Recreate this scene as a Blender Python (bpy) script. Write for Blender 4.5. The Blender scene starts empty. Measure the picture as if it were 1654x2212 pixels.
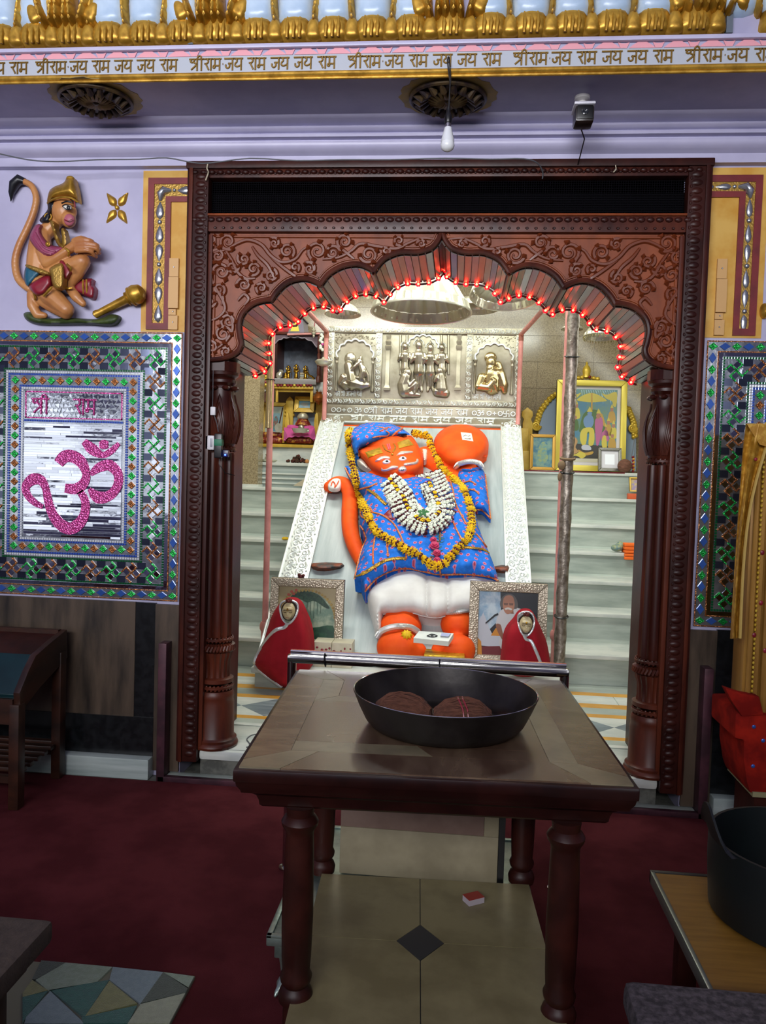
import bpy, bmesh, math, random
import numpy as np
from mathutils import Vector, Matrix
from mathutils.geometry import delaunay_2d_cdt
random.seed(7)
SC = bpy.context.scene
COL = SC.collection
PI = math.pi
V = Vector
# ---------------------------------------------------------------- camera
YAW, PITCH, ROLL, FPX = .0937, .0439, .0314, 1700.0
CAM = V((.1213, -3.6708, 1.5))
def cam_axes():
    cy, sy = math.cos(YAW), math.sin(YAW)
    fwd = V((-sy, cy, 0)); right = V((cy, sy, 0)); up = V((0, 0, 1))
    f2 = fwd*math.cos(PITCH) - up*math.sin(PITCH)
    u2 = up*math.cos(PITCH) + fwd*math.sin(PITCH)
    r3 = right*math.cos(ROLL) + u2*math.sin(ROLL)
    u3 = u2*math.cos(ROLL) - right*math.sin(ROLL)
    return r3, u3, f2
CR, CU, CF = cam_axes()
cd = bpy.data.cameras.new('camera'); cam = bpy.data.objects.new('camera', cd); COL.objects.link(cam)
cd.sensor_fit = 'HORIZONTAL'; cd.sensor_width = 36; cd.lens = FPX/1654*36; cd.clip_start = .05; cd.clip_end = 100
cam.matrix_world = Matrix(((CR.x, CU.x, -CF.x, CAM.x), (CR.y, CU.y, -CF.y, CAM.y), (CR.z, CU.z, -CF.z, CAM.z), (0, 0, 0, 1)))
SC.camera = cam
# ---------------------------------------------------------------- world, lights, exposure
w = bpy.data.worlds.new('world'); SC.world = w; w.use_nodes = True
w.node_tree.nodes['Background'].inputs[0].default_value = (.75, .82, 1, 1)
w.node_tree.nodes['Background'].inputs[1].default_value = .015
def area(name, loc, target, sx, sy, power, color):
    l = bpy.data.lights.new(name, 'AREA'); l.shape = 'RECTANGLE'; l.size = sx; l.size_y = sy; l.energy = power; l.color = color
    o = bpy.data.objects.new(name, l); COL.objects.link(o); o.location = loc
    o.rotation_euler = (V(target)-V(loc)).to_track_quat('-Z', 'Y').to_euler()
    return o
# high clerestory windows of the hall behind the camera
area('hall_daylight', (-1.2, -6.3, 2.95), (-.9, 0, 3.9), 4.2, 1.0, 122, (.96, .96, 1)).data.spread = math.radians(105)
area('hall_daylight', (2.4, -6.3, 2.9), (.6, 0, 2.2), 1.2, 1.2, 8, (.95, .95, 1))
area('unseen_hall_window', (-4.9, -5.3, 1.6), (0, -4.6, 1.7), 1.6, 1.5, 9, (.95, .97, 1)); area('unseen_hall_window', (3.9, -6.5, 1.35), (3.4, 0, 1.5), 1.6, 1.3, 6, (.95, .97, 1))  # unseen windows, with the next one, added to give the mosaic mirrors bright reflections
area('unseen_hall_window', (-4.0, -6.5, 1.55), (-3.0, 0, 1.5), 1.9, 1.3, 7, (.95, .97, 1))
# fluorescent tubes on the sanctum ceiling
area('sanctum_tube_and_fill', (-.1, .95, 3.55), (-.1, 2.4, .9), 2.6, .25, 60, (.93, 1, .95))
area('sanctum_tube_and_fill', (-.1, 2.4, 3.62), (-.1, 2.7, 0), 2.4, .25, 30, (.95, 1, .94))
area('sanctum_tube_and_fill', (1.95, 2.2, 2.9), (.2, 2.6, .9), .2, 1.8, 14, (.95, 1, .95)); area('sanctum_tube_and_fill', (-1.2, 2.6, 3.4), (-1.6, 4.4, 1.9), 1.2, .2, 16, (1, 1, .95))  # the second is an unseen fill added to brighten the left shrine
SC.view_settings.view_transform = 'Standard'; SC.view_settings.look = 'None'
SC.view_settings.gamma = 1; SC.view_settings.exposure = .25; SC.view_settings.use_curve_mapping = False
# ---------------------------------------------------------------- measuring: photo pixel -> point on a real plane
def ray(u, v):
    return CR*((u-827)/FPX) - CU*((v-1106)/FPX) + CF
def P(u, v, Y=0.0):
    d = ray(u, v); return CAM + d*((Y-CAM.y)/d.y)
def PZ(u, v, Z):
    d = ray(u, v); return CAM + d*((Z-CAM.z)/d.z)
SN = V((0, -.8, 1)).normalized(); SO = V((0, 1.4, .4)); ST = V((0, 1, .8)).normalized()
def S(u, v, h=0.0):
    d = ray(u, v); o = SO + SN*h
    return CAM + d*((o-CAM).dot(SN)/d.dot(SN))
# ---------------------------------------------------------------- mesh builder
class MB:
    def __init__(s): s.v = []; s.f = []
    def add(s, vs, fs):
        b = len(s.v); s.v += [V(p) for p in vs]; s.f += [tuple(i+b for i in f) for f in fs]; return s
    def box(s, x0, x1, y0, y1, z0, z1, M=None):
        vs = [V((x, y, z)) for z in (z0, z1) for y in (y0, y1) for x in (x0, x1)]
        if M: vs = [M @ p for p in vs]
        return s.add(vs, [(0, 2, 3, 1), (4, 5, 7, 6), (0, 1, 5, 4), (2, 6, 7, 3), (0, 4, 6, 2), (1, 3, 7, 5)])
    def hexa(s, b, t):
        n = len(b)
        return s.add(list(b)+list(t), [tuple(range(n))[::-1], tuple(range(n, 2*n))] + [(i, (i+1) % n, (i+1) % n+n, i+n) for i in range(n)])
    def prism(s, pts, d):
        pts = [V(p) for p in pts]; d = V(d); return s.hexa(pts, [p+d for p in pts])
    def tube(s, pts, r, n=8, closed=False, caps=True, flat=1.0, nrm=None):
        pts = [V(p) for p in pts]; m = len(pts); rs = r if isinstance(r, (list, tuple)) else [r]*m
        vs = []; prev = None
        for i, p in enumerate(pts):
            a = pts[(i-1) % m] if (closed or i > 0) else pts[i]; b = pts[(i+1) % m] if (closed or i < m-1) else pts[i]
            t = (b-a); t = t.normalized() if t.length > 1e-9 else V((0, 0, 1))
            if nrm is not None: e = V(nrm) - t*V(nrm).dot(t)
            elif prev is not None: e = prev - t*prev.dot(t)
            else: e = (V((0, 0, 1)) if abs(t.z) < .9 else V((1, 0, 0))); e = e - t*e.dot(t)
            if e.length < 1e-6: e = t.orthogonal()
            e.normalize(); prev = e; g = t.cross(e)
            for k in range(n):
                an = 2*PI*k/n; vs.append(p + (e*math.cos(an)*flat + g*math.sin(an))*rs[i])
        fs = []
        for i in range(m if closed else m-1):
            j = (i+1) % m
            for k in range(n):
                l = (k+1) % n; fs.append((i*n+k, i*n+l, j*n+l, j*n+k))
        if caps and not closed:
            fs.append(tuple(range(n))[::-1]); fs.append(tuple((m-1)*n+k for k in range(n)))
        return s.add(vs, fs)
    def capsule(s, p0, p1, r0, r1, n=12):
        p0, p1 = V(p0), V(p1); d = p1-p0; L = d.length
        if L < 1e-6: return s.ball(p0, max(r0, r1))
        t = d/L; pts = []; rs = []
        for a in (-1, -.92, -.7, -.38, 0): pts.append(p0+t*r0*a); rs.append(r0*math.sqrt(max(0.0004, 1-a*a)))
        for a in (0, .38, .7, .92, 1): pts.append(p1+t*r1*a); rs.append(r1*math.sqrt(max(0.0004, 1-a*a)))
        return s.tube(pts, rs, n)
    def limb(s, pts, rs, n=12):
        for i in range(len(pts)-1): s.capsule(pts[i], pts[i+1], rs[i], rs[i+1], n)
        return s
    def ball(s, c, r, n=12, m=8, M=None):
        r = r if isinstance(r, (tuple, list)) else (r, r, r); c = V(c); vs = []; fs = []
        def T(p): return c + (M @ p if M else p)
        vs.append(T(V((0, 0, -r[2]))))
        for i in range(1, m):
            ph = PI*i/m - PI/2
            for k in range(n):
                an = 2*PI*k/n; vs.append(T(V((r[0]*math.cos(ph)*math.cos(an), r[1]*math.cos(ph)*math.sin(an), r[2]*math.sin(ph)))))
        vs.append(T(V((0, 0, r[2])))); top = len(vs)-1
        for k in range(n):
            l = (k+1) % n; fs.append((0, 1+l, 1+k)); fs.append((top, 1+(m-2)*n+k, 1+(m-2)*n+l))
            for i in range(m-2): fs.append((1+i*n+k, 1+i*n+l, 1+(i+1)*n+l, 1+(i+1)*n+k))
        return s.add(vs, fs)
    def lathe(s, prof, n=24, c=(0, 0, 0), M=None, mod=None, closed=False):
        c = V(c); vs = []; fs = []; m = len(prof)
        for i, (r, z) in enumerate(prof):
            for k in range(n):
                an = 2*PI*k/n; rr = r*(mod(an, z) if mod else 1)
                p = V((rr*math.cos(an), rr*math.sin(an), z)); vs.append(c + (M @ p if M else p))
        for i in range(m if closed else m-1):
            j = (i+1) % m
            for k in range(n):
                l = (k+1) % n; fs.append((i*n+k, i*n+l, j*n+l, j*n+k))
        if not closed:
            if prof[0][0] > 1e-5: fs.append(tuple(range(n))[::-1])
            if prof[-1][0] > 1e-5: fs.append(tuple((m-1)*n+k for k in range(n)))
        return s.add(vs, fs)
    def grid(s, fn, nu, nv, wrap=False):
        vs = [fn(i/(nu-1), j/(nv-1)) for j in range(nv) for i in range(nu)]
        fs = [(j*nu+i, j*nu+i+1, (j+1)*nu+i+1, (j+1)*nu+i) for j in range(nv-1) for i in range(nu-1)]
        return s.add(vs, fs)
    def sheet(s, fn, nu, nv, off):
        """closed thin sheet: fn surface plus its copy moved by off"""
        b = len(s.v); off = V(off); s.grid(fn, nu, nv); s.grid(lambda a, c: V(fn(a, c))+off, nu, nv)
        n = nu*nv; ring = [i for i in range(nu)] + [j*nu+nu-1 for j in range(1, nv)] + [(nv-1)*nu+i for i in range(nu-2, -1, -1)] + [j*nu for j in range(nv-2, 0, -1)]
        for a, c in zip(ring, ring[1:]+ring[:1]): s.f.append((b+c, b+a, b+n+a, b+n+c))
        return s
    def moved(s, M):
        o = MB(); o.v = [M @ p for p in s.v]; o.f = list(s.f); return o
    def join(s, o): return s.add(o.v, o.f)
def inv_parent(o, parent):
    o.parent = parent
    if parent is not None and parent.type == 'EMPTY':
        o.matrix_parent_inverse = Matrix.LocRotScale(parent.location, parent.rotation_euler, None).inverted()
def add(name, mb, m, parent=None, smooth=35, bevel=0, kind=None, label=None):
    me = bpy.data.meshes.new(name); me.from_pydata([tuple(p) for p in mb.v], [], mb.f); me.update()
    bm = bmesh.new(); bm.from_mesh(me); bmesh.ops.recalc_face_normals(bm, faces=bm.faces)
    if bevel: bmesh.ops.bevel(bm, geom=[e for e in bm.edges if len(e.link_faces) == 2 and e.calc_face_angle(0) > .5], offset=bevel, segments=2, profile=.6, affect='EDGES', clamp_overlap=True)
    bm.to_mesh(me); bm.free()
    if smooth: me.shade_smooth(); me.set_sharp_from_angle(angle=math.radians(smooth))
    if m: me.materials.append(m)
    o = bpy.data.objects.new(name, me); COL.objects.link(o); inv_parent(o, parent)
    if kind: o['kind'] = kind
    if label: o['label'] = label
    return o
def place(name, mesh, parent, M, kind=None):
    """another object of the same mesh (a repeated piece)"""
    o = bpy.data.objects.new(name, mesh); COL.objects.link(o); inv_parent(o, parent); o.matrix_basis = M; return o
def mesh_of(name, mb, m, smooth=35, bevel=0):
    o = add(name, mb, m, None, smooth, bevel); me = o.data; bpy.data.objects.remove(o); return me
def thing(name, label, cat, loc=(0, 0, 0), group=None, rotz=0):
    o = bpy.data.objects.new(name, None); COL.objects.link(o); o.location = loc; o.rotation_euler = (0, 0, rotz); o.empty_display_size = .1
    o['label'] = label; o['category'] = cat
    if group: o['group'] = group
    return o
def tag(o, label, cat, group=None):
    o['label'] = label; o['category'] = cat
    if group: o['group'] = group
    return o
def struct(name, mb, m, parent=None, **k):
    o = add(name, mb, m, parent, **k)
    if parent is None: o['kind'] = 'structure'
    return o
def dup(root, M, label=None):
    """copy of a thing, its parts and sub-parts, moved by world matrix M"""
    r = root.copy(); COL.objects.link(r)
    l, q, sc = (M @ Matrix.LocRotScale(root.location, root.rotation_euler, root.scale)).decompose()
    r.location = l; r.rotation_euler = q.to_euler(); r.scale = sc
    if label: r['label'] = label
    for ch in list(root.children):
        c = ch.copy(); COL.objects.link(c); c.parent = r; c.matrix_parent_inverse = ch.matrix_parent_inverse.copy()
        for g in list(ch.children):
            d = g.copy(); COL.objects.link(d); d.parent = c; d.matrix_parent_inverse = g.matrix_parent_inverse.copy()
    return r
DG = None
def organic(mb, vox, sm=4):
    """one continuous skin over overlapping closed pieces"""
    me = bpy.data.meshes.new('tmp'); me.from_pydata([tuple(p) for p in mb.v], [], mb.f); me.update()
    bm = bmesh.new(); bm.from_mesh(me); bmesh.ops.recalc_face_normals(bm, faces=bm.faces); bm.to_mesh(me); bm.free()
    o = bpy.data.objects.new('tmp', me); COL.objects.link(o)
    r = o.modifiers.new('r', 'REMESH'); r.mode = 'VOXEL'; r.voxel_size = vox
    if sm: q = o.modifiers.new('s', 'SMOOTH'); q.factor = .5; q.iterations = sm
    ev = o.evaluated_get(bpy.context.evaluated_depsgraph_get()); m2 = ev.to_mesh()
    out = MB(); out.v = [p.co.copy() for p in m2.vertices]; out.f = [tuple(p.vertices) for p in m2.polygons]
    ev.to_mesh_clear(); bpy.data.objects.remove(o); bpy.data.meshes.remove(me)
    par = list(range(len(out.v)))                      # drop stray islands and inner cavities
    def root(i):
        while par[i] != i: par[i] = par[par[i]]; i = par[i]
        return i
    for f in out.f:
        a = root(f[0])
        for i in f[1:]: par[root(i)] = a
    cnt = {}
    for i in range(len(par)): r = root(i); cnt[r] = cnt.get(r, 0)+1
    big = max(cnt.values(), default=0); keep = {r for r, c in cnt.items() if c > big*.3}
    idx = {}; res = MB()
    for i, p in enumerate(out.v):
        if root(i) in keep: idx[i] = len(res.v); res.v.append(p)
    res.f = [tuple(idx[i] for i in f) for f in out.f if f[0] in idx]
    return res
# ---------------------------------------------------------------- puffed relief from an outline measured on the photo
def dist_poly(p, A, B):
    d = B-A; t = np.clip(((p-A)*d).sum(1)/np.maximum((d*d).sum(1), 1e-9), 0, 1); q = A+d*t[:, None]
    return np.sqrt(((q-p)**2).sum(1).min())
def inside(p, A, B):
    x, y = p; c = ((A[:, 1] > y) != (B[:, 1] > y)) & (x < (B[:, 0]-A[:, 0])*(y-A[:, 1])/(B[:, 1]-A[:, 1]+1e-12)+A[:, 0]); return c.sum() % 2 == 1
def smooth_poly(pts, k=3, closed=True):
    pts = [np.array(p, float) for p in pts]; n = len(pts); out = []
    for i in range(n if closed else n-1):
        p0, p1, p2, p3 = (pts[(i-1) % n], pts[i], pts[(i+1) % n], pts[(i+2) % n]) if closed else (pts[max(i-1, 0)], pts[i], pts[i+1], pts[min(i+2, n-1)])
        for j in range(k):
            t = j/k; out.append(.5*((2*p1)+(-p0+p2)*t+(2*p0-5*p1+4*p2-p3)*t*t+(-p0+3*p1-3*p2+p3)*t**3))
    if not closed: out.append(pts[-1])
    return [tuple(p) for p in out]
class Puff:
    def __init__(s, outline, pl, H, wd, h0=0.0, step=6, k=3, nrm=(0, -1, 0), skirt=None, fold=None):
        o = smooth_poly(outline, k) if k > 1 else [tuple(map(float, p)) for p in outline]
        s.A = np.array(o); s.B = np.roll(s.A, -1, 0); s.H = H; s.w = wd; s.h0 = h0; s.pl = pl; s.fold = fold
        x0, y0 = s.A.min(0); x1, y1 = s.A.max(0); pts = list(map(tuple, s.A)); n = len(pts); r = 0; y = y0+step*.5
        while y < y1:
            x = x0+(step*.5 if r % 2 else 0)
            while x < x1:
                p = np.array((x, y))
                if inside(p, s.A, s.B) and dist_poly(p, s.A, s.B) > step*.45: pts.append((x, y))
                x += step
            y += step*.866; r += 1
        res = delaunay_2d_cdt([V(p) for p in pts], [(i, (i+1) % n) for i in range(n)], [], 1, 1e-5)
        vs, fs = res[0], res[2]; s.P2 = [(p.x, p.y) for p in vs]; s.mb = MB(); tops = [pl(p.x, p.y, s.h((p.x, p.y))) for p in vs]; s.mb.add(tops, fs)
        sk = h0+.004 if skirt is None else skirt; nr = V(nrm).normalized(); b = len(s.mb.v)
        s.mb.v += [pl(p[0], p[1], s.h(p))-nr*sk for p in o]
        om = res[3]; new = {}
        for i, l in enumerate(om):
            for q in l:
                if q < n: new[q] = i
        for i in range(n):
            j = (i+1) % n
            if i in new and j in new: s.mb.f.append((new[i], new[j], b+j, b+i))
    def h(s, p):
        p = np.array(p[:2], float); d = dist_poly(p, s.A, s.B)
        if not inside(p, s.A, s.B): d = 0
        t = min(d/s.w, 1); e = s.h0+s.H*math.sqrt(max(0, 1-(1-t)**2))
        return e + (s.fold(p)*min(1, d/3) if s.fold else 0)
# ---------------------------------------------------------------- materials
def lin(h):
    if isinstance(h, str): h = tuple(int(h[i:i+2], 16)/255 for i in (1, 3, 5))
    return tuple((c/12.92 if c <= .04045 else ((c+.055)/1.055)**2.4) for c in h)+(1,)
MATS = {}
def mat(name, col, rough=.5, metal=0, col2=None, nscale=8, nmix=(.4, .6), stretch=(1, 1, 1), bump=0, bscale=60, btype='noise', spec=.5, emit=None, estr=0, vary=0, coat=0, trans=0, detail=4, sheen=0):
    m = bpy.data.materials.new(name); m.use_nodes = True; nt = m.node_tree; b = nt.nodes['Principled BSDF']; N = nt.nodes.new; L = nt.links.new
    b.inputs['Roughness'].default_value = rough; b.inputs['Metallic'].default_value = metal; b.inputs['Specular IOR Level'].default_value = spec
    b.inputs['Base Color'].default_value = lin(col)
    if coat: b.inputs['Coat Weight'].default_value = coat; b.inputs['Coat Roughness'].default_value = .15
    if trans: b.inputs['Transmission Weight'].default_value = trans
    if sheen: b.inputs['Sheen Weight'].default_value = sheen
    if emit: b.inputs['Emission Color'].default_value = lin(emit); b.inputs['Emission Strength'].default_value = estr
    src = None; tc = N('ShaderNodeTexCoord')
    mp = N('ShaderNodeMapping'); mp.inputs['Scale'].default_value = stretch; L(tc.outputs['Object'], mp.inputs[0])
    if vary:
        oi = N('ShaderNodeObjectInfo'); vm = N('ShaderNodeVectorMath'); vm.operation = 'MULTIPLY_ADD'
        L(oi.outputs['Random'], vm.inputs[0]); vm.inputs[1].default_value = (17, 23, 31); L(mp.outputs[0], vm.inputs[2]); vec = vm.outputs[0]
    else: vec = mp.outputs[0]
    if col2:
        n = N('ShaderNodeTexNoise'); n.inputs['Scale'].default_value = nscale; n.inputs['Detail'].default_value = detail; n.inputs['Roughness'].default_value = .6; L(vec, n.inputs['Vector'])
        r = N('ShaderNodeValToRGB'); r.color_ramp.elements[0].position = nmix[0]; r.color_ramp.elements[1].position = nmix[1]
        r.color_ramp.elements[0].color = lin(col); r.color_ramp.elements[1].color = lin(col2); L(n.outputs['Fac'], r.inputs[0]); src = r.outputs[0]
    if vary:
        hs = N('ShaderNodeHueSaturation'); mr = N('ShaderNodeMapRange'); mr.inputs[3].default_value = 1-vary; mr.inputs[4].default_value = 1+vary
        L(oi.outputs['Random'], mr.inputs[0]); L(mr.outputs[0], hs.inputs['Value'])
        if src: L(src, hs.inputs['Color'])
        else: hs.inputs['Color'].default_value = lin(col)
        src = hs.outputs[0]
    if src: L(src, b.inputs['Base Color'])
    if bump:
        if btype == 'noise': t = N('ShaderNodeTexNoise'); t.inputs['Detail'].default_value = 3; out = t.outputs['Fac']
        elif btype == 'wave': t = N('ShaderNodeTexWave'); t.inputs['Distortion'].default_value = 4; out = t.outputs['Fac']
        else: t = N('ShaderNodeTexVoronoi'); out = t.outputs['Distance']
        t.inputs['Scale'].default_value = bscale; L(vec, t.inputs['Vector'])
        bp = N('ShaderNodeBump'); bp.inputs['Strength'].default_value = min(1, bump); bp.inputs['Distance'].default_value = .004; L(out, bp.inputs['Height']); L(bp.outputs[0], b.inputs['Normal'])
    m['nm'] = name; MATS[name] = m; return m
# ---------------------------------------------------------------- palette
W_LAV = mat('lavender_paint', '#b9b6d2', .38, col2='#aeabc8', nscale=3, bump=.15, bscale=25)
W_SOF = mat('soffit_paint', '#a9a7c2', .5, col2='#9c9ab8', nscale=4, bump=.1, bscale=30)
GOLD = mat('gold_paint', '#c89c3c', .38, .6, col2='#9c7424', nscale=14, bump=.3, bscale=40)
GOLDL = mat('bright_gold', '#e0c04a', .35, .35, col2='#c9a52f', nscale=10)
YEL = mat('yellow_wood', '#d9b64a', .4, .1, col2='#caa234', nscale=12)
PWHITE = mat('pale_blue_plaster', '#b9cde0', .3, col2='#a3bad2', nscale=5, bump=.1)
PINK = mat('pink_paint', '#dd9aa4', .5)
MAR = mat('white_marble', '#d9dcd2', .22, col2='#bfc6bf', nscale=3, stretch=(1, 2, 3), detail=8)
MARG = mat('grey_green_marble', '#b4bdb2', .3, col2='#8d988f', nscale=3.5, stretch=(.7, 1, 4), detail=9, nmix=(.35, .7))
MARS = mat('striped_marble', '#b4bfba', .3, col2='#8c9a96', nscale=3, stretch=(.5, 1, 9), detail=8, nmix=(.38, .72)); MARV = mat('veined_slab_marble', '#b0bab8', .35, col2='#8f9c9c', nscale=3, stretch=(6, .6, .6), detail=8, nmix=(.38, .75))
MARD = mat('grey_marble_tile', '#6f7c82', .25, col2='#8d999c', nscale=4, stretch=(1, 6, 1), detail=8)
MARY = mat('yellow_marble', '#d8a040', .3, col2='#c88f33', nscale=8)
GRAN = mat('beige_granite', '#a99a78', .16, col2='#6c5d44', nscale=110, nmix=(.35, .75), detail=2, vary=.06)
STAIN = mat('stained_marble_cladding', '#55473a', .4, col2='#1f1a16', nscale=3.4, stretch=(2.6, 1, .45), detail=6, nmix=(.42, .68))
BLKG = mat('black_granite_and_shade', '#101214', .25, col2='#1b1d1f', nscale=30)
DKST = mat('grey_threshold_stone', '#6e6f66', .6, col2='#4c4d47', nscale=14)
WOOD = mat('mahogany', '#5c2a1a', .38, col2='#33120c', nscale=5, stretch=(1, 1, .25), detail=6, bump=.12, bscale=30, spec=.35)
WOODR = mat('carved_red_wood', '#8c441f', .42, col2='#6f3216', nscale=6, stretch=(1, 1, .5), detail=6, bump=.12, bscale=30, spec=.35)
WOODD = mat('dark_mahogany', '#3a1812', .4, col2='#2a100c', nscale=8, bump=.1, spec=.3)
PLANK = mat('soffit_plank', '#4a352a', .3, col2='#33241c', nscale=6, vary=.3, coat=.25)
MESHK = mat('black_fabric_mesh', '#0a090d', .8, spec=.05)
CARP = mat('red_carpet', '#562226', .98, col2='#48191d', nscale=4, bump=.6, bscale=500, spec=.1)
SILV = mat('bright_silver', '#e6ebe6', .42, .55, bump=.2, bscale=60)
SILO = mat('old_silver', '#aaa592', .36, .8, col2='#98917c', nscale=5, bump=.15, bscale=50)
SILD = mat('silver_relief', '#b0a995', .38, .6, col2='#938c78', nscale=6)
STEEL = mat('stainless_steel', '#c9c8c6', .14, 1)
PIPE = mat('pink_pipe', '#d38f86', .4, col2='#c07c74', nscale=9)
ORA = mat('orange_sindoor', '#f55d1a', .6, col2='#ee5216', nscale=9, bump=.1, bscale=30, spec=.2)
# ---------------------------------------------------------------- hall shell
def box(name, x0, x1, y0, y1, z0, z1, m, parent=None, bevel=0, **k): return add(name, MB().box(x0, x1, y0, y1, z0, z1), m, parent, smooth=0 if not bevel else 35, bevel=bevel, **k)
def sbox(name, *a, **k): o = box(name, *a, **k); o['kind'] = 'structure'; return o
sbox('floor', -5, 5, -6.6, .5, -.1, 0, DKST)
for nm, x0, x1 in (('wall_left', -5, -1.19), ('wall_right', 1.19, 5)): sbox(nm, x0, x1, .03, .5, 0, 4.8, W_LAV)
sbox('wall_front', -1.19, 1.19, .03, .5, 2.82, 4.8, W_LAV)
sbox('wall_rear', -5, 5, -6.7, -6.6, 0, 4.8, W_LAV); sbox('wall_west', -5.1, -5, -6.6, .5, 0, 4.8, W_LAV); sbox('wall_east', 5, 5.1, -6.6, .5, 0, 4.8, W_LAV)
sbox('ceiling', -5, 5, -6.6, .03, 4.8, 4.9, W_LAV)
# frieze beam, soffit and mouldings
ZS, YB = 3.105, -.462
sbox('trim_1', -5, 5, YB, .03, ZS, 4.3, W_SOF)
prof = [(.03, 2.935), (-.012, 2.935), (-.014, 2.975), (-.035, 2.985), (-.05, 2.995), (-.06, 3.01), (-.058, 3.026), (-.04, 3.03), (-.042, 3.036), (-.07, 3.04), (-.074, 3.05), (-.07, 3.056), (-.05, 3.058), (-.052, 3.064), (-.085, 3.07), (-.09, 3.078), (-.086, 3.083), (-.06, 3.085), (-.062, 3.09), (-.12, 3.098), (-.142, 3.104), (-.15, 3.12), (.03, 3.12)]
pc = []
for y, z in prof: pc.append((y, 2.935+(z-2.935)*.985))
struct('trim_2', MB().prism([(-5, y, z) for y, z in pc], (10, 0, 0)), W_LAV, smooth=50)
BX = 2.6
fr = thing('text_frieze', 'lavender beam frieze with raised gold Devanagari lettering, pink leaves and gold rail', 'frieze', (0, YB, ZS))
def fv(v): return P(827, v, YB).z
z_gold, z_t0, z_t1, z_p1, z_l = ZS+.008, ZS+.03, ZS+.082, ZS+.112, fv(92)
mb = MB(); mb.tube([(-BX, YB-.012, z_gold), (BX, YB-.012, z_gold)], .012, 10); mb.tube([(-BX, YB-.01, z_gold-.014), (BX, YB-.01, z_gold-.014)], .007, 8)
add('gold_rail', mb, GOLD, fr)
add('text_band', MB().box(-BX, BX, YB-.006, YB+.002, z_t0-.012, z_t1+.006), mat('grey_band', '#aab0ba', .5), fr, smooth=0)
add('ledge', MB().box(-BX, BX, YB-.022, YB, z_p1, z_l-.003), W_LAV, fr, bevel=.006)
# pink leaves
pk1 = mesh_of('pink_leaf', MB().prism([(-.05, 0, 0), (.05, 0, 0), (.035, 0, .012), (.018, 0, .022), (0, 0, .026), (-.018, 0, .022), (-.035, 0, .012)], (0, -.005, 0)), PINK, 0)
pk2 = mesh_of('pink_leaf', MB().prism([(-.012, 0, 0), (.012, 0, 0), (.022, 0, .022), (.008, 0, .018), (-.008, 0, .018), (-.022, 0, .022)], (0, -.005, 0)), PINK, 0)
x = -2.0; i = 0
while x < 1.45:
    place('pink_leaf', pk1 if i % 2 == 0 else pk2, fr, Matrix.Translation((x, YB, z_t1+.008))); x += .062 if i % 2 == 0 else .07; i += 1
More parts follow.
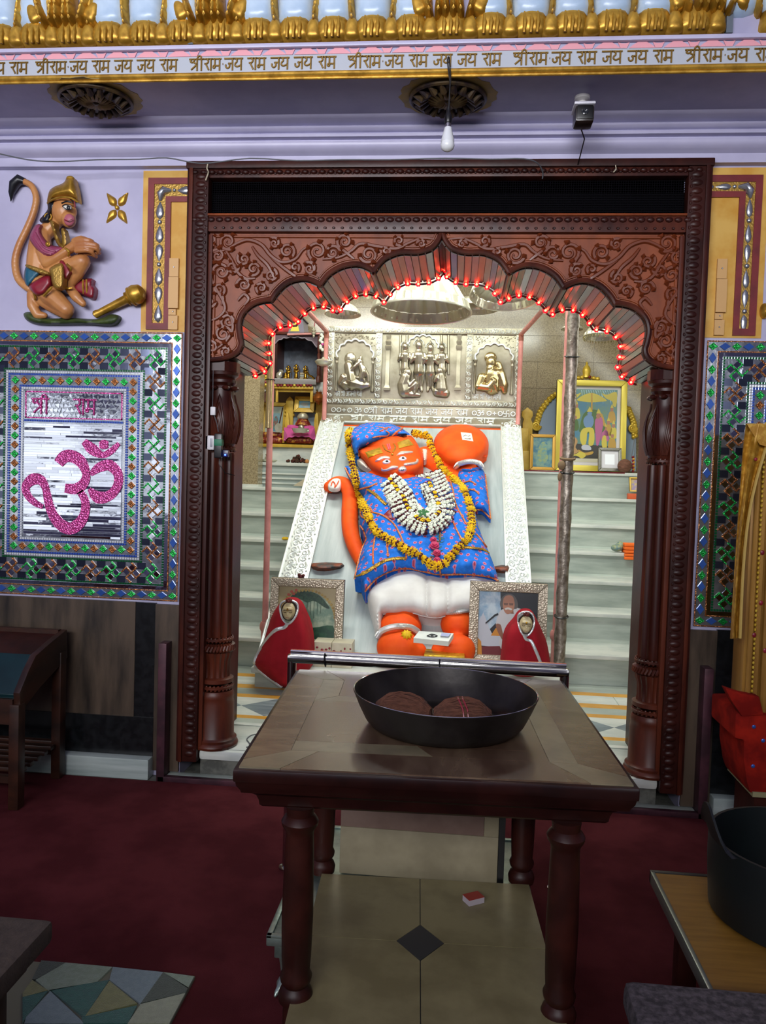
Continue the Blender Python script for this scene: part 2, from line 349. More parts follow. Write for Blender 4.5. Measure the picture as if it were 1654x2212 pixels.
# ---------------------------------------------------------------- stroke lettering (Devanagari)
GL = {
 'र': (.5, [[(.26, 1), (.4, .88), (.38, .7), (.22, .6), (.1, .62)], [(.2, .6), (.46, .06)]]),
 'ा': (.26, [[(.13, 1), (.13, 0)]]),
 'म': (.74, [[(.2, 1), (.2, .42)], [(.2, .42), (.1, .42), (.06, .3), (.14, .22), (.22, .3), (.2, .42), (.6, .42)], [(.6, 1), (.6, 0)]]),
 'ज': (.78, [[(.64, 1), (.64, 0)], [(.64, .6), (.3, .6)], [(.08, .5), (.1, .3), (.24, .2), (.38, .3), (.4, .48), (.3, .6)]]),
 'य': (.72, [[(.58, 1), (.58, 0)], [(.1, .98), (.22, .9), (.22, .72), (.1, .6), (.08, .42), (.22, .32), (.4, .36), (.58, .46)]]),
 'श्री': (1.15, [[(.36, 1), (.38, .88), (.3, .76), (.16, .73), (.06, .82), (.14, .92)], [(.3, .76), (.62, .56)], [(.62, 1), (.62, 0)], [(.62, .56), (.12, .1)], [(.98, 1), (.98, 0)], [(.98, 1), (.94, 1.2), (.8, 1.28), (.68, 1.18), (.62, 1)]]),
 'त': (.68, [[(.54, 1), (.54, 0)], [(.54, .62), (.28, .62), (.14, .5), (.12, .3), (.2, .14)]]),
 'न': (.72, [[(.58, 1), (.58, 0)], [(.58, .55), (.26, .55), (.16, .64), (.08, .54), (.16, .42), (.26, .54)]]),
 'अं': (1.0, [[(.1, .86), (.22, .96), (.36, .86), (.3, .64), (.18, .58)], [(.3, .6), (.42, .4), (.3, .14), (.12, .16), (.06, .3)], [(.4, .58), (.62, .58)], [(.64, 1), (.64, 0)], [(.5, 1.2), (.52, 1.2)]]),
 'ी': (.36, [[(.2, 1), (.2, 0)], [(.2, 1), (.16, 1.2), (.02, 1.28), (-.1, 1.18), (-.14, 1)]]),
 'द': (.6, [[(.34, 1), (.34, .8)], [(.34, .8), (.14, .74), (.1, .5), (.26, .38), (.4, .48), (.34, .6), (.44, .3), (.5, .08)]]),
 'े': (0, [[(-.18, 1), (-.3, 1.18), (-.46, 1.24)]]),
 'व': (.66, [[(.54, 1), (.54, 0)], [(.54, .6), (.3, .62), (.14, .5), (.16, .3), (.34, .26), (.54, .42)]]),
 'प्र': (.7, [[(.58, 1), (.58, 0)], [(.14, 1), (.14, .6), (.3, .46), (.58, .48)], [(.58, .34), (.34, .1)]]),
 'ॐ': (1.15, [[(.1, .86), (.24, .98), (.42, .86), (.34, .62), (.2, .58)], [(.36, .6), (.5, .36), (.34, .06), (.1, .1), (.04, .28)], [(.46, .52), (.66, .66), (.86, .56), (.88, .3), (.72, .22)], [(.6, .94), (.74, .82), (.9, .96)], [(.75, 1.06), (.76, 1.06)]]),
 '卐': (.9, [[(.1, 1), (.1, .5), (.8, .5), (.8, 0)], [(.8, 1), (.45, 1), (.45, 0), (.1, 0)]]),
 'o': (.7, [[(.12, .5), (.2, .75), (.42, .85), (.62, .7), (.64, .4), (.48, .18), (.24, .2), (.12, .5)], [(.36, .5), (.4, .5)]]),
 '+': (.7, [[(.12, .5), (.6, .5)], [(.36, .8), (.36, .2)]]), '·': (.3, [[(.12, .55), (.16, .55)]]), ' ': (.42, []),
}
def gsplit(word):
    out = []; i = 0
    while i < len(word):
        for n in (4, 3, 2, 1):
            if word[i:i+n] in GL: out.append(word[i:i+n]); i += n; break
        else: i += 1
    return out
def glyph_mb(g, at, hgt, r, head=True, n=6):
    m = MB(); wd, st = GL[g]
    for s in st:
        q = smooth_poly(s, 3, False) if len(s) > 2 and g != '卐' else s
        m.tube([at(a, b) for a, b in q], r, n)
    if head and g not in ('o', '+', '·', ' ', 'े', '卐', 'ॐ'): m.tube([at(-.04, 1), at(wd+.02, 1)], r, n)
    return m
def write_text(text, org, ux, uz, hgt, r, m, parent, name='letter', wscale=1.0, head=True):
    cx = 0
    for g in gsplit(text):
        wd = GL[g][0]
        if GL[g][1]:
            mb = glyph_mb(g, lambda a, b: V(org)+V(ux)*((cx+a)*hgt*wscale)+V(uz)*(b*hgt), hgt, r, head)
            add(name, mb, m, parent, smooth=50)
        cx += wd
    return cx*hgt*wscale
GLT = mat('gold_letter', '#8d6f35', .4, .6)
txt = 'श्रीराम·जय राम जय जय राम'
starts = [-30, 80, 411, 752, 1108, 1478]
hh = .047
tw = sum(GL[g][0] for g in gsplit(txt))
for i, u in enumerate(starts):
    x0 = P(u if u > 0 else 80, 140, YB).x - (0 if u > 0 else .64)
    x1 = P(starts[i+1]-26, 140, YB).x if 0 < i < 5 else x0+.64
    ws = (x1-x0)/(tw*hh)
    write_text(txt if i else 'जय राम जय जय राम', (x0 if i else x0+.12, YB-.008, z_t0), (1, 0, 0), (0, 0, 1), hh, .0036, GLT, fr, wscale=ws)
# ---------------------------------------------------------------- gold and white petal relief above the frieze
pr = thing('petal_frieze', 'tall relief of gold scalloped petals and pale blue panels above the lettered frieze', 'relief', (0, YB, z_l))
def pet_pl(x, z, h): return V((x, -h, z))
def petal(name, out, H, wd, m, step):
    p = Puff(out, pet_pl, H, wd, .004, step, 3, (0, -1, 0), .02); return mesh_of(name, p.mb, m, 50)
GP = [petal('gold_petal', [(-.062, 0), (.062, 0), (.07, .05), (.06, .085), (.03, .105), (0, .112), (-.03, .105), (-.06, .085), (-.07, .05)], .04, .045, GOLD, .014),
      petal('small_gold_petal', [(-.03, 0), (.03, 0), (.036, .04), (.02, .078), (0, .088), (-.02, .078), (-.036, .04)], .03, .026, GOLD, .01)]
WP = petal('pale_blue_petal', [(-.06, 0), (.06, 0), (.075, .1), (.08, .3), (-.08, .3), (-.075, .1)], .05, .05, PWHITE, .022)
RB = petal('gold_rib', [(-.012, 0), (.012, 0), (.014, .1), (.03, .2), (.04, .28), (.008, .28), (-.004, .2), (-.014, .1)], .04, .014, GOLD, .01)
SL = mesh_of('petal_fold', MB().tube([(0, -.042, .005), (.003, -.046, .045), (0, -.034, .09)], [.006, .009, .004], 6), GOLD)
clus = [P(u, 60, YB).x for u in (145, 460, 970, 1525)]
gaps = [P(415, 60, YB).x, P(1572, 60, YB).x]
x = -2.0; k = 0
while x < 1.5:
    if min(abs(x-g) for g in gaps) > .03:
        place('gold_petal', GP[0], pr, Matrix.Translation((x, YB, z_l))); 
        for dx in (-.026, 0, .024): place('petal_fold', SL, pr, Matrix.Translation((x+dx, YB, z_l)))
        place('small_gold_petal', GP[1], pr, Matrix.Translation((x+.078, YB-.012, z_l)))
    nc = min(abs(x-c) for c in clus)
    if nc > .09: place('pale_blue_petal', WP, pr, Matrix.Translation((x, YB+.006, z_l+.075)))
    place('gold_rib', RB, pr, Matrix.Translation((x+.078, YB-.006, z_l+.07)) @ Matrix.Rotation(.12*(1 if k % 2 else -1), 4, 'Y'))
    x += .156; k += 1
for c in clus:
    for dx, rt in ((-.075, -.3), (-.045, .1), (-.015, -.05), (.015, .05), (.045, -.1), (.075, .3)):
        place('gold_rib', RB, pr, Matrix.Translation((c+dx, YB-.025, z_l+.075)) @ Matrix.Rotation(rt, 4, 'Y') @ Matrix.Scale(1.2, 4))
    for dx in (-.1, .1): place('small_gold_petal', GP[1], pr, Matrix.Translation((c+dx, YB-.02, z_l+.09)) @ Matrix.Rotation(dx*6, 4, 'Y'))
for g in gaps: add('shaded_joint', MB().box(g-.012, g+.012, YB-.02, YB, z_l, z_l+.3), mat('joint', '#59626e', .7), pr, smooth=0)  # the gap's blue-grey shadow is put into the strip's colour
# ---------------------------------------------------------------- ceiling rosettes on the soffit
CARV = mat('blackened_gold_carving', '#4a3a22', .45, .3, col2='#241a1c', nscale=22)
def rosette(c, r, label, rx=1.0):
    t = thing('ceiling_rosette', label, 'ceiling rosette', (c[0], c[1], ZS)); 
    def pt(a, rr): return V((c[0]+rr*math.cos(a)*rx, c[1]+rr*math.sin(a)*.92, ZS))
    n = 40
    add('painted_halo', MB().prism([pt(2*PI*i/n, r*(1.3+.05*math.sin(i*2.3)))-V((0, 0, .0015)) for i in range(n)], (0, 0, .0025)), mat('ochre_halo', '#a58a3c', .6, col2='#8a7a4a', nscale=12), t, smooth=0)
    add('disc', MB().prism([pt(2*PI*i/n, r)-V((0, 0, .012)) for i in range(n)], (0, 0, .013)), CARV, t, smooth=0)
    for q in range(18):
        a = 2*PI*q/18; m = MB(); m.tube([pt(a, r*.55)-V((0, 0, .014)), pt(a+.05, r*.75)-V((0, 0, .03)), pt(a, r*.97)-V((0, 0, .012))], [r*.05, r*.1, r*.05], 7); add('carved_leaf', m, CARV, t)
    for q in range(20):
        a = 2*PI*(q+.5)/20; add('carved_petal', MB().tube([pt(a, r*.06)-V((0, 0, .02)), pt(a, r*.3)-V((0, 0, .026)), pt(a, r*.52)-V((0, 0, .014))], [r*.02, r*.05, r*.055], 6), mat('petal_gold', '#6e5a36', .5, .3) if q == 0 and 'petal_gold' not in MATS else MATS['petal_gold'], t)
    add('rim', MB().tube([pt(2*PI*i/n, r)-V((0, 0, .012)) for i in range(n)], .01, 6, True), CARV, t)
    add('centre_boss', MB().ball((c[0], c[1], ZS-.02), (r*.1, r*.1, .012)), CARV, t)
rosette((-1.5, -.32), .15, 'dark carved ceiling rosette left of the hanging bulb, over the kneeling figure', 1.0)
rosette((.022, -.29), .155, 'dark carved ceiling rosette directly behind the hanging light bulb')
# ---------------------------------------------------------------- bulb on its wire, camera, cables
BLACK = mat('black_plastic', '#0c0c0e', .35); WIRE = mat('grey_cable', '#55585c', .5)
b = P(967, 290, -.5); bt = P(968, 120, -.482)
t = thing('light_bulb', 'unlit white bulb hanging on a black wire in front of the lettered frieze', 'light bulb', (b.x, -.5, b.z))
z0 = P(967, 327, -.5).z
add('glass_globe', MB().lathe([(0, z0), (.014, z0+.002), (.024, z0+.01), (.028, z0+.022), (.026, z0+.036)], 20, (b.x, -.5, 0)), mat('frosted_glass', '#dfe2e4', .25), t)
add('bulb_body', MB().lathe([(.0265, z0+.036), (.026, z0+.045), (.018, z0+.075), (.014, z0+.092)], 20, (b.x, -.5, 0)), mat('white_plastic', '#d6d9dc', .3), t)
add('cap', MB().lathe([(.0115, z0+.09), (.0115, z0+.11)], 14, (b.x, -.5, 0)), STEEL, t)
add('holder', MB().lathe([(.013, z0+.108), (.015, z0+.112), (.015, z0+.14), (.008, z0+.15), (.008, z0+.165)], 14, (b.x, -.5, 0)), BLACK, t)
add('wire', MB().tube([(b.x, -.5, z0+.16), (b.x+.002, -.499, z0+.26), (bt.x-.003, -.49, bt.z-.02), (bt.x, -.472, bt.z)], .0028, 6).tube([(b.x, -.5, z0+.16), (b.x+.004, -.495, z0+.28), (bt.x+.006, -.484, bt.z-.025), (bt.x+.002, -.472, bt.z)], .0025, 6), BLACK, t)
c = P(1258, 250, -.3)
t = thing('security_camera', 'small black bullet camera with white sun cap under the lavender soffit', 'camera', (c.x, -.3, c.z))
add('bracket', MB().lathe([(.032, ZS), (.032, ZS-.012), (.016, ZS-.02), (.014, c.z+.03)], 16, (c.x, -.27, 0)), mat('cream_plastic', '#b9b6b4', .4), t)
add('housing', MB().box(c.x-.036, c.x+.04, -.355, -.265, c.z-.045, c.z+.02), mat('brown_black_plastic', '#2a2422', .3), t, bevel=.012)
add('sun_cap', MB().box(c.x-.043, c.x+.043, -.362, -.255, c.z+.02, c.z+.032), mat('white_cap', '#c9c8d2', .35), t, bevel=.008)
add('front_glass', MB().box(c.x-.03, c.x+.033, -.3595, -.354, c.z-.038, c.z+.016), BLACK, t, bevel=.002)
add('lens', MB().lathe([(.014, 0), (.014, .006), (.009, .007), (0, .003)], 18, (c.x, -.3595, c.z-.01), Matrix.Rotation(PI/2, 3, 'X')), mat('lens', '#26282e', .1), t)
add('cable', MB().tube([(c.x, -.27, c.z-.04), tuple(P(1262, 300, -.2)), tuple(P(1248, 355, -.05))], .0028, 6), BLACK, t)
wp = [P(u, v, -.16 if v < 350 else -.05) for u, v in ((-10, 330), (60, 345), (125, 349), (210, 345), (300, 344), (360, 341), (415, 351), (455, 352), (540, 342), (640, 347), (740, 345), (840, 345), (960, 342), (1060, 344), (1130, 343), (1160, 352), (1172, 372), (1170, 385))]
wp = [P(u, v, -.155) for u, v in ((-10, 330), (60, 345), (125, 349), (210, 345), (300, 344), (360, 341), (415, 351), (455, 352), (540, 342), (640, 347), (740, 345), (840, 345), (960, 342), (1060, 344), (1130, 343))] + [P(1160, 352, -.12), P(1172, 372, -.07), P(1171, 386, -.05)]
tag(add('loose_cable', MB().tube([V(p) for p in smooth_poly([tuple(p) for p in wp], 3, False)], .003, 6), WIRE, None), 'thin grey cable sagging along the lavender mouldings above the doorway', 'cable')
# ---------------------------------------------------------------- doorway: marble sill, carved frame, arch
FZ = .155
CX = .008
def zc(v, y=0): return P(955, v, y).z
sl = thing('threshold', 'pale marble threshold slab under the two carved columns of the doorway', 'threshold', (0, .2, 0))
add('sill_slab', MB().box(-1.083, 1.083, -.012, .4, .105, FZ), MAR, sl, bevel=.018)
add('riser', MB().box(-1.083, 1.083, .02, .4, 0, .105), DKST, sl, smooth=0)
add('lower_ledge', MB().box(-1.233, 1.248, -.029, .019, 0, .028), MARG, sl, bevel=.004)
add('inlaid_line', MB().box(-1.08, 1.08, .012, .0145, FZ-.002, FZ+.0008), BLKG, sl, smooth=0)
g = thing('low_gate_frame', 'low U-shaped reddish metal gate frame with upright ends flanking the doorway at floor level', 'gate frame', (0, -.05, 0))
RED = mat('maroon_metal', '#54303a', .45, .3, col2='#3b232b', nscale=9)
add('bottom_rail', MB().box(-1.27, 1.29, -.06, -.03, 0, .03), RED, g, bevel=.003)
add('upright', MB().box(-1.275, -1.235, -.06, .028, .0, .675), RED, g, bevel=.004)
add('upright', MB().box(1.25, 1.29, -.06, .028, 0, .69), RED, g, bevel=.004)
df = thing('carved_doorway', 'carved dark wooden doorway with multi-lobed arch and black mesh transom', 'doorway', (0, 0, .1))
zt, z1, z2, z3, z4 = zc(354), zc(387), zc(465), zc(503), zc(510)
XO, XI = 1.188, 1.085
for sg in (-1, 1):
    a, c_ = sorted((sg*XO, sg*XI)); add('post', MB().box(a, c_, -.035, .03, .1, zt), WOODD, df, bevel=.006)
    a, c_ = sorted((sg*XI, sg*(XI-.02))); add('inner_strip', MB().box(a, c_, -.02, .2, FZ, z4), WOOD, df, bevel=.004)
    a, c_ = sorted((sg*(XO-.012), sg*(XO-.03))); add('fillet', MB().box(a, c_, -.044, -.03, .1, zt), WOOD, df, bevel=.003)
    a, c_ = sorted((sg*1.19, sg*1.04)); add('jamb', MB().box(a, c_, .2, .5, FZ, 2.82), WOODD, df, smooth=0)
    # egg moulding on the post: one joined relief
    m = MB(); z = .14
    while z < zt-.05:
        m.ball((sg*(XI+.038), -.0355, z), (.024, .006, .015), 8, 5); m.ball((sg*(XI+.012), -.0355, z+.02), (.006, .005, .008), 6, 4); z += .036
    add('egg_moulding', m, WOODD, df, kind='stuff')
add('top_rail', MB().box(-XO-.004, XO+.004, -.045, .1, zt-.03, zt+.004), WOODD, df, bevel=.006)
m = MB(); x = -1.15
while x < 1.16: m.ball((x, -.034, zt-.045), (.016, .01, .011), 8, 5); m.ball((x+.02, -.032, z1+.018), (.008, .006, .006), 6, 4); m.ball((x, -.032, z2-.03), (.018, .008, .012), 8, 5); m.ball((x+.02, -.032, z3+.012), (.008, .005, .006), 6, 4); x += .04
add('egg_moulding', m, WOODD, df, kind='stuff')
add('upper_rail', MB().box(-XI, XI, -.03, .1, z1, zt-.03), WOOD, df, bevel=.004)
add('mesh_backing', MB().box(-XI, XI, .03, .06, z2, z1), MESHK, df, smooth=0)
m = MB(); x = -XI
while x < XI: m.box(x, x+.0022, .022, .026, z2, z1); x += .0105
z = z2
while z < z1: m.box(-XI, XI, .02, .023, z, z+.0022); z += .0105
add('mesh_screen', m, MESHK, df, smooth=0, kind='stuff')
add('middle_rail', MB().box(-XI, XI, -.03, .1, z3-.005, z2), WOOD, df, bevel=.006)
add('bead', MB().tube([(-XI, -.035, z2-.008), (XI, -.035, z2-.008)], .006, 8), WOODR, df)
# arch curve (left half measured, mirrored)
hp = [(955, 507), (948, 523), (931, 540), (900, 548), (865, 548), (834, 560), (817, 578), (807, 594), (796, 583), (772, 574), (741, 578), (714, 593), (698, 612), (693, 621), (679, 612), (655, 605), (624, 612), (600, 633), (588, 652), (572, 652), (548, 659), (527, 678), (519, 702), (521, 726), (524, 743), (517, 760), (500, 772), (476, 779), (445, 781)]
hl = [P(u, v, 0) for u, v in hp]; cus = {0, 7, 13, 18}
def refine(pts):
    out = []; seg = []
    idx = [0, 7, 13, 18, len(pts)-1]
    for a, b_ in zip(idx, idx[1:]): out += [tuple(q) for q in smooth_poly([(p.x, p.z) for p in pts[a:b_+1]], 4, False)][:-1]
    return out + [(pts[-1].x, pts[-1].z)]
HL = refine(hl); HL[0] = (CX, HL[0][1])
HL[-1] = (-XI+.0, HL[-1][1])
CUR = HL[::-1] + [(2*CX-x, z) for x, z in HL[1:]]
CUR[0] = (-XI, CUR[0][1]); CUR[-1] = (XI, CUR[-1][1])
ap = add('arch_panel', MB().prism([(x, .0, z) for x, z in CUR] + [(XI, 0, z4+.02), (-XI, 0, z4+.02)], (0, .5, 0)), WOODR, df, smooth=30)
add('transom_backing', MB().box(-XI, XI, .1, .5, z4, 2.83), WOODD, df, smooth=0)
def offs(c, d):
    out = []
    for i, (x, z) in enumerate(c):
        a = c[max(i-1, 0)]; b_ = c[min(i+1, len(c)-1)]; tx, tz = b_[0]-a[0], b_[1]-a[1]; L = math.hypot(tx, tz) or 1
        out.append((x-tz/L*d, z+tx/L*d))
    return out
add('arch_moulding', MB().tube([(x, -.004, z) for x, z in offs(CUR, .008)], .012, 8), WOOD, df)
add('arch_bead', MB().tube([(x, -.002, z) for x, z in offs(CUR, .03)], .005, 6), WOODR, df)
for sg in (-1, 1): add('panel_bead', MB().tube([(sg*(XI-.03), -.004, 2.04), (sg*(XI-.03), -.004, z4-.006), (sg*.03, -.004, z4-.006)], .006, 6), WOODR, df)
# radial soffit planks
acc = [0]
for a, b_ in zip(CUR, CUR[1:]): acc.append(acc[-1]+math.hypot(b_[0]-a[0], b_[1]-a[1]))
def along(s):
    s = max(0, min(acc[-1], s)); i = max(0, min(len(acc)-2, int(np.searchsorted(acc, s))-1)); t = (s-acc[i])/max(acc[i+1]-acc[i], 1e-9)
    return V((CUR[i][0]*(1-t)+CUR[i+1][0]*t, CUR[i][1]*(1-t)+CUR[i+1][1]*t))
n = int(acc[-1]/.033)
for i in range(n):
    a, b_ = along(acc[-1]*i/n+.002), along(acc[-1]*(i+1)/n-.002); d = b_-a; nn = V((d.y, -d.x)).normalized()*random.uniform(.006, .009)
    if nn.length == 0: continue
    add('soffit_plank', MB().prism([(a.x, .018, a.y), (b_.x, .018, b_.y), (b_.x+nn.x, .018, b_.y+nn.y), (a.x+nn.x, .018, a.y+nn.y)], (0, .485, 0)), PLANK, df, smooth=0)
# carved vines on the spandrels
def C5(x, y): return P(400+x/2.902, 340+y/2.902, 0)
def spiral(cx, cy, r, a0=0, turns=1.6, dr=1):
    return [C5(cx+r*(1-.85*i/26)*math.cos(a0+dr*turns*2*PI*i/26), cy+r*(1-.85*i/26)*math.sin(a0+dr*turns*2*PI*i/26)) for i in range(27)]
stems = [[(130, 1030), (200, 1010), (250, 960), (240, 900), (200, 830), (170, 760), (180, 690)], [(170, 600), (260, 580), (330, 540), (400, 520), (480, 550), (540, 620), (610, 660), (690, 640), (740, 580), (800, 555)], [(860, 640), (960, 630), (1040, 590), (1100, 545), (1200, 560), (1320, 575), (1400, 540), (1480, 510), (1560, 515)], [(540, 630), (600, 680), (680, 740), (700, 745)], [(420, 560), (460, 620), (520, 680), (560, 760)], [(240, 560), (290, 640), (330, 720), (380, 760), (440, 760)], [(250, 960), (290, 1010), (300, 1080), (260, 1150), (200, 1200)], [(200, 830), (240, 880), (230, 930)], [(960, 560), (1010, 600), (1060, 640)], [(760, 600), (800, 660), (810, 730)], [(370, 930), (400, 890), (370, 860), (330, 900)]]
sps = [(230, 720, 55, 3, 1.5, 1), (640, 590, 50, 1, 1.6, -1), (830, 590, 62, 2, 1.5, 1), (925, 600, 48, 0, 1.5, -1), (1000, 530, 50, 2, 1.5, 1), (1150, 610, 58, 3, 1.6, -1), (1340, 525, 34, 1, 1.4, 1), (1480, 545, 28, 3, 1.4, 1), (270, 530, 55, 1, 1.5, 1), (370, 640, 42, 4, 1.4, -1), (205, 620, 50, 2, 1.6, 1), (300, 690, 40, 0, 1.4, 1), (430, 700, 45, 2, 1.5, -1), (540, 740, 42, 5, 1.5, 1), (370, 800, 46, 3, 1.5, 1), (215, 830, 40, 1, 1.4, -1), (480, 820, 36, 2, 1.4, 1), (780, 700, 42, 4, 1.4, 1), (690, 690, 30, 1, 1.3, -1), (275, 1030, 50, 2, 1.5, 1), (240, 1110, 55, 0, 1.5, -1), (170, 1190, 42, 3, 1.4, 1), (170, 520, 34, 1, 1.4, 1), (560, 540, 36, 4, 1.4, 1), (1260, 590, 26, 1, 1.3, -1), (260, 1215, 30, 2, 1.3, 1), (160, 910, 34, 0, 1.4, 1)]
WC = mat('carved_vine_wood', '#6c3016', .36, spec=.45)
lf = []
for (cx, cy, r, a0, tn, dr) in sps:
    for q in range(4):
        a = a0 + q*1.45; lf.append((cx+r*.95*math.cos(a), cy+r*.95*math.sin(a), a+dr*.9, r*.42))
for sg in (1, -1):
    fl = (lambda p: V((p.x, -.003, p.z))) if sg == 1 else (lambda p: V((2*CX-p.x, -.003, p.z)))
    for s in stems:
        q = [fl(C5(*p)) for p in smooth_poly(s, 5, False)]; k = len(q); add('vine', MB().tube(q, [.0105*(.55+.45*math.sin(PI*i/(k-1))) for i in range(k)], 6), WC, df)
    for s in sps:
        q = [fl(p) for p in spiral(*s)]; add('scroll', MB().tube(q, [.0115-.006*i/26 for i in range(27)], 6), WC, df)
    for (lx, ly, a, r) in lf:
        p0, p1, p2 = C5(lx-r*.7*math.cos(a), ly-r*.7*math.sin(a)), C5(lx, ly), C5(lx+r*math.cos(a), ly+r*math.sin(a))
        add('leaf', MB().tube([fl(p0), fl(p1)+V((0, -.006, 0)), fl(p2)], [.004, r*.0004+.005, .002], 6), WC, df)
# ---------------------------------------------------------------- fluted columns
YC = .085
cxl = P(471, 1250, YC).x
def vz(v): return P(478, v, YC).z
col = thing('carved_column', 'fluted mahogany column with leaf capital on the left of the doorway', 'column', (cxl, YC, FZ))
zb = FZ
base = [(.112, zb), (.116, zb+.012), (.112, zb+.022), (.106, zb+.028), (.107, zb+.04), (.1, zb+.046), (.094, zb+.055), (.092, vz(1515)), (.088, vz(1508)), (.09, vz(1503)), (.09, vz(1495)), (.082, vz(1488))]
add('plinth_drum', MB().lathe(base, 40, (cxl, YC, 0)), WOOD, col)
def rope(z, R, r, n=26, par=col, cx=cxl):
    m = MB(); m.tube([(cx+R*math.cos(2*PI*i/36), YC+R*math.sin(2*PI*i/36), z) for i in range(36)], r*.8, 6, True)
    for i in range(n):
        a = 2*PI*i/n; t = V((-math.sin(a), math.cos(a), 0)); o = V((math.cos(a), math.sin(a), 0)); c0 = V((cx, YC, z))+o*R
        m.capsule(c0-t*R*.09-V((0, 0, r*.8)), c0+t*R*.09+V((0, 0, r*.8)), r*.55, r*.55, 6)
    return add('rope_moulding', m, WOOD, par)
rope(vz(1480), .08, .011)
add('ring', MB().lathe([(.07, vz(1474)), (.086, vz(1470)), (.086, vz(1462)), (.07, vz(1459))], 36, (cxl, YC, 0)), WOOD, col)
add('fluted_cup', MB().lathe([(.07, vz(1461)), (.066, vz(1450)), (.068, vz(1425)), (.078, vz(1412)), (.08, vz(1406))], 72, (cxl, YC, 0), mod=lambda a, z: 1-.1*abs(math.sin(a*9))), WOOD, col)
m = MB()
for i in range(34):
    a = 2*PI*i/34; o = V((math.cos(a), math.sin(a), 0)); t = V((-math.sin(a), math.cos(a), 0)); zz = vz(1396)
    m.tube([V((cxl, YC, zz-.018))+o*.068, V((cxl, YC, zz-.008))+o*.088+t*.006, V((cxl, YC, zz+.01))+o*.084+t*.012, V((cxl, YC, zz+.017))+o*.066+t*.012], .0075, 6)
add('swirl_collar', m, WOOD, col)
rope(vz(1378), .076, .01)
zs0, zs1 = vz(1374), vz(978)
add('shaft', MB().lathe([(.07, zs0)]+[(.072-.006*(i/10), zs0+(zs1-zs0)*(.01+.98*i/10)) for i in range(11)]+[(.064, zs1)], 96, (cxl, YC, 0), mod=lambda a, z: 1-.16*abs(math.sin(a*6))**.6), WOOD, col)
rope(vz(970), .066, .01, 22)
zk0, zk1 = vz(966), vz(838)
def capr(t): return .06+.028*math.sin(PI*min(1, t*1.25))**.8*(1 if t < .5 else 1)-.008*max(0, t-.6)
add('capital_bulb', MB().lathe([(capr(i/14), zk0+(zk1-zk0)*i/14) for i in range(15)], 48, (cxl, YC, 0)), WOOD, col)
for q in range(7):
    a0 = 2*PI*q/7-PI/2+.1; m = MB()
    for k in range(1, 6):
        w_ = .4*k/5.5; hh_ = .12+.85*k/5.5; pts = []
        for i in range(15):
            u_ = i/14*2-1; tt = .06+(.34-.05*k)*0+hh_*(1-abs(u_)**1.0)*.92; an = a0+w_*(1-(tt/ max(hh_, .01))**2*.9)*(1 if u_ > 0 else -1)*(1 if abs(u_) > .02 else 0)
            rr = capr(min(tt, 1))+.003; pts.append((cxl+rr*math.cos(an), YC+rr*math.sin(an), zk0+(zk1-zk0)*min(tt, 1)))
        m.tube(pts, .0035, 5)
    add('carved_leaf', m, WOOD, col)
m = MB()
for q in range(7):
    a = 2*PI*q/7-PI/2+.1+PI/7; m.ball((cxl+.066*math.cos(a), YC+.066*math.sin(a), zk1-.004), (.02, .02, .012), 8, 6)
add('leaf_tips', m, WOOD, col)
add('neck', MB().lathe([(.058, zk1-.005), (.054, vz(834)), (.068, vz(828)), (.068, vz(822)), (.06, vz(818)), (.078, vz(812)), (.08, vz(806))], 40, (cxl, YC, 0)), WOOD, col)
add('abacus', MB().lathe([(.078, vz(808)), (.084, vz(805)), (.084, 2.03)], 8, (cxl, YC, 0), Matrix.Rotation(PI/8, 3, 'Z')), WOOD, col, smooth=20)
cxr = P(1418, 1250, YC).x
dup(col, Matrix.Translation((cxr-cxl, 0, 0)), 'fluted mahogany column with leaf capital on the right of the doorway')
# ---------------------------------------------------------------- red light string round the inner edge of the arch
LEDR = mat('red_led_flower', '#ff1020', .4, emit='#ff0008', estr=7); LEDC = mat('lit_lamp_core', '#ffe0a0', .4, emit='#ff7a50', estr=6); CORD = mat('dark_red_cord', '#5a0a10', .4)
ls = thing('light_string', 'string of glowing red lamps along the inner edge of the arch', 'string lights', (CX, .51, 2.5))
LC = offs(CUR, -.014); LC = [p for p in LC if abs(p[0]-CX) < 1.02]
pts = [V((x, .512+.004*math.sin(i*1.3), z)) for i, (x, z) in enumerate(LC)]
add('cord', MB().tube(pts, .006, 6), CORD, ls)
la = [0]
for a, b_ in zip(pts, pts[1:]): la.append(la[-1]+(b_-a).length)
bm_ = mesh_of('lamp', MB().ball((0, 0, 0), .0062, 8, 6), LEDC)
fm = MB()
for q in range(6): a = q*PI/3; fm.ball((.009*math.cos(a), .004, .009*math.sin(a)), (.006, .003, .006), 6, 4)
fl_ = mesh_of('lamp_flower', fm, LEDR)
s = .02
while s < la[-1]:
    i = max(0, min(len(la)-2, int(np.searchsorted(la, s))-1)); t = (s-la[i])/max(1e-9, la[i+1]-la[i]); p = pts[i].lerp(pts[i+1], t)+V((0, -.008, 0))
    place('lamp', bm_, ls, Matrix.Translation(p)); place('lamp_flower', fl_, ls, Matrix.Translation(p)); s += .0565
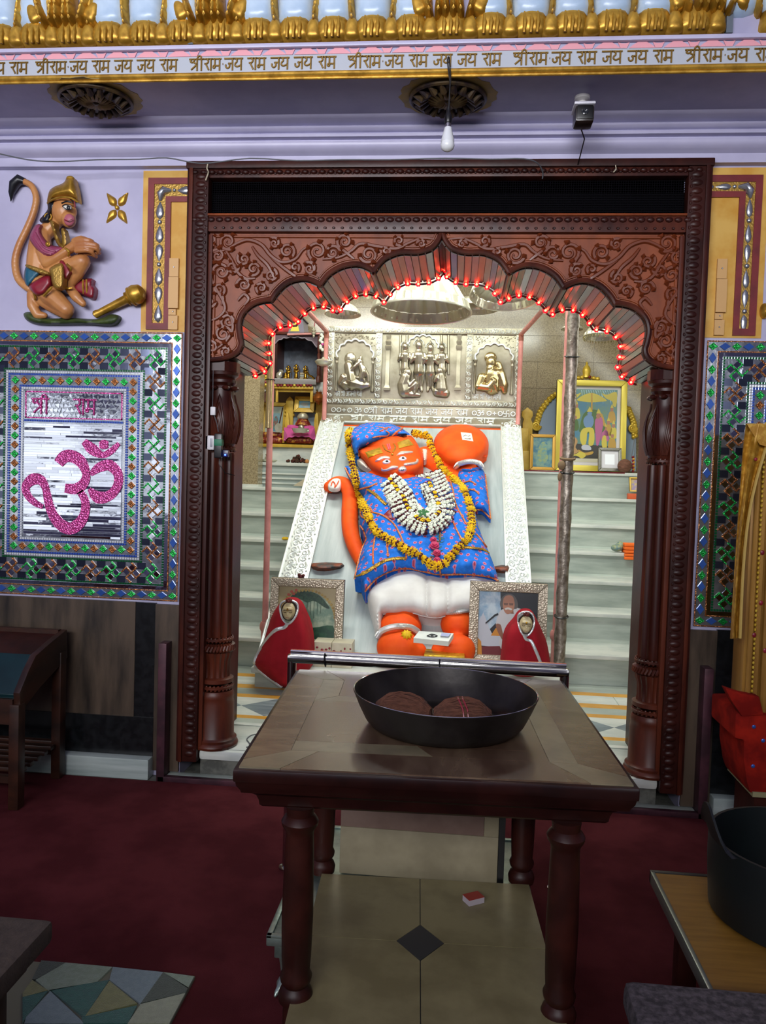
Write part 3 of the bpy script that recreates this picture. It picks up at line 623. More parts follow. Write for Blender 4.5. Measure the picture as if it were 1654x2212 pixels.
# ---------------------------------------------------------------- sockets and adapters on the left column
PLW = mat('white_switch_plastic', '#cfcdd0', .4)
q = P(452, 956, -.02)
t = thing('socket_box', 'white surface socket box fixed beside the left column', 'socket', (q.x, -.01, q.z)); add('box', MB().box(q.x-.022, q.x+.022, -.02, .03, q.z-.034, q.z+.034), PLW, t, bevel=.004); add('switch', MB().box(q.x+.004, q.x+.014, -.024, -.018, q.z-.02, q.z+.02), mat('grey_switch', '#9a98a0', .4), t, bevel=.001)
q = P(473, 962, -.03)
t = thing('power_adapter', 'black power adapter wrapped in green tape beside the white socket box', 'adapter', (q.x, -.03, q.z)); add('body', MB().box(q.x-.02, q.x+.016, -.045, -.012, q.z-.06, q.z+.055), BLACK, t, bevel=.006); add('green_tape', MB().box(q.x-.0215, q.x+.0185, -.047, -.011, q.z-.004, q.z+.03), mat('green_tape', '#0f6b4a', .5), t, bevel=.007, label='green tape'); add('cable', MB().tube([(q.x, -.02, q.z-.058), (q.x+.003, -.03, q.z-.09), (q.x+.03, -.02, q.z-.13), (q.x+.07, -.0, q.z-.14)], .0022, 6), BLACK, t)
add('indicator_light', MB().ball((q.x+.032, -.035, q.z-.044), .004, 8, 6), mat('blue_led', '#4060ff', .4, emit='#3050ff', estr=12), t, label='small blue glowing light')
add('plug', MB().box(q.x+.016, q.x+.045, -.03, -.008, q.z-.055, q.z-.02), mat('navy_plug', '#16163a', .3), t, bevel=.005)
q = P(457, 887, -.02)
t = thing('plug_connector', 'small white inline connector hanging above the black adapter', 'connector', (q.x, -.02, q.z)); add('body', MB().box(q.x-.004, q.x+.02, -.03, -.01, q.z-.022, q.z+.018), PLW, t, bevel=.003)
add('wire', MB().tube([(q.x+.004, -.02, q.z+.015), (q.x+.003, -.015, q.z+.07), (q.x, -.01, q.z+.19)], .0018, 5).tube([(q.x+.012, -.02, q.z-.02), (q.x+.03, -.03, q.z-.06), (q.x+.038, -.03, q.z-.1)], .002, 5), WIRE, t)
# ---------------------------------------------------------------- lower walls: cladding, skirting, plinth, carpet
for sg, nm, m_ in ((-1, 'left', STAIN), (1, 'right', BLKG)):  # right cladding is black: the deep shadow there is put into its colour
    xs = [-5, -3.2, -2.3, -1.42] if sg < 0 else [1.42, 2.3, 3.2, 5]
    ws = bpy.data.objects['wall_'+nm]
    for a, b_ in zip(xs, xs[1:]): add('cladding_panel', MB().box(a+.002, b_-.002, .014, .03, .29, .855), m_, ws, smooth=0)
    a, b_ = sorted((sg*1.42, sg*1.32)); add('dark_strip', MB().box(a, b_, .014, .03, .29, .855), BLKG, ws, smooth=0)
    a, b_ = sorted((sg*1.32, sg*1.192)); add('end_panel', MB().box(a, b_, .012, .03, .03, .85), STAIN, ws, smooth=0)
    a, b_ = sorted((sg*5, sg*1.32)); s_ = add('baseboard_'+nm, MB().box(a, b_, .008, .03, .1, .29), BLKG, None, smooth=0); s_['kind'] = 'structure'
    s_ = add('trim_3' if sg < 0 else 'trim_4', MB().box(a, b_, -.045, .03, 0, .1), MARS, None, bevel=.008); s_['kind'] = 'structure'
tag(add('carpet', MB().box(-4.5, 4.5, -6.4, -.065, 0, .008), CARP, None, smooth=0), 'worn dark red carpet covering the hall floor in front of the doorway', 'carpet')
# ---------------------------------------------------------------- glass mosaics
MIR = mat('mirror_piece', '#c6ccd6', .07, 1, vary=.22, bump=.25, bscale=14); MIRD = mat('dark_mirror_piece', '#4a5064', .12, .8, vary=.25)
GRN = mat('green_glitter_glass', '#0e8a34', .2, .55, col2='#2fd060', nscale=160, nmix=(.45, .7), detail=1, bump=.6, bscale=170, btype='voronoi'); BLU = mat('blue_glass', '#3d63b4', .12, .35, vary=.2)
BRN = mat('copper_glitter_glass', '#7a4420', .22, .55, col2='#b87a3c', nscale=160, nmix=(.45, .7), detail=1, bump=.6, bscale=170, btype='voronoi'); PNK = mat('pink_glitter_glass', '#b8307c', .24, .4, col2='#e070b4', nscale=120, nmix=(.4, .7), detail=1, bump=.8, bscale=120, btype='voronoi')
GROUT = mat('pale_mosaic_mirror_ground', '#bcc2ca', .16, .85, col2='#9fa6ae', nscale=20, bump=.2, bscale=25); BLUB = mat('blue_bead', '#2c4fae', .2, .2); WHB = mat('white_bead', '#d8dce0', .2, .2); GRB = mat('dark_green_bead', '#0d5a30', .2, .3)
YM = .016
def flat_piece(name, pts, d, m): return mesh_of(name, MB().prism([(x, 0, z) for x, z in pts], (0, -d, 0)), m, 0)
PX = .0255
DG_ = flat_piece('diamond_tile', [(0, -.017), (PX*.62, 0), (0, .017), (-PX*.62, 0)], .005, GRN)
def dia(w_, h_, m, d=.005): return flat_piece('diamond_tile', [(0, -h_), (w_, 0), (0, h_), (-w_, 0)], d, m)
D_H = {'g': dia(.021, .0165, GRN), 'b': dia(.024, .0165, BLU)}; D_V = {'g': dia(.0165, .021, GRN), 'b': dia(.0165, .024, BLU)}
D_I = {'g': dia(.0195, .0195, GRN), 'c': dia(.0195, .0195, BRN)}
def hook(m):
    b = MB(); s = .0165; q = .0068
    for k in range(4):
        M = Matrix.Rotation(PI/4+k*PI/2, 4, 'Y'); b.join(MB().box(0, s*2.35, -.006, 0, -q*.5, q*.5).moved(M)); b.join(MB().box(s*2.35-q, s*2.35, -.006, 0, q*.5, s*2.1).moved(M))
    return mesh_of('hooked_cross', b, m, 0)
H_ = {'g': hook(GRN), 'c': hook(BRN)}
SQ = flat_piece('mirror_square', [(-.0105, -.0135), (.0105, -.0135), (.0105, .0135), (-.0105, .0135)], .004, MIR); SQD = flat_piece('dark_mirror_square', [(-.021, -.0165), (.021, -.0165), (.021, .0165), (-.021, .0165)], .003, MIRD)
def mosaic(t, x0, x1, z0, z1, xmin=-9, xmax=9):
    vis = lambda x: xmin <= x <= xmax
    add('backing', MB().box(x0, x1, YM, .03, z0, z1), GROUT, t, smooth=0)
    def rect(d): return x0+d, x1-d, z0+d, z1-d
    def band(name, d0, d1, m, y=YM-.003):
        a, b_, c_, d_ = rect(d0); e, f, g_, h = rect(d1)
        mb = MB(); mb.box(a, b_, y, YM, c_, g_); mb.box(a, b_, y, YM, h, d_); mb.box(a, e, y, YM, g_, h); mb.box(f, b_, y, YM, g_, h); add(name, mb, m, t, smooth=0)
    band('copper_edge', 0, .005, BRN); band('copper_line', .047, .052, BRN, YM-.005); band('mirror_border', .052, .07, MIR)
    def walk(d, sp):
        a, b_, c_, d_ = rect(d); out = []
        n = max(2, round((b_-a)/sp)); mz = max(2, round((d_-c_)/sp))
        for i in range(n+1): out += [(a+(b_-a)*i/n, c_, 'h', i), (a+(b_-a)*i/n, d_, 'h', i)]
        for i in range(1, mz): out += [(a, c_+(d_-c_)*i/mz, 'v', i), (b_, c_+(d_-c_)*i/mz, 'v', i)]
        return [o for o in out if vis(o[0])]
    def beads(name, d, m, sp=.0125):
        mb = MB(); a, b_, c_, d_ = rect(d)
        for x, z, o, i in walk(d, sp):
            mb.box(x-.0045, x+.0045, YM-.005, YM, z-.0045, z+.0045)
        add(name, mb, m, t, smooth=0, kind='stuff')
    for x, z, o, i in walk(.026, .052): place('diamond_tile', (D_H if o == 'h' else D_V)['gb'[i % 2]], t, Matrix.Translation((x, YM, z)))
    beads('green_beads', .0765, GRB); beads('green_beads', .186, GRB); beads('white_beads', .199, WHB); beads('blue_beads', .211, BLUB)
    for x, z, o, i in walk(.131, .099):
        place('hooked_cross', H_['gc'[i % 2]], t, Matrix.Translation((x, YM, z)))
        for k in range(4):
            a = PI/4+k*PI/2+.62; place('mirror_square', SQ, t, Matrix.Translation((x+.027*math.cos(a), YM, z+.027*math.sin(a))) @ Matrix.Rotation(PI/4+k*PI/2, 4, 'Y') @ Matrix.Rotation(random.uniform(-.05, .05), 4, 'X'))
        for s_ in (-1, 1):
            dx, dz = (.0495, s_*.034) if o == 'h' else (s_*.034, .0495)
            if min(abs(x+dx-x0), abs(x+dx-x1), abs(z+dz-z0), abs(z+dz-z1)) > .09: place('dark_mirror_square', SQD, t, Matrix.Translation((x+dx, YM, z+dz)) @ Matrix.Rotation(random.uniform(-.04, .04), 4, 'Z'))
    for x, z, o, i in walk(.24, .0455): place('diamond_tile', D_I['gc'[i % 2]], t, Matrix.Translation((x, YM, z)))
    beads('blue_beads', .267, BLUB); beads('white_beads', .278, WHB)
    return rect(.286)
MZ0, MZ1 = .868, 2.16
t = thing('om_mosaic', 'large glass mosaic panel with a pink om on mirror strips, left of the doorway', 'mosaic', (-1.75, .02, MZ0))
ix0, ix1, iz0, iz1 = mosaic(t, -2.29, -1.213, MZ0, MZ1)
zh = iz1-.15
# header with lettering on broken mirror
add('pink_border', MB().box(ix0+.006, ix1-.006, YM-.003, YM, zh+.012, zh+.018).box(ix0+.006, ix1-.006, YM-.003, YM, iz1-.012, iz1-.006).box(ix0+.006, ix0+.012, YM-.003, YM, zh+.012, iz1-.006).box(ix1-.012, ix1-.006, YM-.003, YM, zh+.012, iz1-.006), PNK, t, smooth=0)
for i in range(22):
    for j in range(5):
        x, z = ix0+.024+(ix1-ix0-.048)*(i+.5*(j % 2))/21.6, zh+.03+j*.0235; a = random.random()*6
        if x > ix1-.02: continue
        me = MB().prism([(x+.014*math.cos(a+k*2.09+random.uniform(-.3, .3)), YM, z+.013*math.sin(a+k*2.09)) for k in range(3)], (0, -.003, 0)); add('mirror_shard', me, MIR, t, smooth=0)
for txt_, u in (('श्री', 70), ('राम', 160)):
    o_ = P(u, 893, YM); write_text(txt_, (o_.x, YM-.004, zh+.032), (1, 0, 0), (0, 0, 1), .075, .005, PNK, t, wscale=1.0)
mb = MB()
for i in range(42):
    x = ix0+(ix1-ix0)*(i+.5)/42; mb.box(x-.0045, x+.0045, YM-.005, YM, zh-.004, zh+.006)
add('blue_beads', mb, BLUB, t, smooth=0, kind='stuff')
# mirror strips, each tilted a little on its own
zz = iz0+.004; strips = 0
while zz < zh-.02:
    h_ = random.uniform(.0085, .015); x = ix0+.004
    while x < ix1-.01:
        L_ = min(random.uniform(.06, .26), ix1-.004-x)
        o = add('mirror_strip', MB().box(-L_/2, L_/2-.001, -.0025, .0025, -h_/2+.0006, h_/2-.0006), MIR, t, smooth=0)
        o.matrix_basis = Matrix.Translation((x+L_/2, YM-.001, zz+h_/2)) @ Matrix.Rotation(random.gauss(0, .035), 4, 'X') @ Matrix.Rotation(random.gauss(0, .006), 4, 'Z'); x += L_
    zz += h_
def C4(x, y): return P(x/3.567, 690+y/3.567, YM)
def stroke(name, pts, ws, m, par, lift=.007, k=5):
    q = smooth_poly([(p[0], p[1], w_) for p, w_ in zip(pts, ws)], k, False); L_ = []; R_ = []
    for i, (x, y, w_) in enumerate(q):
        a = q[max(0, i-1)]; b_ = q[min(len(q)-1, i+1)]; tx, ty = b_[0]-a[0], b_[1]-a[1]; d = math.hypot(tx, ty) or 1
        L_.append((x-ty/d*w_/2, y+tx/d*w_/2)); R_.append((x+ty/d*w_/2, y-tx/d*w_/2))
    mb = MB(); n = len(q)
    for y_ in (YM-lift, YM): mb.v += [V((C4(*p).x, y_, C4(*p).z)) for p in L_] + [V((C4(*p).x, y_, C4(*p).z)) for p in R_]
    for i in range(n-1):
        mb.f += [(i, i+1, n+i+1, n+i), (2*n+i, i, i+1, 2*n+i+1)[::-1], (n+i, n+i+1, 3*n+i+1, 3*n+i), (2*n+i, 2*n+i+1, 3*n+i+1, 3*n+i)]
    mb.f += [(0, n, 3*n, 2*n), (n-1, 2*n-1, 4*n-1, 3*n-1)]
    return add(name, mb, m, par, smooth=0)
OM = [([(455, 1110), (500, 1060), (560, 1055), (630, 1100), (668, 1190), (650, 1260), (590, 1305), (505, 1300)], [80, 95, 95, 85, 60, 75, 85, 70]),
      ([(620, 1325), (660, 1400), (655, 1500), (610, 1575), (540, 1610), (460, 1570), (400, 1480), (372, 1380), (355, 1300), (320, 1240), (260, 1232), (205, 1285), (215, 1350), (270, 1410), (335, 1445)], [55, 62, 72, 88, 95, 85, 70, 62, 55, 75, 90, 65, 55, 50, 34]),
      ([(700, 1195), (770, 1140), (850, 1125), (912, 1190), (910, 1280), (850, 1355), (760, 1370), (690, 1305)], [35, 75, 85, 72, 70, 75, 95, 30]),
      ([(650, 940), (715, 1000), (790, 1045), (860, 1015), (920, 955)], [50, 85, 50, 50, 30]), ([(768, 965), (805, 965), (838, 965)], [50, 75, 50])]
for p_, w_ in OM: stroke('om_stroke', p_, w_, PNK, t)
t = thing('swastika_mosaic', 'large glass mosaic panel bordered with hooked crosses, right of the doorway behind gold cloth', 'mosaic', (1.75, .02, MZ0))
ix0, ix1, iz0, iz1 = mosaic(t, 1.213, 2.29, MZ0, MZ1, 1.2, 1.66)
add('mirror_field', MB().box(ix0, ix1, YM-.002, YM, iz0, iz1), MIR, t, smooth=0)
# ---------------------------------------------------------------- painted borders with silver beads beside the frame
OCH = mat('ochre_paint', '#c8922e', .5, col2='#d8ac52', nscale=5); MARO = mat('maroon_paint', '#7c2426', .5, col2='#6a1c20', nscale=9); GOLDT = mat('textured_gold', '#a9863c', .4, .5, bump=.8, bscale=120); SBEAD = mat('silver_bead', '#c2c6cc', .25, .85, bump=.2, bscale=30); CREAM = mat('peach_switch_cover', '#d0a468', .5)
def border(sg, label, outer, inner, band_u, vtop, vbot, cover):
    """outer/inner = photo x of the two maroon strips at mid height"""
    t = thing('painted_border', label, 'painted border', (outer, .03, 2.2))
    Y = .027
    xo, xi, xe = outer, inner, sg*1.186
    zt_, zb_ = vtop, vbot
    def bx(nm, a, b_, z0, z1, m, d): a, b_ = sorted((a, b_)); return add(nm, MB().box(a, b_, Y-d, .03, z0, z1), m, t, smooth=0)
    bx('ochre_ground', xo+sg*.028, xe, zb_-.01, zt_+.035, OCH, .001)
    w1 = .03; w2 = .026; bw = abs(xi-xo)-w1
    bx('maroon_strip', xo, xo-sg*w1, zb_, zt_, MARO, .01); bx('maroon_strip', xo-sg*w1, xe, zt_-w1, zt_, MARO, .01)
    bx('maroon_strip', xi, xi-sg*w2, zb_, zt_-w1-bw, MARO, .01); bx('maroon_strip', xi-sg*w2, xe, zt_-w1-bw-w2, zt_-w1-bw, MARO, .01)
    bx('maroon_foot', xo-sg*w1, xi, zb_, zb_+.03, MARO, .01)
    bx('gold_channel', xo-sg*w1, xi, zb_+.03, zt_-w1, GOLDT, .004); bx('gold_channel', xi, xe, zt_-w1-bw, zt_-w1, GOLDT, .004)
    cx = (xo-sg*w1+xi)/2; r = bw*.36; z = zt_-w1-bw*.5; zz = z-.05
    def bead(x, zc_, L_, horiz=False, fl=1):
        prof = [(0, -L_/2), (r*.75, -L_*.36), (r, -L_*.16), (r*.8, L_*.12), (r*.35, L_*.36), (0, L_/2)]
        M = (Matrix.Rotation(PI/2, 3, 'Y') if horiz else Matrix.Rotation(0, 3, 'Y')) @ Matrix.Rotation(PI*(fl < 0), 3, 'X')
        b_ = MB().lathe(prof, 14, (0, 0, 0), M); b_.v = [V((p.x+x, Y-.004+p.y*.55, p.z+zc_)) for p in b_.v]; add('silver_bead', b_, SBEAD, t)
    i = 0; Ls = .088
    seq = [1, 0, 1, -1, 0, 1, -1, 1] if sg < 0 else [1, 0, 1, -1, 0, 1, -1, 0, -1]
    for s_ in seq:
        if s_ == 0: add('round_bead', MB().ball((cx, Y-.006, zz-.011), (.011, .009, .011), 10, 7), SBEAD, t); zz -= .024
        else: bead(cx, zz-Ls/2, Ls*.98, fl=s_); zz -= Ls
    if sg < 0: bx('foil_strip', cx-.016, cx+.016, zb_+.045, max(zz, zb_+.05), SBEAD, .008)
    add('corner_bead', MB().tube([(cx, Y-.006, z-.05), (cx-sg*.004, Y-.008, z-.018), (cx-sg*.02, Y-.008, z), (cx-sg*.055, Y-.006, z)], [.006, .02, .02, .006], 10), SBEAD, t)
    xx = cx-sg*.07
    add('round_bead', MB().ball((xx, Y-.006, z), (.009, .009, .009), 10, 7), SBEAD, t); xx -= sg*.012
    while abs(xx) > 1.2: bead(xx-sg*.035, z, .07, True, -1); xx -= sg*.075
    x0_, x1_ = cover
    z0 = zb_
    for hh_, ww in ((.07, 1), (.03, .8), (.15, 1.05), (.09, 1)):
        bx('cover_plate', x0_, x0_+(x1_-x0_)*ww, z0, z0+hh_-.003, CREAM, .014 if ww != 1.05 else .02); add('screw', MB().ball(((x0_+x1_)/2, Y-.015, z0+hh_/2), (.004, .003, .004), 6, 4), SBEAD, t); z0 += hh_
lo, li = P(318, 540, .02).x, P(356, 540, .02).x
border(-1, 'ochre and maroon painted border with silver beads at the left edge of the doorway', lo, li, 0, P(360, 384, .02).z, 2.175, (P(366, 600, .02).x, P(386, 600, .02).x))
lo, li = P(1640, 540, .02).x, P(1604, 540, .02).x
border(1, 'ochre and maroon painted border with silver beads at the right edge of the doorway', lo, li, 0, P(1590, 378, .02).z, 2.185, (P(1545, 640, .02).x, P(1566, 640, .02).x))
# ---------------------------------------------------------------- star of four gold leaves
q = P(252, 448, .02)
t = thing('gold_star', 'four pointed gold leaf star on the lavender wall right of the kneeling figure', 'ornament', (q.x, .03, q.z))
sp = Puff([(0, .012), (.012, .02), (.02, .035), (.018, .05), (.008, .075), (0, .09), (-.008, .075), (-.018, .05), (-.02, .035), (-.012, .02)], lambda x, z, h: V((x, -h, z)), .014, .018, .002, .006, 2, (0, -1, 0), .01)
sm = mesh_of('gold_leaf', sp.mb, GOLD)
for k, a in enumerate((-.66, .62, 2.55, -2.5)): place('gold_leaf', sm, t, Matrix.Translation((q.x, .03, q.z)) @ Matrix.Rotation(a, 4, 'Y'))
add('centre_boss', MB().ball((q.x, .022, q.z), (.011, .01, .011), 10, 7), GOLD, t)
# ---------------------------------------------------------------- kneeling praying monkey deity in relief
def C3(x, y, h): return P(x/3.938, 350+y/3.938, .03-h)
K3 = 1/3.938/455
SKIN = mat('painted_skin', '#c48a52', .38, col2='#a8683a', nscale=6, nmix=(.4, .7)); BLKP = mat('black_paint', '#15171c', .35); CRIM = mat('crimson_cloth_paint', '#8c1f30', .35, col2='#751828', nscale=12); TEAL = mat('teal_cloth_paint', '#1d5a72', .4, bump=.3, bscale=40); SHAWL = mat('mauve_shawl_paint', '#a04a68', .4, col2='#8a3a58', nscale=10); GREENR = mat('moss_green_rock', '#4a5a2a', .5, col2='#36441e', nscale=14, bump=.5, bscale=30)
kn = thing('kneeling_relief', 'painted relief of a kneeling monkey deity with folded hands on the left wall', 'relief figure', (P(140, 690, .03).x, .03, P(140, 690, .03).z))
b = MB()
def limb3(pts, n=12): b.limb([C3(x, y, h) for x, y, r, h in pts], [r*K3 for x, y, r, h in pts], n)
limb3([(345, 680, 92, .035), (335, 800, 100, .04), (330, 930, 105, .04)]); limb3([(400, 590, 70, .045), (470, 520, 55, .045), (510, 470, 60, .05)])
b.ball(C3(545, 420, .055), (105*K3, 95*K3, 118*K3), 18, 12); b.ball(C3(585, 490, .08), (62*K3, 60*K3, 70*K3), 14, 10); b.ball(C3(628, 425, .075), (26*K3, 32*K3, 42*K3), 10, 8)
limb3([(360, 620, 72, .06), (370, 740, 62, .075), (400, 850, 52, .09)]); limb3([(400, 855, 52, .09), (480, 815, 44, .1), (570, 755, 38, .105)])
limb3([(430, 960, 82, .05), (560, 900, 76, .07), (700, 845, 66, .085)]); limb3([(705, 850, 64, .085), (660, 950, 52, .075), (590, 1050, 38, .06)]); limb3([(590, 1070, 40, .055), (650, 1150, 44, .06), (705, 1205, 30, .06)])
limb3([(330, 1030, 95, .06), (440, 1140, 90, .075), (565, 1255, 66, .085)]); limb3([(560, 1280, 60, .075), (430, 1220, 55, .06), (300, 1150, 42, .055)]); limb3([(270, 1130, 42, .055), (275, 1220, 44, .06), (320, 1300, 40, .055), (380, 1305, 26, .055)])
b.ball(C3(440, 380, .075), (22*K3, 20*K3, 46*K3), 10, 8)
add('body', organic(b, .0042, 3), SKIN, kn, smooth=60)
# hands pressed together, fingers separate
b = MB()
def fin(pts, r0, r1): b.limb([C3(*p) for p in smooth_poly(pts, 2, False)], [(r0+(r1-r0)*i/(2*(len(pts)-1)))*K3 for i in range(2*(len(pts)-1)+1)], 8)
b.capsule(C3(575, 750, .105), C3(660, 700, .11), 38*K3, 46*K3)
for i, (y0, y1, L_) in enumerate(((655, 700, 800), (685, 735, 835), (715, 765, 838), (745, 795, 800))): fin([(650, y0+10, .125), (725, y0+5, .13), (L_-20, y0+20, .118), (L_, y1, .1)], 23, 17)
fin([(630, 670, .12), (690, 645, .125), (745, 660, .115)], 24, 16)
for i, (y0, L_) in enumerate(((680, 830), (712, 845), (745, 845), (775, 815))): fin([(680, y0+20, .09), (760, y0, .095), (L_, y0+30, .085)], 22, 17)
add('hands', organic(b, .0034, 2), SKIN, kn, smooth=60)
b = MB(); b.limb([C3(*p) for p in smooth_poly([(250, 1080, .03), (160, 1000, .03), (130, 860, .03), (160, 720, .03), (235, 560, .03), (290, 420, .03), (308, 300, .03), (270, 205, .03), (205, 165, .03)], 4, False)], [(34-8*i/32)*K3 for i in range(33)], 10)
add('tail', b, SKIN, kn, smooth=60)
add('tail_tip', MB().tube([C3(*p) for p in ((210, 165, .03), (165, 150, .03), (120, 190, .03), (98, 260, .025), (92, 335, .02))], [28*K3, 44*K3, 44*K3, 26*K3, 3*K3], 12), BLKP, kn)
def p3(name, out, h0, H, wd, m, step=14, k=3, par=kn, fold=None):
    p = Puff(out, C3, H, wd, h0, step, k, (0, -1, 0), min(.03, h0), fold); return add(name, p.mb, m, par, smooth=60)
p3('crown', [(402, 350), (406, 290), (424, 238), (468, 206), (518, 188), (548, 166), (566, 134), (600, 118), (632, 140), (644, 185), (657, 232), (666, 290), (668, 345), (642, 322), (600, 306), (540, 302), (470, 316), (430, 340)], .065, .05, 75, GOLD)
add('crown_rim', MB().tube([C3(*p) for p in smooth_poly([(405, 350, .075), (450, 320, .11), (520, 300, .125), (600, 305, .13), (660, 340, .115)], 4, False)], 9*K3, 8), GOLD, kn); add('crown_bead', MB().ball(C3(598, 140, .085), (.02, .015, .012), 10, 6), GOLD, kn)
p3('hair', [(405, 340), (470, 320), (520, 305), (600, 320), (560, 330), (500, 350), (470, 400), (440, 460), (425, 520), (370, 525), (335, 495), (370, 450), (405, 400)], .055, .04, 40, BLKP)
add('eye', MB().ball(C3(572, 385, .128), (.022, .006, .012), 10, 6), mat('eye_white', '#d8d4c8', .3), kn); add('iris', MB().ball(C3(580, 388, .134), (.0085, .004, .0095), 10, 6), BLKP, kn)
add('eyebrow', MB().tube([C3(*p) for p in smooth_poly([(525, 350, .124), (570, 335, .13), (608, 345, .128)], 4, False)], 7*K3, 6), BLKP, kn); add('eye_line', MB().tube([C3(*p) for p in smooth_poly([(530, 375, .128), (560, 362, .136), (600, 380, .134), (606, 400, .132), (570, 405, .134), (530, 375, .128)], 3, False)], 4*K3, 6), BLKP, kn)
add('muzzle_paint', MB().ball(C3(588, 492, .104), (.026, .014, .028), 14, 10), mat('rose_muzzle_paint', '#b06070', .4), kn); add('mouth_line', MB().tube([C3(*p) for p in smooth_poly([(548, 490, .126), (580, 500, .13), (620, 480, .126)], 4, False)], 4*K3, 6), CRIM, kn)
add('ear_ring', MB().tube([C3(410+28*math.cos(a), 465+28*math.sin(a), .085) for a in [i*PI/7 for i in range(14)]], 7*K3, 6, True), GOLD, kn); add('forehead_mark', MB().tube([C3(630, 320, .12), C3(640, 385, .115)], 5*K3, 6), CRIM, kn)
p3('shawl', [(295, 545), (345, 530), (350, 600), (400, 680), (470, 715), (540, 720), (520, 760), (440, 810), (360, 790), (290, 720), (250, 640)], .1, .03, 40, SHAWL)
for pts in ([(300, 600, .13), (370, 720, .135), (470, 760, .13)], [(280, 640, .125), (360, 755, .13), (440, 785, .128)]): add('shawl_fold', MB().tube([C3(*p) for p in smooth_poly(pts, 4, False)], 9*K3, 6), SHAWL, kn)
p3('garland', [(425, 500), (465, 510), (480, 580), (520, 680), (550, 720), (525, 740), (480, 690), (450, 600)], .1, .03, 20, GOLDT); p3('garland', [(520, 570), (550, 570), (570, 660), (560, 740), (530, 720), (525, 640)], .1, .02, 16, GOLDT)
p3('waistcloth', [(215, 900), (260, 890), (360, 930), (345, 950), (300, 1000), (240, 1060), (205, 1000)], .09, .03, 30, TEAL)
p3('loincloth', [(250, 1050), (330, 990), (420, 960), (440, 1030), (420, 1070), (370, 1130), (300, 1130)], .11, .03, 40, CRIM); p3('loincloth_fold', [(505, 850), (540, 840), (600, 930), (590, 960), (555, 1000), (520, 940)], .11, .02, 20, CRIM)
p3('sash', [(225, 870), (330, 900), (420, 940), (410, 965), (320, 940), (225, 895)], .13, .012, 12, GOLDT); p3('gold_tassel', [(420, 905), (500, 860), (540, 880), (545, 1000), (530, 1070), (480, 1080), (445, 1040), (430, 960)], .13, .03, 25, GOLDT)
p3('cloth_end', [(640, 1010), (780, 990), (785, 1040), (810, 1080), (790, 1165), (700, 1130), (620, 1090)], .03, .03, 30, CRIM)
for u in (705, 735): add('gold_band', MB().tube([C3(u, 1000, .055), C3(u, 1060, .068), C3(u+5, 1120, .055)], 8*K3, 6), GOLD, kn)
for pts in ([(555, 735, .14), (585, 760, .145), (580, 800, .125)], [(570, 870, .14), (600, 900, .15), (600, 925, .14)], [(555, 1065, .09), (580, 1075, .1), (612, 1070, .095)], [(285, 1110, .09), (300, 1150, .1), (300, 1170, .09)], [(370, 1140, .14), (410, 1100, .145), (440, 1065, .14)]): add('gold_bangle', MB().tube([C3(*p) for p in smooth_poly(pts, 4, False)], 10*K3, 6), GOLD, kn)
add('arm_jewel', MB().lathe([(.011, 0), (.012, .005), (.007, .008), (.006, .012), (0, .014)], 14, C3(410, 700, .128), Matrix.Rotation(PI/2, 3, 'X')), GOLD, kn)
p3('rock', [(200, 1290), (260, 1275), (330, 1310), (450, 1330), (600, 1325), (800, 1335), (880, 1320), (930, 1295), (1000, 1300), (1020, 1330), (980, 1380), (900, 1390), (700, 1380), (500, 1385), (320, 1380), (230, 1350)], .02, .05, 40, GREENR, 16)
mc = thing('gold_mace', 'gold mace leaning on the green rock in front of the kneeling figure', 'mace', C3(820, 1310, 0))
add('handle', MB().tube([C3(*p) for p in ((808, 1300, .035), (850, 1280, .035), (960, 1225, .035), (1080, 1165, .04))], [34*K3, 30*K3, 34*K3, 40*K3], 12), GOLD, mc); add('pommel', MB().ball(C3(825, 1290, .035), (.022, .018, .018), 12, 8), GOLD, mc)
add('head', MB().lathe([(.012, -.05), (.03, -.04), (.046, -.012), (.048, .008), (.038, .034), (.018, .046), (0, .05)], 24, C3(1150, 1130, .05), Matrix.Rotation(1.1, 3, 'Y'), mod=lambda a, z: 1-.05*abs(math.sin(a*6))), GOLD, mc)
for r_ in (.03, .044): add('head_ring', MB().tube([C3(1150, 1130, .05)+Matrix.Rotation(1.1, 3, 'Y') @ V((r_*math.cos(a), r_*math.sin(a), -.042 if r_ == .03 else -.02)) for a in [i*PI/10 for i in range(20)]], .004, 6, True), GOLD, mc)
# small gilt boss at the right picture edge
q = P(1650, 672, .02); tag(add('gilt_boss', MB().ball((q.x, .02, q.z), (.02, .03, .035), 14, 10), GOLD), 'gilt round boss on the ochre wall at the right picture edge', 'ornament')
# ---------------------------------------------------------------- sanctum: walls, ceiling, tiled floor
YBK = 4.4
wb = sbox('wall_back', -2.6, 2.6, YBK, YBK+.1, 0, 3.75, GRAN)
sbox('wall_sanctum_left', -2.7, -2.6, .5, YBK+.1, 0, 3.75, GRAN); sbox('wall_sanctum_right', 2.6, 2.7, .5, YBK+.1, 0, 3.75, GRAN)
sbox('ceiling_sanctum', -2.6, 2.6, .5, YBK, 3.7, 3.8, mat('ochre_ceiling', '#c9b27a', .4))
fs = sbox('floor_sanctum', -2.6, 2.6, .401, YBK, 0, FZ-.004, MARG)
tx = P(1162, 750, YBK).x; tz = P(1220, 783, YBK).z; tw_, th_ = .55, .262
i0 = int((tx+2.5)/tw_)
for i in range(-i0, 7):
    for j in range(-5, 7):
        x0, z0 = tx+i*tw_, tz+j*th_
        if x0+tw_ < 2.6 and 1.2 < z0 < 3.5 and x0 > -2.6: add('granite_tile', MB().box(x0+.0015, x0+tw_-.0015, YBK-.008, YBK, z0+.0015, z0+th_-.0015), GRAN, wb, smooth=0)
def yv(v, u=1330): return PZ(u, v, FZ).y
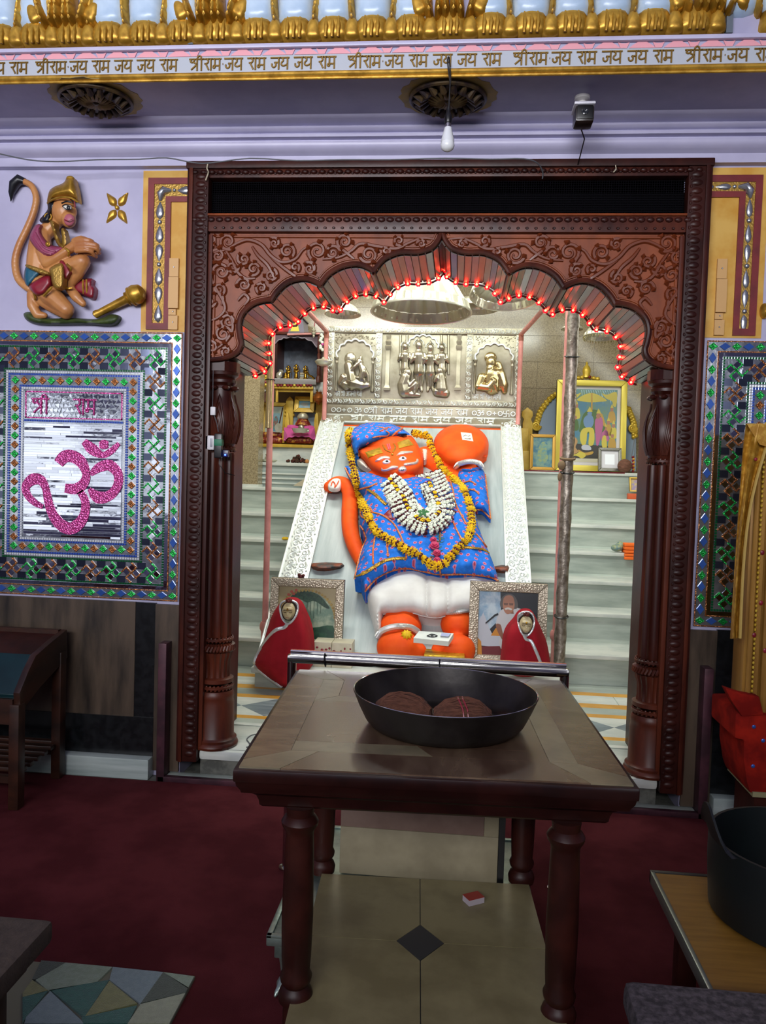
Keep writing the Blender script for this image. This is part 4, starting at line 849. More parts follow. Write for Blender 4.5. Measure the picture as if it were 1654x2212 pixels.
rows = [(1610, 1600, MARG), (1600, 1593, MARY), (1552.5, 1545, MARY), (1545, 1532, MARG), (1532, 1523, MARY), (1506, 1499, MARY), (1499, 1483, MARG)]
for a, b_, m_ in rows: add('inlay_strip', MB().box(-1.9, 2.0, yv(a), yv(b_), FZ-.004, FZ), m_, fs, smooth=0)
for k in range(9): add('white_tile', MB().box(-2.0+k*.45, -1.555+k*.45, yv(1523), yv(1506), FZ-.004, FZ), MAR, fs, smooth=0)
xl = PZ(522, 1523, FZ).x; y0, y1 = yv(1593), yv(1552.5); ym = (y0+y1)/2; hl_ = .176
for k in range(-2, 7):
    x = xl+2*hl_*k
    add('grey_diamond_tile', MB().prism([(x, ym, FZ-.004), (x+hl_, y0, FZ-.004), (x+2*hl_, ym, FZ-.004), (x+hl_, y1, FZ-.004)], (0, 0, .004)), MARD, fs, smooth=0)
    for ys in (y0, y1): add('white_triangle_tile', MB().prism([(x-hl_+.001, ys, FZ-.004), (x+hl_-.001, ys, FZ-.004), (x, ym+(ys-ym)*.01, FZ-.004)], (0, 0, .004)), MAR, fs, smooth=0)
add('slab_strip', MB().box(-1.9, 2.0, .4015, yv(1610), FZ-.004, FZ), MAR, fs, smooth=0)
# staircase either side of the leaning slab
st = thing('marble_staircase', 'steep grey marble staircase rising behind the leaning idol slab', 'staircase', (0, 1.7, FZ))
steps = [(1.66, .36), (2.1, .57), (2.4, .767), (2.77, .957), (3.1, 1.157), (3.45, 1.377)]
zp = FZ
for k, (y, z) in enumerate(steps):
    yn = steps[k+1][0] if k < 5 else 3.66
    add('riser', MB().box(-2.4, 2.5, y, y+.06, zp, z-.028), MARG, st, smooth=0)
    add('tread', MB().box(-2.4, 2.5, y-.022, yn+.05, z-.028, z), MAR, st, bevel=.005); zp = z
add('core', MB().prism([(-2.4, 1.72, FZ), (-2.4, 3.72, 1.34), (-2.4, 3.72, FZ)], (4.9, 0, 0)), MARG, st, smooth=0)
SHZ = 1.61
rs = thing('marble_shelf', 'marble shelf wall above the top step carrying the pictures and shrines', 'shelf', (0, 4, zp))
add('riser', MB().box(-2.4, -1.0, 3.66, 3.74, zp, SHZ-.03), MARS, rs, smooth=0); add('riser', MB().box(.5, 2.5, 3.66, 3.74, zp, SHZ-.03), MARG, rs, smooth=0)
add('top_slab', MB().box(-2.4, 2.5, 3.64, YBK, SHZ-.03, SHZ), MAR, rs, bevel=.005)
for k in range(3): add('ridge', MB().box(-2.2, -1.05, 3.645, 3.665, zp+.03+k*.045, zp+.045+k*.045), MAR, rs, bevel=.003)
pl = thing('granite_pilaster', 'beige granite pilaster at the left end of the upper marble ledge', 'pilaster', (-1.9, 3.6, 1.38)); a, b_ = P(519, 900, 3.5).x, P(562, 900, 3.5).x
add('shaft', MB().box(a-.1, b_, 3.46, 3.63, 1.38, 3.6), GRAN, pl, smooth=0); add('marble_cap', MB().box(a-.1, b_+.01, 3.455, 3.62, 1.375, 1.40), MAR, pl, smooth=0)
# low marble platform carrying the two small statues and pictures
pf = thing('marble_platform', 'low marble platform at the foot of the leaning slab', 'platform', (0, 1.3, FZ))
px0, px1 = P(541, 1465, 1.12).x, P(1222, 1450, 1.12).x
add('base', MB().box(px0+.02, px1-.02, 1.15, 1.64, FZ, .25), MARG, pf, smooth=0); add('top', MB().box(px0, px1, 1.12, 1.64, .25, .285), MAR, pf, bevel=.006)
# ---------------------------------------------------------------- leaning slab with silver border
sb = thing('leaning_slab', 'leaning marble slab with embossed silver border behind the orange idol', 'slab', (0, 2.3, .3))
def SB(x, s, h=0): return SO+V((x, 0, 0))+ST*s+SN*h
def sof(u, v): p = S(u, v); return p.x, (p-SO).dot(ST)
s_top = (sof(690, 897)[1]+sof(1119, 915)[1])/2; s_in = (sof(740, 919)[1]+sof(1073, 926)[1])/2; s_bot = -.12
xo0, xo1 = (sof(690, 897)[0]+sof(612, 1250)[0])/2, (sof(1119, 915)[0]+sof(1152, 1262)[0])/2
xi0, xi1 = (sof(735, 920)[0]+sof(682, 1230)[0])/2, (sof(1074, 926)[0]+sof(1098, 1240)[0])/2
def sbx(name, x0, x1, s0, s1, h0, h1, m, par=sb, bevel=0): return add(name, MB().hexa([SB(x0, s0, h0), SB(x1, s0, h0), SB(x1, s1, h0), SB(x0, s1, h0)], [SB(x0, s0, h1), SB(x1, s0, h1), SB(x1, s1, h1), SB(x0, s1, h1)]), m, par, smooth=35 if bevel else 0, bevel=bevel)
sbx('marble_back', xo0+.01, xo1-.01, s_bot, s_top, -.1, 0, MARV)
for nm, x0, x1 in (('side', xo0, xi0), ('side', xi1, xo1)):
    sbx(nm+'_border', x0, x1, s_bot, s_in, -.02, .03, SILV, bevel=.004); sbx('edge_rib', x0, x0+.012, s_bot, s_in, .02, .04, SILV, bevel=.003); sbx('edge_rib', x1-.012, x1, s_bot, s_in, .02, .04, SILV, bevel=.003)
sbx('top_border', xo0, xo1, s_in, s_top, -.02, .03, SILD, bevel=.004); sbx('edge_rib', xi0, xi1, s_in, s_in+.012, .02, .04, SILV, bevel=.003); sbx('edge_rib', xo0, xo1, s_top-.012, s_top, .02, .04, SILV, bevel=.003)
sbx('orange_smear', xi0, xi1, s_in-.012, s_in, 0, .004, ORA)
# scroll embossing up both sides: many small curls, joined per side
def curls(x0, x1, s0, s1, at, r, tube):
    m = MB(); n = int((s1-s0)/(r*2.05)); w_ = (x1-x0)
    for i in range(n):
        for c_ in range(2):
            cx = x0+w_*(.27 if c_ == 0 else .73); cs = s0+(i+.5+.5*c_)*(s1-s0)/(n+.5); d = 1 if (i+c_) % 2 else -1
            m.tube([at(cx+r*(1-.8*k/12)*math.cos(d*k*.72+c_), cs+r*(1-.8*k/12)*math.sin(d*k*.72+c_)) for k in range(13)], tube, 4)
            m.tube([at(cx-d*r*.9, cs-r), at(cx-d*r*1.15, cs), at(cx-d*r*.6, cs+r*1.1)], tube*.9, 4); m.ball(at(cx+d*r*1.25, cs+r*.2), tube*1.6, 5, 4)
    return m
for x0, x1 in ((xo0+.016, xi0-.016), (xi1+.016, xo1-.016)): add('embossed_scrolls', curls(x0, x1, s_bot+.02, s_top-.02, lambda x, s: SB(x, s, .032), .032, .0055), SILV, sb, kind='stuff')
write_text('श्री राम जय राम जय जय राम', SB(xi0+.05, s_in+.03, .034), (1, 0, 0), ST, (s_top-s_in)*.62, .006, SILV, sb, wscale=(xi1-xi0-.1)/(sum(GL[g][0] for g in gsplit('श्री राम जय राम जय जय राम'))*(s_top-s_in)*.62))
for k in range(6): add('small_rosette', MB().ball(SB(xi0+.2+k*.22, s_in+.02, .034), (.018, .01, .012), 8, 5), SILV, sb)
# supporting wedge so the slab rests on the stairs
add('support_wedge', MB().prism([SB(xo0+.03, s_bot, -.1), SB(xo0+.03, s_top, -.1), V((xo0+.03, SB(0, s_top, -.1).y, 1.38)), V((xo0+.03, 1.68, .2)), V((xo0+.03, SB(0, s_bot, -.1).y, .2))], (xo1-xo0-.06, 0, 0)), MARG, sb, smooth=0)
# dark stub brackets stained orange either side of the idol's legs
for nm, pts in (('left', [(676, 1216), (738, 1216), (736, 1226), (700, 1232), (676, 1228)]), ('right', [(1066, 1224), (1098, 1220), (1098, 1236), (1070, 1234)])):
    p = Puff(pts, S, .05, 8, .01, 4, 2, SN, .02); tag(add('oil_bracket', p.mb, mat('sooty_stone', '#3a3634', .5, col2='#8a4020', nscale=18) if nm == 'left' else MATS['sooty_stone'], None, smooth=60), 'sooty stone bracket stained orange, on the slab %s of the idol' % nm, 'bracket')
# ---------------------------------------------------------------- upright silver relief panel above the slab
YR = 3.49
def C2(x, y, h=0): return P(680+x/3.519, 690+y/3.519, YR-h)
K2 = 1/845
rp = thing('silver_relief_panel', 'embossed silver panel of three niches with deity figures above the slab', 'relief panel', (-.2, YR, 2.05))
xa, xb = (C2(103, 60).x+C2(95, 640).x)/2, (C2(1580, 90).x+C2(1560, 650).x)/2; za, zb_ = (C2(100, 655).z+C2(1560, 665).z)/2, (C2(105, 50).z+C2(1580, 78).z)/2
zlow = SB(0, s_top, .03).z
add('backing', MB().box(xa, xb, YR, YR+.05, zlow-.05, zb_), SILD, rp, smooth=0)
bw = .058; xd0, xd1 = C2(485, 350).x, C2(1172, 350).x
def strip(x0, x1, z0, z1): add('border', MB().box(x0, x1, YR-.025, YR, z0, z1), SILO, rp, bevel=.003)
strip(xa, xb, zb_-bw, zb_); strip(xa, xb, za, za+bw)
for x in (xa, xb-bw, xd0-bw/2, xd1-bw/2): strip(x, x+bw, za+bw, zb_-bw)
def zig(x0, x1, z0, z1):
    m = MB(); L_ = max(x1-x0, z1-z0); hz = x1-x0 > z1-z0; n = int(L_/.05)
    for i in range(n):
        t_ = (i+.5)/n; cx, cz = (x0+(x1-x0)*t_, (z0+z1)/2) if hz else ((x0+x1)/2, z0+(z1-z0)*t_); d = 1 if i % 2 else -1
        m.tube([V((cx+.019*(1-.75*k/10)*math.cos(d*k*.8), YR-.026, cz+.019*(1-.75*k/10)*math.sin(d*k*.8))) for k in range(11)], .0042, 4)
        m.tube([V((cx-.024, YR-.026, cz-.02)), V((cx-.014, YR-.03, cz+.004*d)), V((cx-.024, YR-.026, cz+.02))], .004, 4)
    return m
for q in ((xa, xb, zb_-bw, zb_), (xa, xb, za, za+bw), (xa, xa+bw, za+bw, zb_-bw), (xb-bw, xb, za+bw, zb_-bw), (xd0-bw/2, xd0+bw/2, za+bw, zb_-bw), (xd1-bw/2, xd1+bw/2, za+bw, zb_-bw)): add('embossed_scrolls', zig(*q), SILV, rp, kind='stuff')
add('inscription_band', MB().box(xa+.01, xb-.01, YR-.03, YR, zlow-.02, za-.004), SILD, rp, bevel=.003)
ins = 'oo+o·ॐoश्री राम जय राम जय जय राम oॐo+o卐o'
hh = (za-zlow)*.52
write_text(ins, (xa+.04, YR-.032, zlow+(za-zlow)*.2), (1, 0, 0), (0, 0, 1), hh, .005, SILV, rp, wscale=(xb-xa-.08)/(sum(GL[g][0] for g in gsplit(ins))*hh))
def arch(x0, x1, zs, zt_, par=rp):
    n = 7; pts = []; cx = (x0+x1)/2; R = (x1-x0)/2
    cen = []
    for i in range(n+1):
        a = PI*i/n; cen.append((cx-R*math.cos(a), zs+(zt_-zs)*math.sin(a)**.9))
    for i in range(n):
        (ax, az), (bx_, bz) = cen[i], cen[i+1]
        for k in range(5):
            t_ = k/5; mx, mz = ax+(bx_-ax)*t_, az+(bz-az)*t_; o = .28*math.hypot(bx_-ax, bz-az)*math.sin(PI*t_); nx, nz = -(bz-az), (bx_-ax); L_ = math.hypot(nx, nz); pts.append((mx+nx/L_*o, mz+nz/L_*o))
    pts.append(cen[-1]); return pts
def niche(xl_, xr_, zc0, zc1, zs, zt_):
    A = arch(xl_+.03, xr_-.03, zs, zt_)
    add('niche_arch', MB().tube([V((x, YR-.012, z)) for x, z in A], .009, 6), SILV, rp)
    add('spandrel', MB().prism([(x, YR-.01, z) for x, z in A]+[(xr_, YR-.01, zs), (xr_, YR-.01, zc1), (xl_, YR-.01, zc1), (xl_, YR-.01, zs)], (0, .012, 0)), SILO, rp, smooth=0)
    m = MB()
    for k in range(130):
        x = random.uniform(xl_+.01, xr_-.01); z = random.uniform(zs+.02, zc1-.01)
        if z > np.interp(x, [p[0] for p in A], [p[1] for p in A])+.02: m.ball((x, YR-.012, z), (.009, .006, .006), 5, 3)
    add('spandrel_foliage', m, GOLDT if False else SILO, rp, kind='stuff')
    for x in (xl_+.024, xr_-.024): add('niche_column', MB().lathe([(.016, zc0+.06), (.018, zc0+.07), (.01, zc0+.1), (.0095, zs-.06), (.014, zs-.05), (.009, zs-.03), (.018, zs-.01), (.018, zs)], 12, (x, YR-.008, 0)), SILD, rp)
n0 = za+bw; n1 = zb_-bw
niche(xa+bw, xd0-bw/2, n0, n1, C2(300, 290).z, C2(305, 165).z); niche(xd1+bw/2, xb-bw, n0, n1, C2(1350, 310).z, C2(1345, 195).z)
write_text('मात श्री अंजनी देवी', (xa+bw+.012, YR-.004, n0+.016), (1, 0, 0), (0, 0, 1), .042, .0032, SILV, rp, wscale=.70)
write_text('जय श्री प्रेम माया', (xd1+bw/2+.012, YR-.004, n0+.016), (1, 0, 0), (0, 0, 1), .042, .0032, SILV, rp, wscale=.82)
SILF = mat('silver_figure', '#c0b9a6', .3, .85, col2='#9c947f', nscale=9)
def fig(name, prims, vox=.0042, m=SILF):
    b = MB()
    for p in prims:
        if len(p[0]) == 4: b.limb([C2(x, y, h) for x, y, r, h in p], [r*K2 for x, y, r, h in p], 8)
        else: x, y, h = p[0]; b.ball(C2(x, y, h), tuple(q*K2 for q in p[1]), 12, 9)
    add(name, organic(b, vox, 1), m, rp, smooth=60)
fig('mother_and_child', [[(270, 300, 0), (48, 30, 55)], [(272, 290, 20), (30, 30, 34)], [(255, 350, 36, .02), (270, 420, 45, .03), (280, 470, 50, .03)], [(250, 370, 20, .04), (240, 430, 18, .05), (300, 360, 16, .06), (330, 330, 12, .06)], [(225, 450, 45, .03), (200, 480, 30, .03), (240, 520, 22, .03)], [(280, 480, 50, .03), (350, 500, 40, .03), (400, 500, 24, .03)], [(230, 490, 28, .04), (300, 510, 26, .04), (280, 525, 16, .04)],
    [(340, 320, .04), (28, 24, 28)], [(350, 350, 24, .04), (365, 400, 30, .05), (350, 450, 28, .05)], [(370, 360, 15, .05), (400, 420, 13, .05), (405, 470, 10, .05)], [(350, 450, 18, .06), (300, 440, 17, .05), (270, 450, 16, .04)], [(300, 470, 30, .03), (350, 440, 26, .04)], [(370, 460, 18, .05), (380, 510, 15, .04), (350, 530, 12, .04)], [(342, 315, 18, .04), (350, 284, 12, .04)]])
fig('bust_of_bearded_elder', [[(1340, 330, .03), (40, 34, 50)], [(1335, 290, .01), (48, 26, 44)], [(1335, 375, .04), (34, 28, 36)], [(1350, 420, 60, .02), (1345, 480, 62, .02), (1345, 515, 62, .02)], [(1345, 500, .02), (100, 34, 50)], [(1270, 440, 36, .03), (1245, 510, 32, .04), (1320, 520, 26, .07), (1360, 470, 22, .08)], [(1400, 420, 50, .02), (1430, 500, 40, .02), (1440, 545, 24, .02)], [(1395, 340, 24, .02), (1410, 400, 30, .02)], [(1350, 450, 12, .09), (1370, 500, 8, .09), (1385, 555, 6, .06)]], m=mat('gilt_silver', '#c4b284', .26, .9))
for x in (555, 1092):
    z0, z1_ = C2(x, 540).z, C2(x, 120).z; xx = C2(x, 300).x
    add('relief_column', MB().lathe([(.04, z0), (.042, z0+.02), (.03, z0+.035), (.024, z0+.05), (.024, z1_-.14), (.036, z1_-.12), (.04, z1_-.1), (.022, z1_-.09), (.036, z1_-.06), (.02, z1_-.04), (.03, z1_)], 4, (xx, YR-.004, 0), Matrix.Rotation(PI/4, 3, 'Z')), SILD, rp, smooth=20)
A_ = arch(C2(705, 200).x, C2(935, 200).x, C2(800, 215).z, C2(820, 128).z)
add('central_arch', MB().tube([V((x, YR-.012, z)) for x, z in A_], .009, 6), SILV, rp)
for x in (650, 700, 960, 1015): add('pilaster', MB().tube([C2(x, 120, .005), C2(x, 420, .005)], .012, 6), SILO, rp)
for nm, x, y, sc, hh_ in (('crowned_figure', 790, 195, 1.15, .02), ('crowned_figure', 878, 215, 1.05, .02), ('attendant_figure', 685, 205, .95, .01), ('attendant_figure', 965, 215, .95, .01)):
    e = 540 if nm[0] == 'c' else 440
    fig(nm, [[(x, y, hh_+.02), (24*sc, 20*sc, 28*sc)], [(x, y-22*sc, 16*sc, hh_+.01), (x, y-48*sc, 6*sc, hh_+.01)], [(x, y+30, 20*sc, hh_), (x, y+70*sc, 38*sc, hh_), (x, y+130*sc, 32*sc, hh_), (x, y+180*sc, 38*sc, hh_)], [(x-14, y+180*sc, 28*sc, hh_), (x-16, e-30, 16*sc, hh_), (x-22, e, 12*sc, hh_+.01)], [(x+14, y+180*sc, 28*sc, hh_), (x+14, e-30, 16*sc, hh_), (x+20, e, 12*sc, hh_+.01)], [(x-36*sc, y+60*sc, 14*sc, hh_), (x-52*sc, y+110*sc, 12*sc, hh_+.01), (x-30*sc, y+85*sc, 11*sc, hh_+.03)], [(x+36*sc, y+60*sc, 14*sc, hh_), (x+52*sc, y+115*sc, 12*sc, hh_+.01), (x+34*sc, y+90*sc, 11*sc, hh_+.03)]])
    add('halo', MB().tube([C2(x+34*sc*math.cos(k*PI/10), y-4-36*sc*math.sin(k*PI/10), .012) for k in range(11)], .005, 5), SILV, rp)
add('staff', MB().tube([C2(828, 260, .03), C2(832, 380, .03), C2(822, 460, .03), C2(808, 535, .02)], .005, 5), SILV, rp)
fig('kneeling_figure', [[(708, 405, .05), (30, 26, 32)], [(690, 400, 20, .05), (715, 385, 10, .05)], [(690, 440, 42, .04), (670, 500, 46, .04), (680, 545, 50, .04)], [(700, 455, 16, .06), (720, 500, 14, .07), (755, 460, 11, .07)], [(680, 560, 34, .04), (740, 570, 24, .04), (790, 575, 16, .04)], [(700, 540, 30, .05), (765, 490, 22, .05), (755, 560, 16, .05)]])
fig('kneeling_figure', [[(950, 395, .05), (28, 26, 32)], [(955, 430, 36, .04), (960, 480, 42, .04), (960, 530, 50, .04)], [(985, 440, 15, .05), (975, 480, 13, .06), (930, 445, 11, .07)], [(925, 430, 13, .05), (910, 470, 12, .06), (930, 440, 10, .07)], [(930, 550, 38, .04), (990, 560, 36, .04)]])
# ---------------------------------------------------------------- canopy pipes and silver pole
FR = 1.5
pl_ = P(572, 1360, FR); pr_ = P(1202, 1370, FR)
ztop = P(703, 713, 3.3).z; bl, br = P(702, 740, 3.3), P(1126, 740, 3.3)
cf = thing('canopy_pipes', 'pink painted pipe canopy frame standing around the leaning slab', 'canopy frame', (0, 2.4, FZ))
for p, (bx_, bz), e in ((pl_, (bl.x, 1), 0), (pr_, (br.x, 1), .06)):
    y_ = FR+e; x = p.x; zcol = P(566, 1352, FR).z if e == 0 else P(1194, 1375, FR).z
    add('front_pipe', MB().tube([(x, y_, .286), (x, y_, zcol)], .026, 12).tube([(x, y_, zcol), (x, y_, 3.2)], .021, 12), PIPE, cf); add('collar', MB().lathe([(.03, zcol-.03), (.036, zcol-.015), (.036, zcol+.012), (.028, zcol+.03)], 16, (x, y_, 0)), PIPE, cf)
    add('back_pipe', MB().tube([(bx_, 3.36, 2.0), (bx_, 3.36, ztop)], .02, 10), PIPE, cf); add('side_pipe', MB().tube([(bx_, 3.36, ztop), (x, y_, ztop+.02)], .019, 10), PIPE, cf)
    for zz in (.3, .6): add('rust_patch', MB().tube([(bx_, 3.36, ztop-zz*.1), (bx_, 3.36, ztop-zz*.1+.03)], .0225, 10), mat('rusty_joint', '#9a5a48', .6) if 'rusty_joint' not in MATS else MATS['rusty_joint'], cf)
def twist(name, x, y, z0, z1, r, m, par, pitch, amp=.08, n=18, lobes=3):
    k = int((z1-z0)/.02); vs = MB()
    def f(u_, w_): a = 2*PI*u_; z = z0+(z1-z0)*w_; rr = r*(1+amp*max(0, math.cos(lobes*(a-2*PI*(z-z0)/pitch)))**8*1.2); return V((x+rr*math.cos(a), y+rr*math.sin(a), z))
    return add(name, vs.grid(f, n+1, k), m, par, smooth=70)
sp_ = thing('silver_pole', 'tall embossed silver pole with spiral ribs lashed to the right canopy pipe', 'pole', (P(1211, 1300, 1.42).x, 1.42, FZ))
xs = P(1213, 1300, 1.42).x
POLE = mat('embossed_pole_silver', '#a89f92', .42, .7, col2='#7d7366', nscale=30, bump=.5, bscale=70)
twist('shaft', xs, 1.42, .286, 3.2, .036, POLE, sp_, .5, .1, 24, 2)
for v in (770, 990, 1020, 1331): add('string_tie', MB().tube([(xs+.043*math.cos(a), 1.42+.043*math.sin(a), P(1213, v, 1.42).z+.008*math.sin(a)) for a in [i*PI/8 for i in range(16)]], .005 if v != 990 else .009, 5, True), BLACK if v != 990 else mat('jute', '#7a6448', .9), sp_)
add('cloth_knot', MB().ball((xs-.04, 1.385, P(1200, 1005, 1.42).z), (.026, .02, .03), 8, 6).ball((xs-.05, 1.38, P(1200, 1030, 1.42).z), (.014, .012, .028), 8, 6), MATS['jute'], sp_)
gt = thing('gold_twisted_rod', 'gold and silver twisted rod tied to the left pink canopy pipe', 'rod', (pl_.x, FR-.04, 1.8))
xg = P(583, 800, FR-.04).x; twist('rod', xg, FR-.045, P(580, 925, FR).z, 3.0, .02, mat('pale_gold_rod', '#c9b482', .3, .75), gt, .12, .14, 16, 2)
add('black_tie', MB().tube([(xg+.03*math.cos(a), FR-.03+.04*math.sin(a), P(590, 822, FR).z) for a in [i*PI/6 for i in range(12)]], .004, 5, True), BLACK, gt)
# ---------------------------------------------------------------- hanging umbrellas
CHB = mat('brass_silver', '#c9c090', .22, .9, col2='#b3a672', nscale=6); CHS = mat('umbrella_silver', '#d6d4c0', .3, .6)
def umbrella(u, v, Y, wpx, label, flat=.62, tilt=.09, tassel=False, m=None, nfl=40):
    m = m or CHS; c = P(u, v, Y); dist = (c-CAM).dot(CF); R = wpx/2/FPX*dist
    t = thing('hanging_umbrella', label, 'ceremonial umbrella', (c.x, Y, c.z), 'silver umbrellas hung over the idol')
    M = Matrix.Rotation(-tilt, 3, 'X'); H = R*flat
    out = [(R, 0), (R*1.01, R*.03), (R*.97, R*.05), (R*.93, R*.2)]; dome = [(R*.92, R*.21), (R*.9, R*.24), (R*.72, R*.24+H*.3), (R*.45, R*.24+H*.5), (R*.15, R*.24+H*.6), (R*.05, R*.24+H*.62)]
    add('skirt', MB().lathe([(R*.985, .0), (R*.91, R*.2)]+out[::-1], 96, c, M, mod=lambda a, z: 1+.025*math.sin(a*40) if z > R*.04 else 1, closed=True), m, t)
    add('dome', MB().lathe([(r_*.985, z-.004) for r_, z in dome[::-1]]+dome, 96, c, M, mod=lambda a, z: 1-.07*abs(math.sin(a*10)), closed=True), m, t)
    add('rim_ring', MB().tube([c+M @ V((R*math.cos(k*PI/24), R*math.sin(k*PI/24), .004)) for k in range(48)], R*.022, 6, True), CHS, t)
    add('finial', MB().lathe([(R*.05, 0), (R*.12, R*.05), (R*.06, R*.1), (R*.1, R*.15), (R*.02, R*.2)], 14, c+M @ V((0, 0, R*.22+H*.6)), M), CHS, t)
    add('rod', MB().tube([c+M @ V((0, 0, R*.4+H*.6)), V((c.x, Y, 3.7))], .008, 6), CHS, t)
    if tassel:
        for k in range(36): a = k*PI/18; add('tassel_bead', MB().lathe([(0, 0), (R*.03, -R*.06), (R*.02, -R*.13), (0, -R*.16)], 6, c+M @ V((R*.97*math.cos(a), R*.97*math.sin(a), 0)), M), CHB, t)
umbrella(909, 676, 2.2, 216, 'largest silver umbrella hanging above the embossed relief panel', .95, .035)
umbrella(740, 680, 3.0, 78, 'small plain umbrella left of the largest one, above the left niche', .7, .05)
umbrella(803, 637, 2.6, 60, 'small plain umbrella just under the red lights, upper left of the largest one', .5, .1)
umbrella(672, 662, 3.2, 50, 'small plain umbrella beside the dark wooden shrine roof', .6, .05)
umbrella(1300, 728, 3.0, 80, 'fringed umbrella with hanging beads at far right above the big gilt picture', .8, .05, True)
umbrella(1090, 640, 2.4, 150, 'wide engraved umbrella right of the largest one, half hidden by the arch', .45, .22)
umbrella(1022, 668, 3.3, 110, 'flat umbrella behind the largest one on its right', .35, .02)
umbrella(1235, 712, 3.6, 46, 'small umbrella behind the spiral silver pole', .6, .03)
# ---------------------------------------------------------------- the orange idol on the slab
def xy4(x, y): return 690+x/3.847, 880+y/3.847
def xy6(x, y): return 760+x/3.308, 1180+y/3.308
def C4s(x, y, h): return S(*xy4(x, y), h)
def C6s(x, y, h): return S(*xy6(x, y), h)
R4 = 1/1090; R6 = 1/1109
def print_mat(name):
    m = mat(name, '#2878de', .8, col2='#236ccc', nscale=40, bump=.3, bscale=300, spec=.2); nt = m.node_tree; N = nt.nodes.new; L = nt.links.new; b = nt.nodes['Principled BSDF']
    old = b.inputs['Base Color'].links[0].from_socket
    tc = N('ShaderNodeTexCoord'); sep = N('ShaderNodeMapping'); sep.inputs['Scale'].default_value = (1, 1, 1); sep.inputs['Rotation'].default_value = (math.radians(-38.66), 0, .3); L(tc.outputs['Object'], sep.inputs[0])
    sc2 = N('ShaderNodeMapping'); sc2.inputs['Scale'].default_value = (18, 18, .01); L(sep.outputs[0], sc2.inputs[0])
    v = N('ShaderNodeTexVoronoi'); v.voronoi_dimensions = '2D'; v.inputs['Scale'].default_value = 1; v.inputs['Randomness'].default_value = .55; L(sc2.outputs[0], v.inputs['Vector'])
    sc3 = N('ShaderNodeMapping'); sc3.inputs['Scale'].default_value = (80, 80, .01); L(sep.outputs[0], sc3.inputs[0])
    v2 = N('ShaderNodeTexVoronoi'); v2.voronoi_dimensions = '2D'; v2.inputs['Scale'].default_value = 1; L(sc3.outputs[0], v2.inputs['Vector'])
    ad = N('ShaderNodeMath'); ad.operation = 'MULTIPLY_ADD'; ad.inputs[1].default_value = .1; L(v2.outputs['Distance'], ad.inputs[0]); L(v.outputs['Distance'], ad.inputs[2])
    r = N('ShaderNodeValToRGB'); e = r.color_ramp.elements; e[0].position = .15; e[0].color = lin('#b04058'); e[1].position = .18; e[1].color = lin('#c87c9c')
    x = e.new(.30); x.color = lin('#c07ca8'); L(ad.outputs[0], r.inputs[0])
    mx = N('ShaderNodeMix'); mx.data_type = 'RGBA'; th = N('ShaderNodeMath'); th.operation = 'LESS_THAN'; th.inputs[1].default_value = .27; L(ad.outputs[0], th.inputs[0])
    L(th.outputs[0], mx.inputs[0]); L(old, mx.inputs[6]); L(r.outputs[0], mx.inputs[7]); L(mx.outputs[2], b.inputs['Base Color']); return m
BPR = print_mat('blue_printed_cotton'); TRIM = mat('red_gold_trim', '#c8562e', .5, .2, col2='#e0a060', nscale=90, nmix=(.45, .6)); LACE = mat('gold_lace', '#c79a2a', .4, .5, col2='#5a3c14', nscale=110, nmix=(.4, .6)); WHC = mat('white_cotton', '#dcdad6', .8, col2='#cfccc8', nscale=4, sheen=.2)
SILP = mat('polished_silver', '#dcdcd8', .3, .6); GFOIL = mat('gold_foil', '#d8b030', .35, .6, col2='#b8901c', nscale=30, bump=.6, bscale=60)
idl = thing('orange_idol', 'reclining orange deity idol in blue printed tunic on the leaning slab', 'idol', tuple(C6s(400, 700, 0)))
b = MB()
def l4(pts, n=14): b.limb([C4s(x, y, h) for x, y, r, h in pts], [r*R4 for x, y, r, h in pts], n)
b.ball(C4s(590, 400, .06), (.23, .15, .17), 20, 14)
l4([(620, 640, 190, .0), (760, 850, 230, .0), (810, 1050, 220, .0)]); l4([(880, 420, 110, .0), (1000, 480, 110, .0), (1120, 580, 110, .01)])
l4([(1080, 640, 100, .02), (1200, 580, 95, .04), (1240, 490, 85, .07)]); l4([(480, 620, 120, .02), (420, 800, 100, .02)])
b.limb([C4s(760, 1050, -.02), C6s(430, 330, -.06), C6s(350, 520, .04)], [.18, .13, .12], 14); b.limb([C4s(860, 1050, -.02), C6s(740, 330, -.06), C6s(765, 540, .03)], [.18, .13, .11], 14)
b.ball(C6s(345, 575, .06), (.145, .12, .1), 16, 12); b.ball(C6s(755, 560, .05), (.115, .12, .1), 16, 12)
b.limb([C6s(290, 720, .05), C6s(370, 715, .07), C6s(470, 750, .05)], [.105, .1, .06], 14); b.limb([C6s(772, 740, .05), C6s(710, 730, .06), C6s(630, 745, .05)], [.1, .09, .06], 14)
add('body', organic(b, .013, 4), ORA, idl, smooth=60)
FC = [(325, 345), (332, 400), (380, 455), (430, 515), (500, 560), (600, 582), (700, 578), (800, 548), (850, 500), (862, 440), (840, 360), (805, 290), (760, 235), (700, 235), (600, 262), (450, 300)]
face = Puff([xy4(*p) for p in FC], S, .15, 34, .10, 4.5, 3, SN, .12); add('face', face.mb, ORA, idl, smooth=60)
def on(pf, pts, lift=.004, cv=xy4, k=4): q = smooth_poly([cv(*p) for p in pts], k, False) if k else [cv(*p) for p in pts]; return [S(x, y, pf.h((x, y))+lift) for x, y in q]
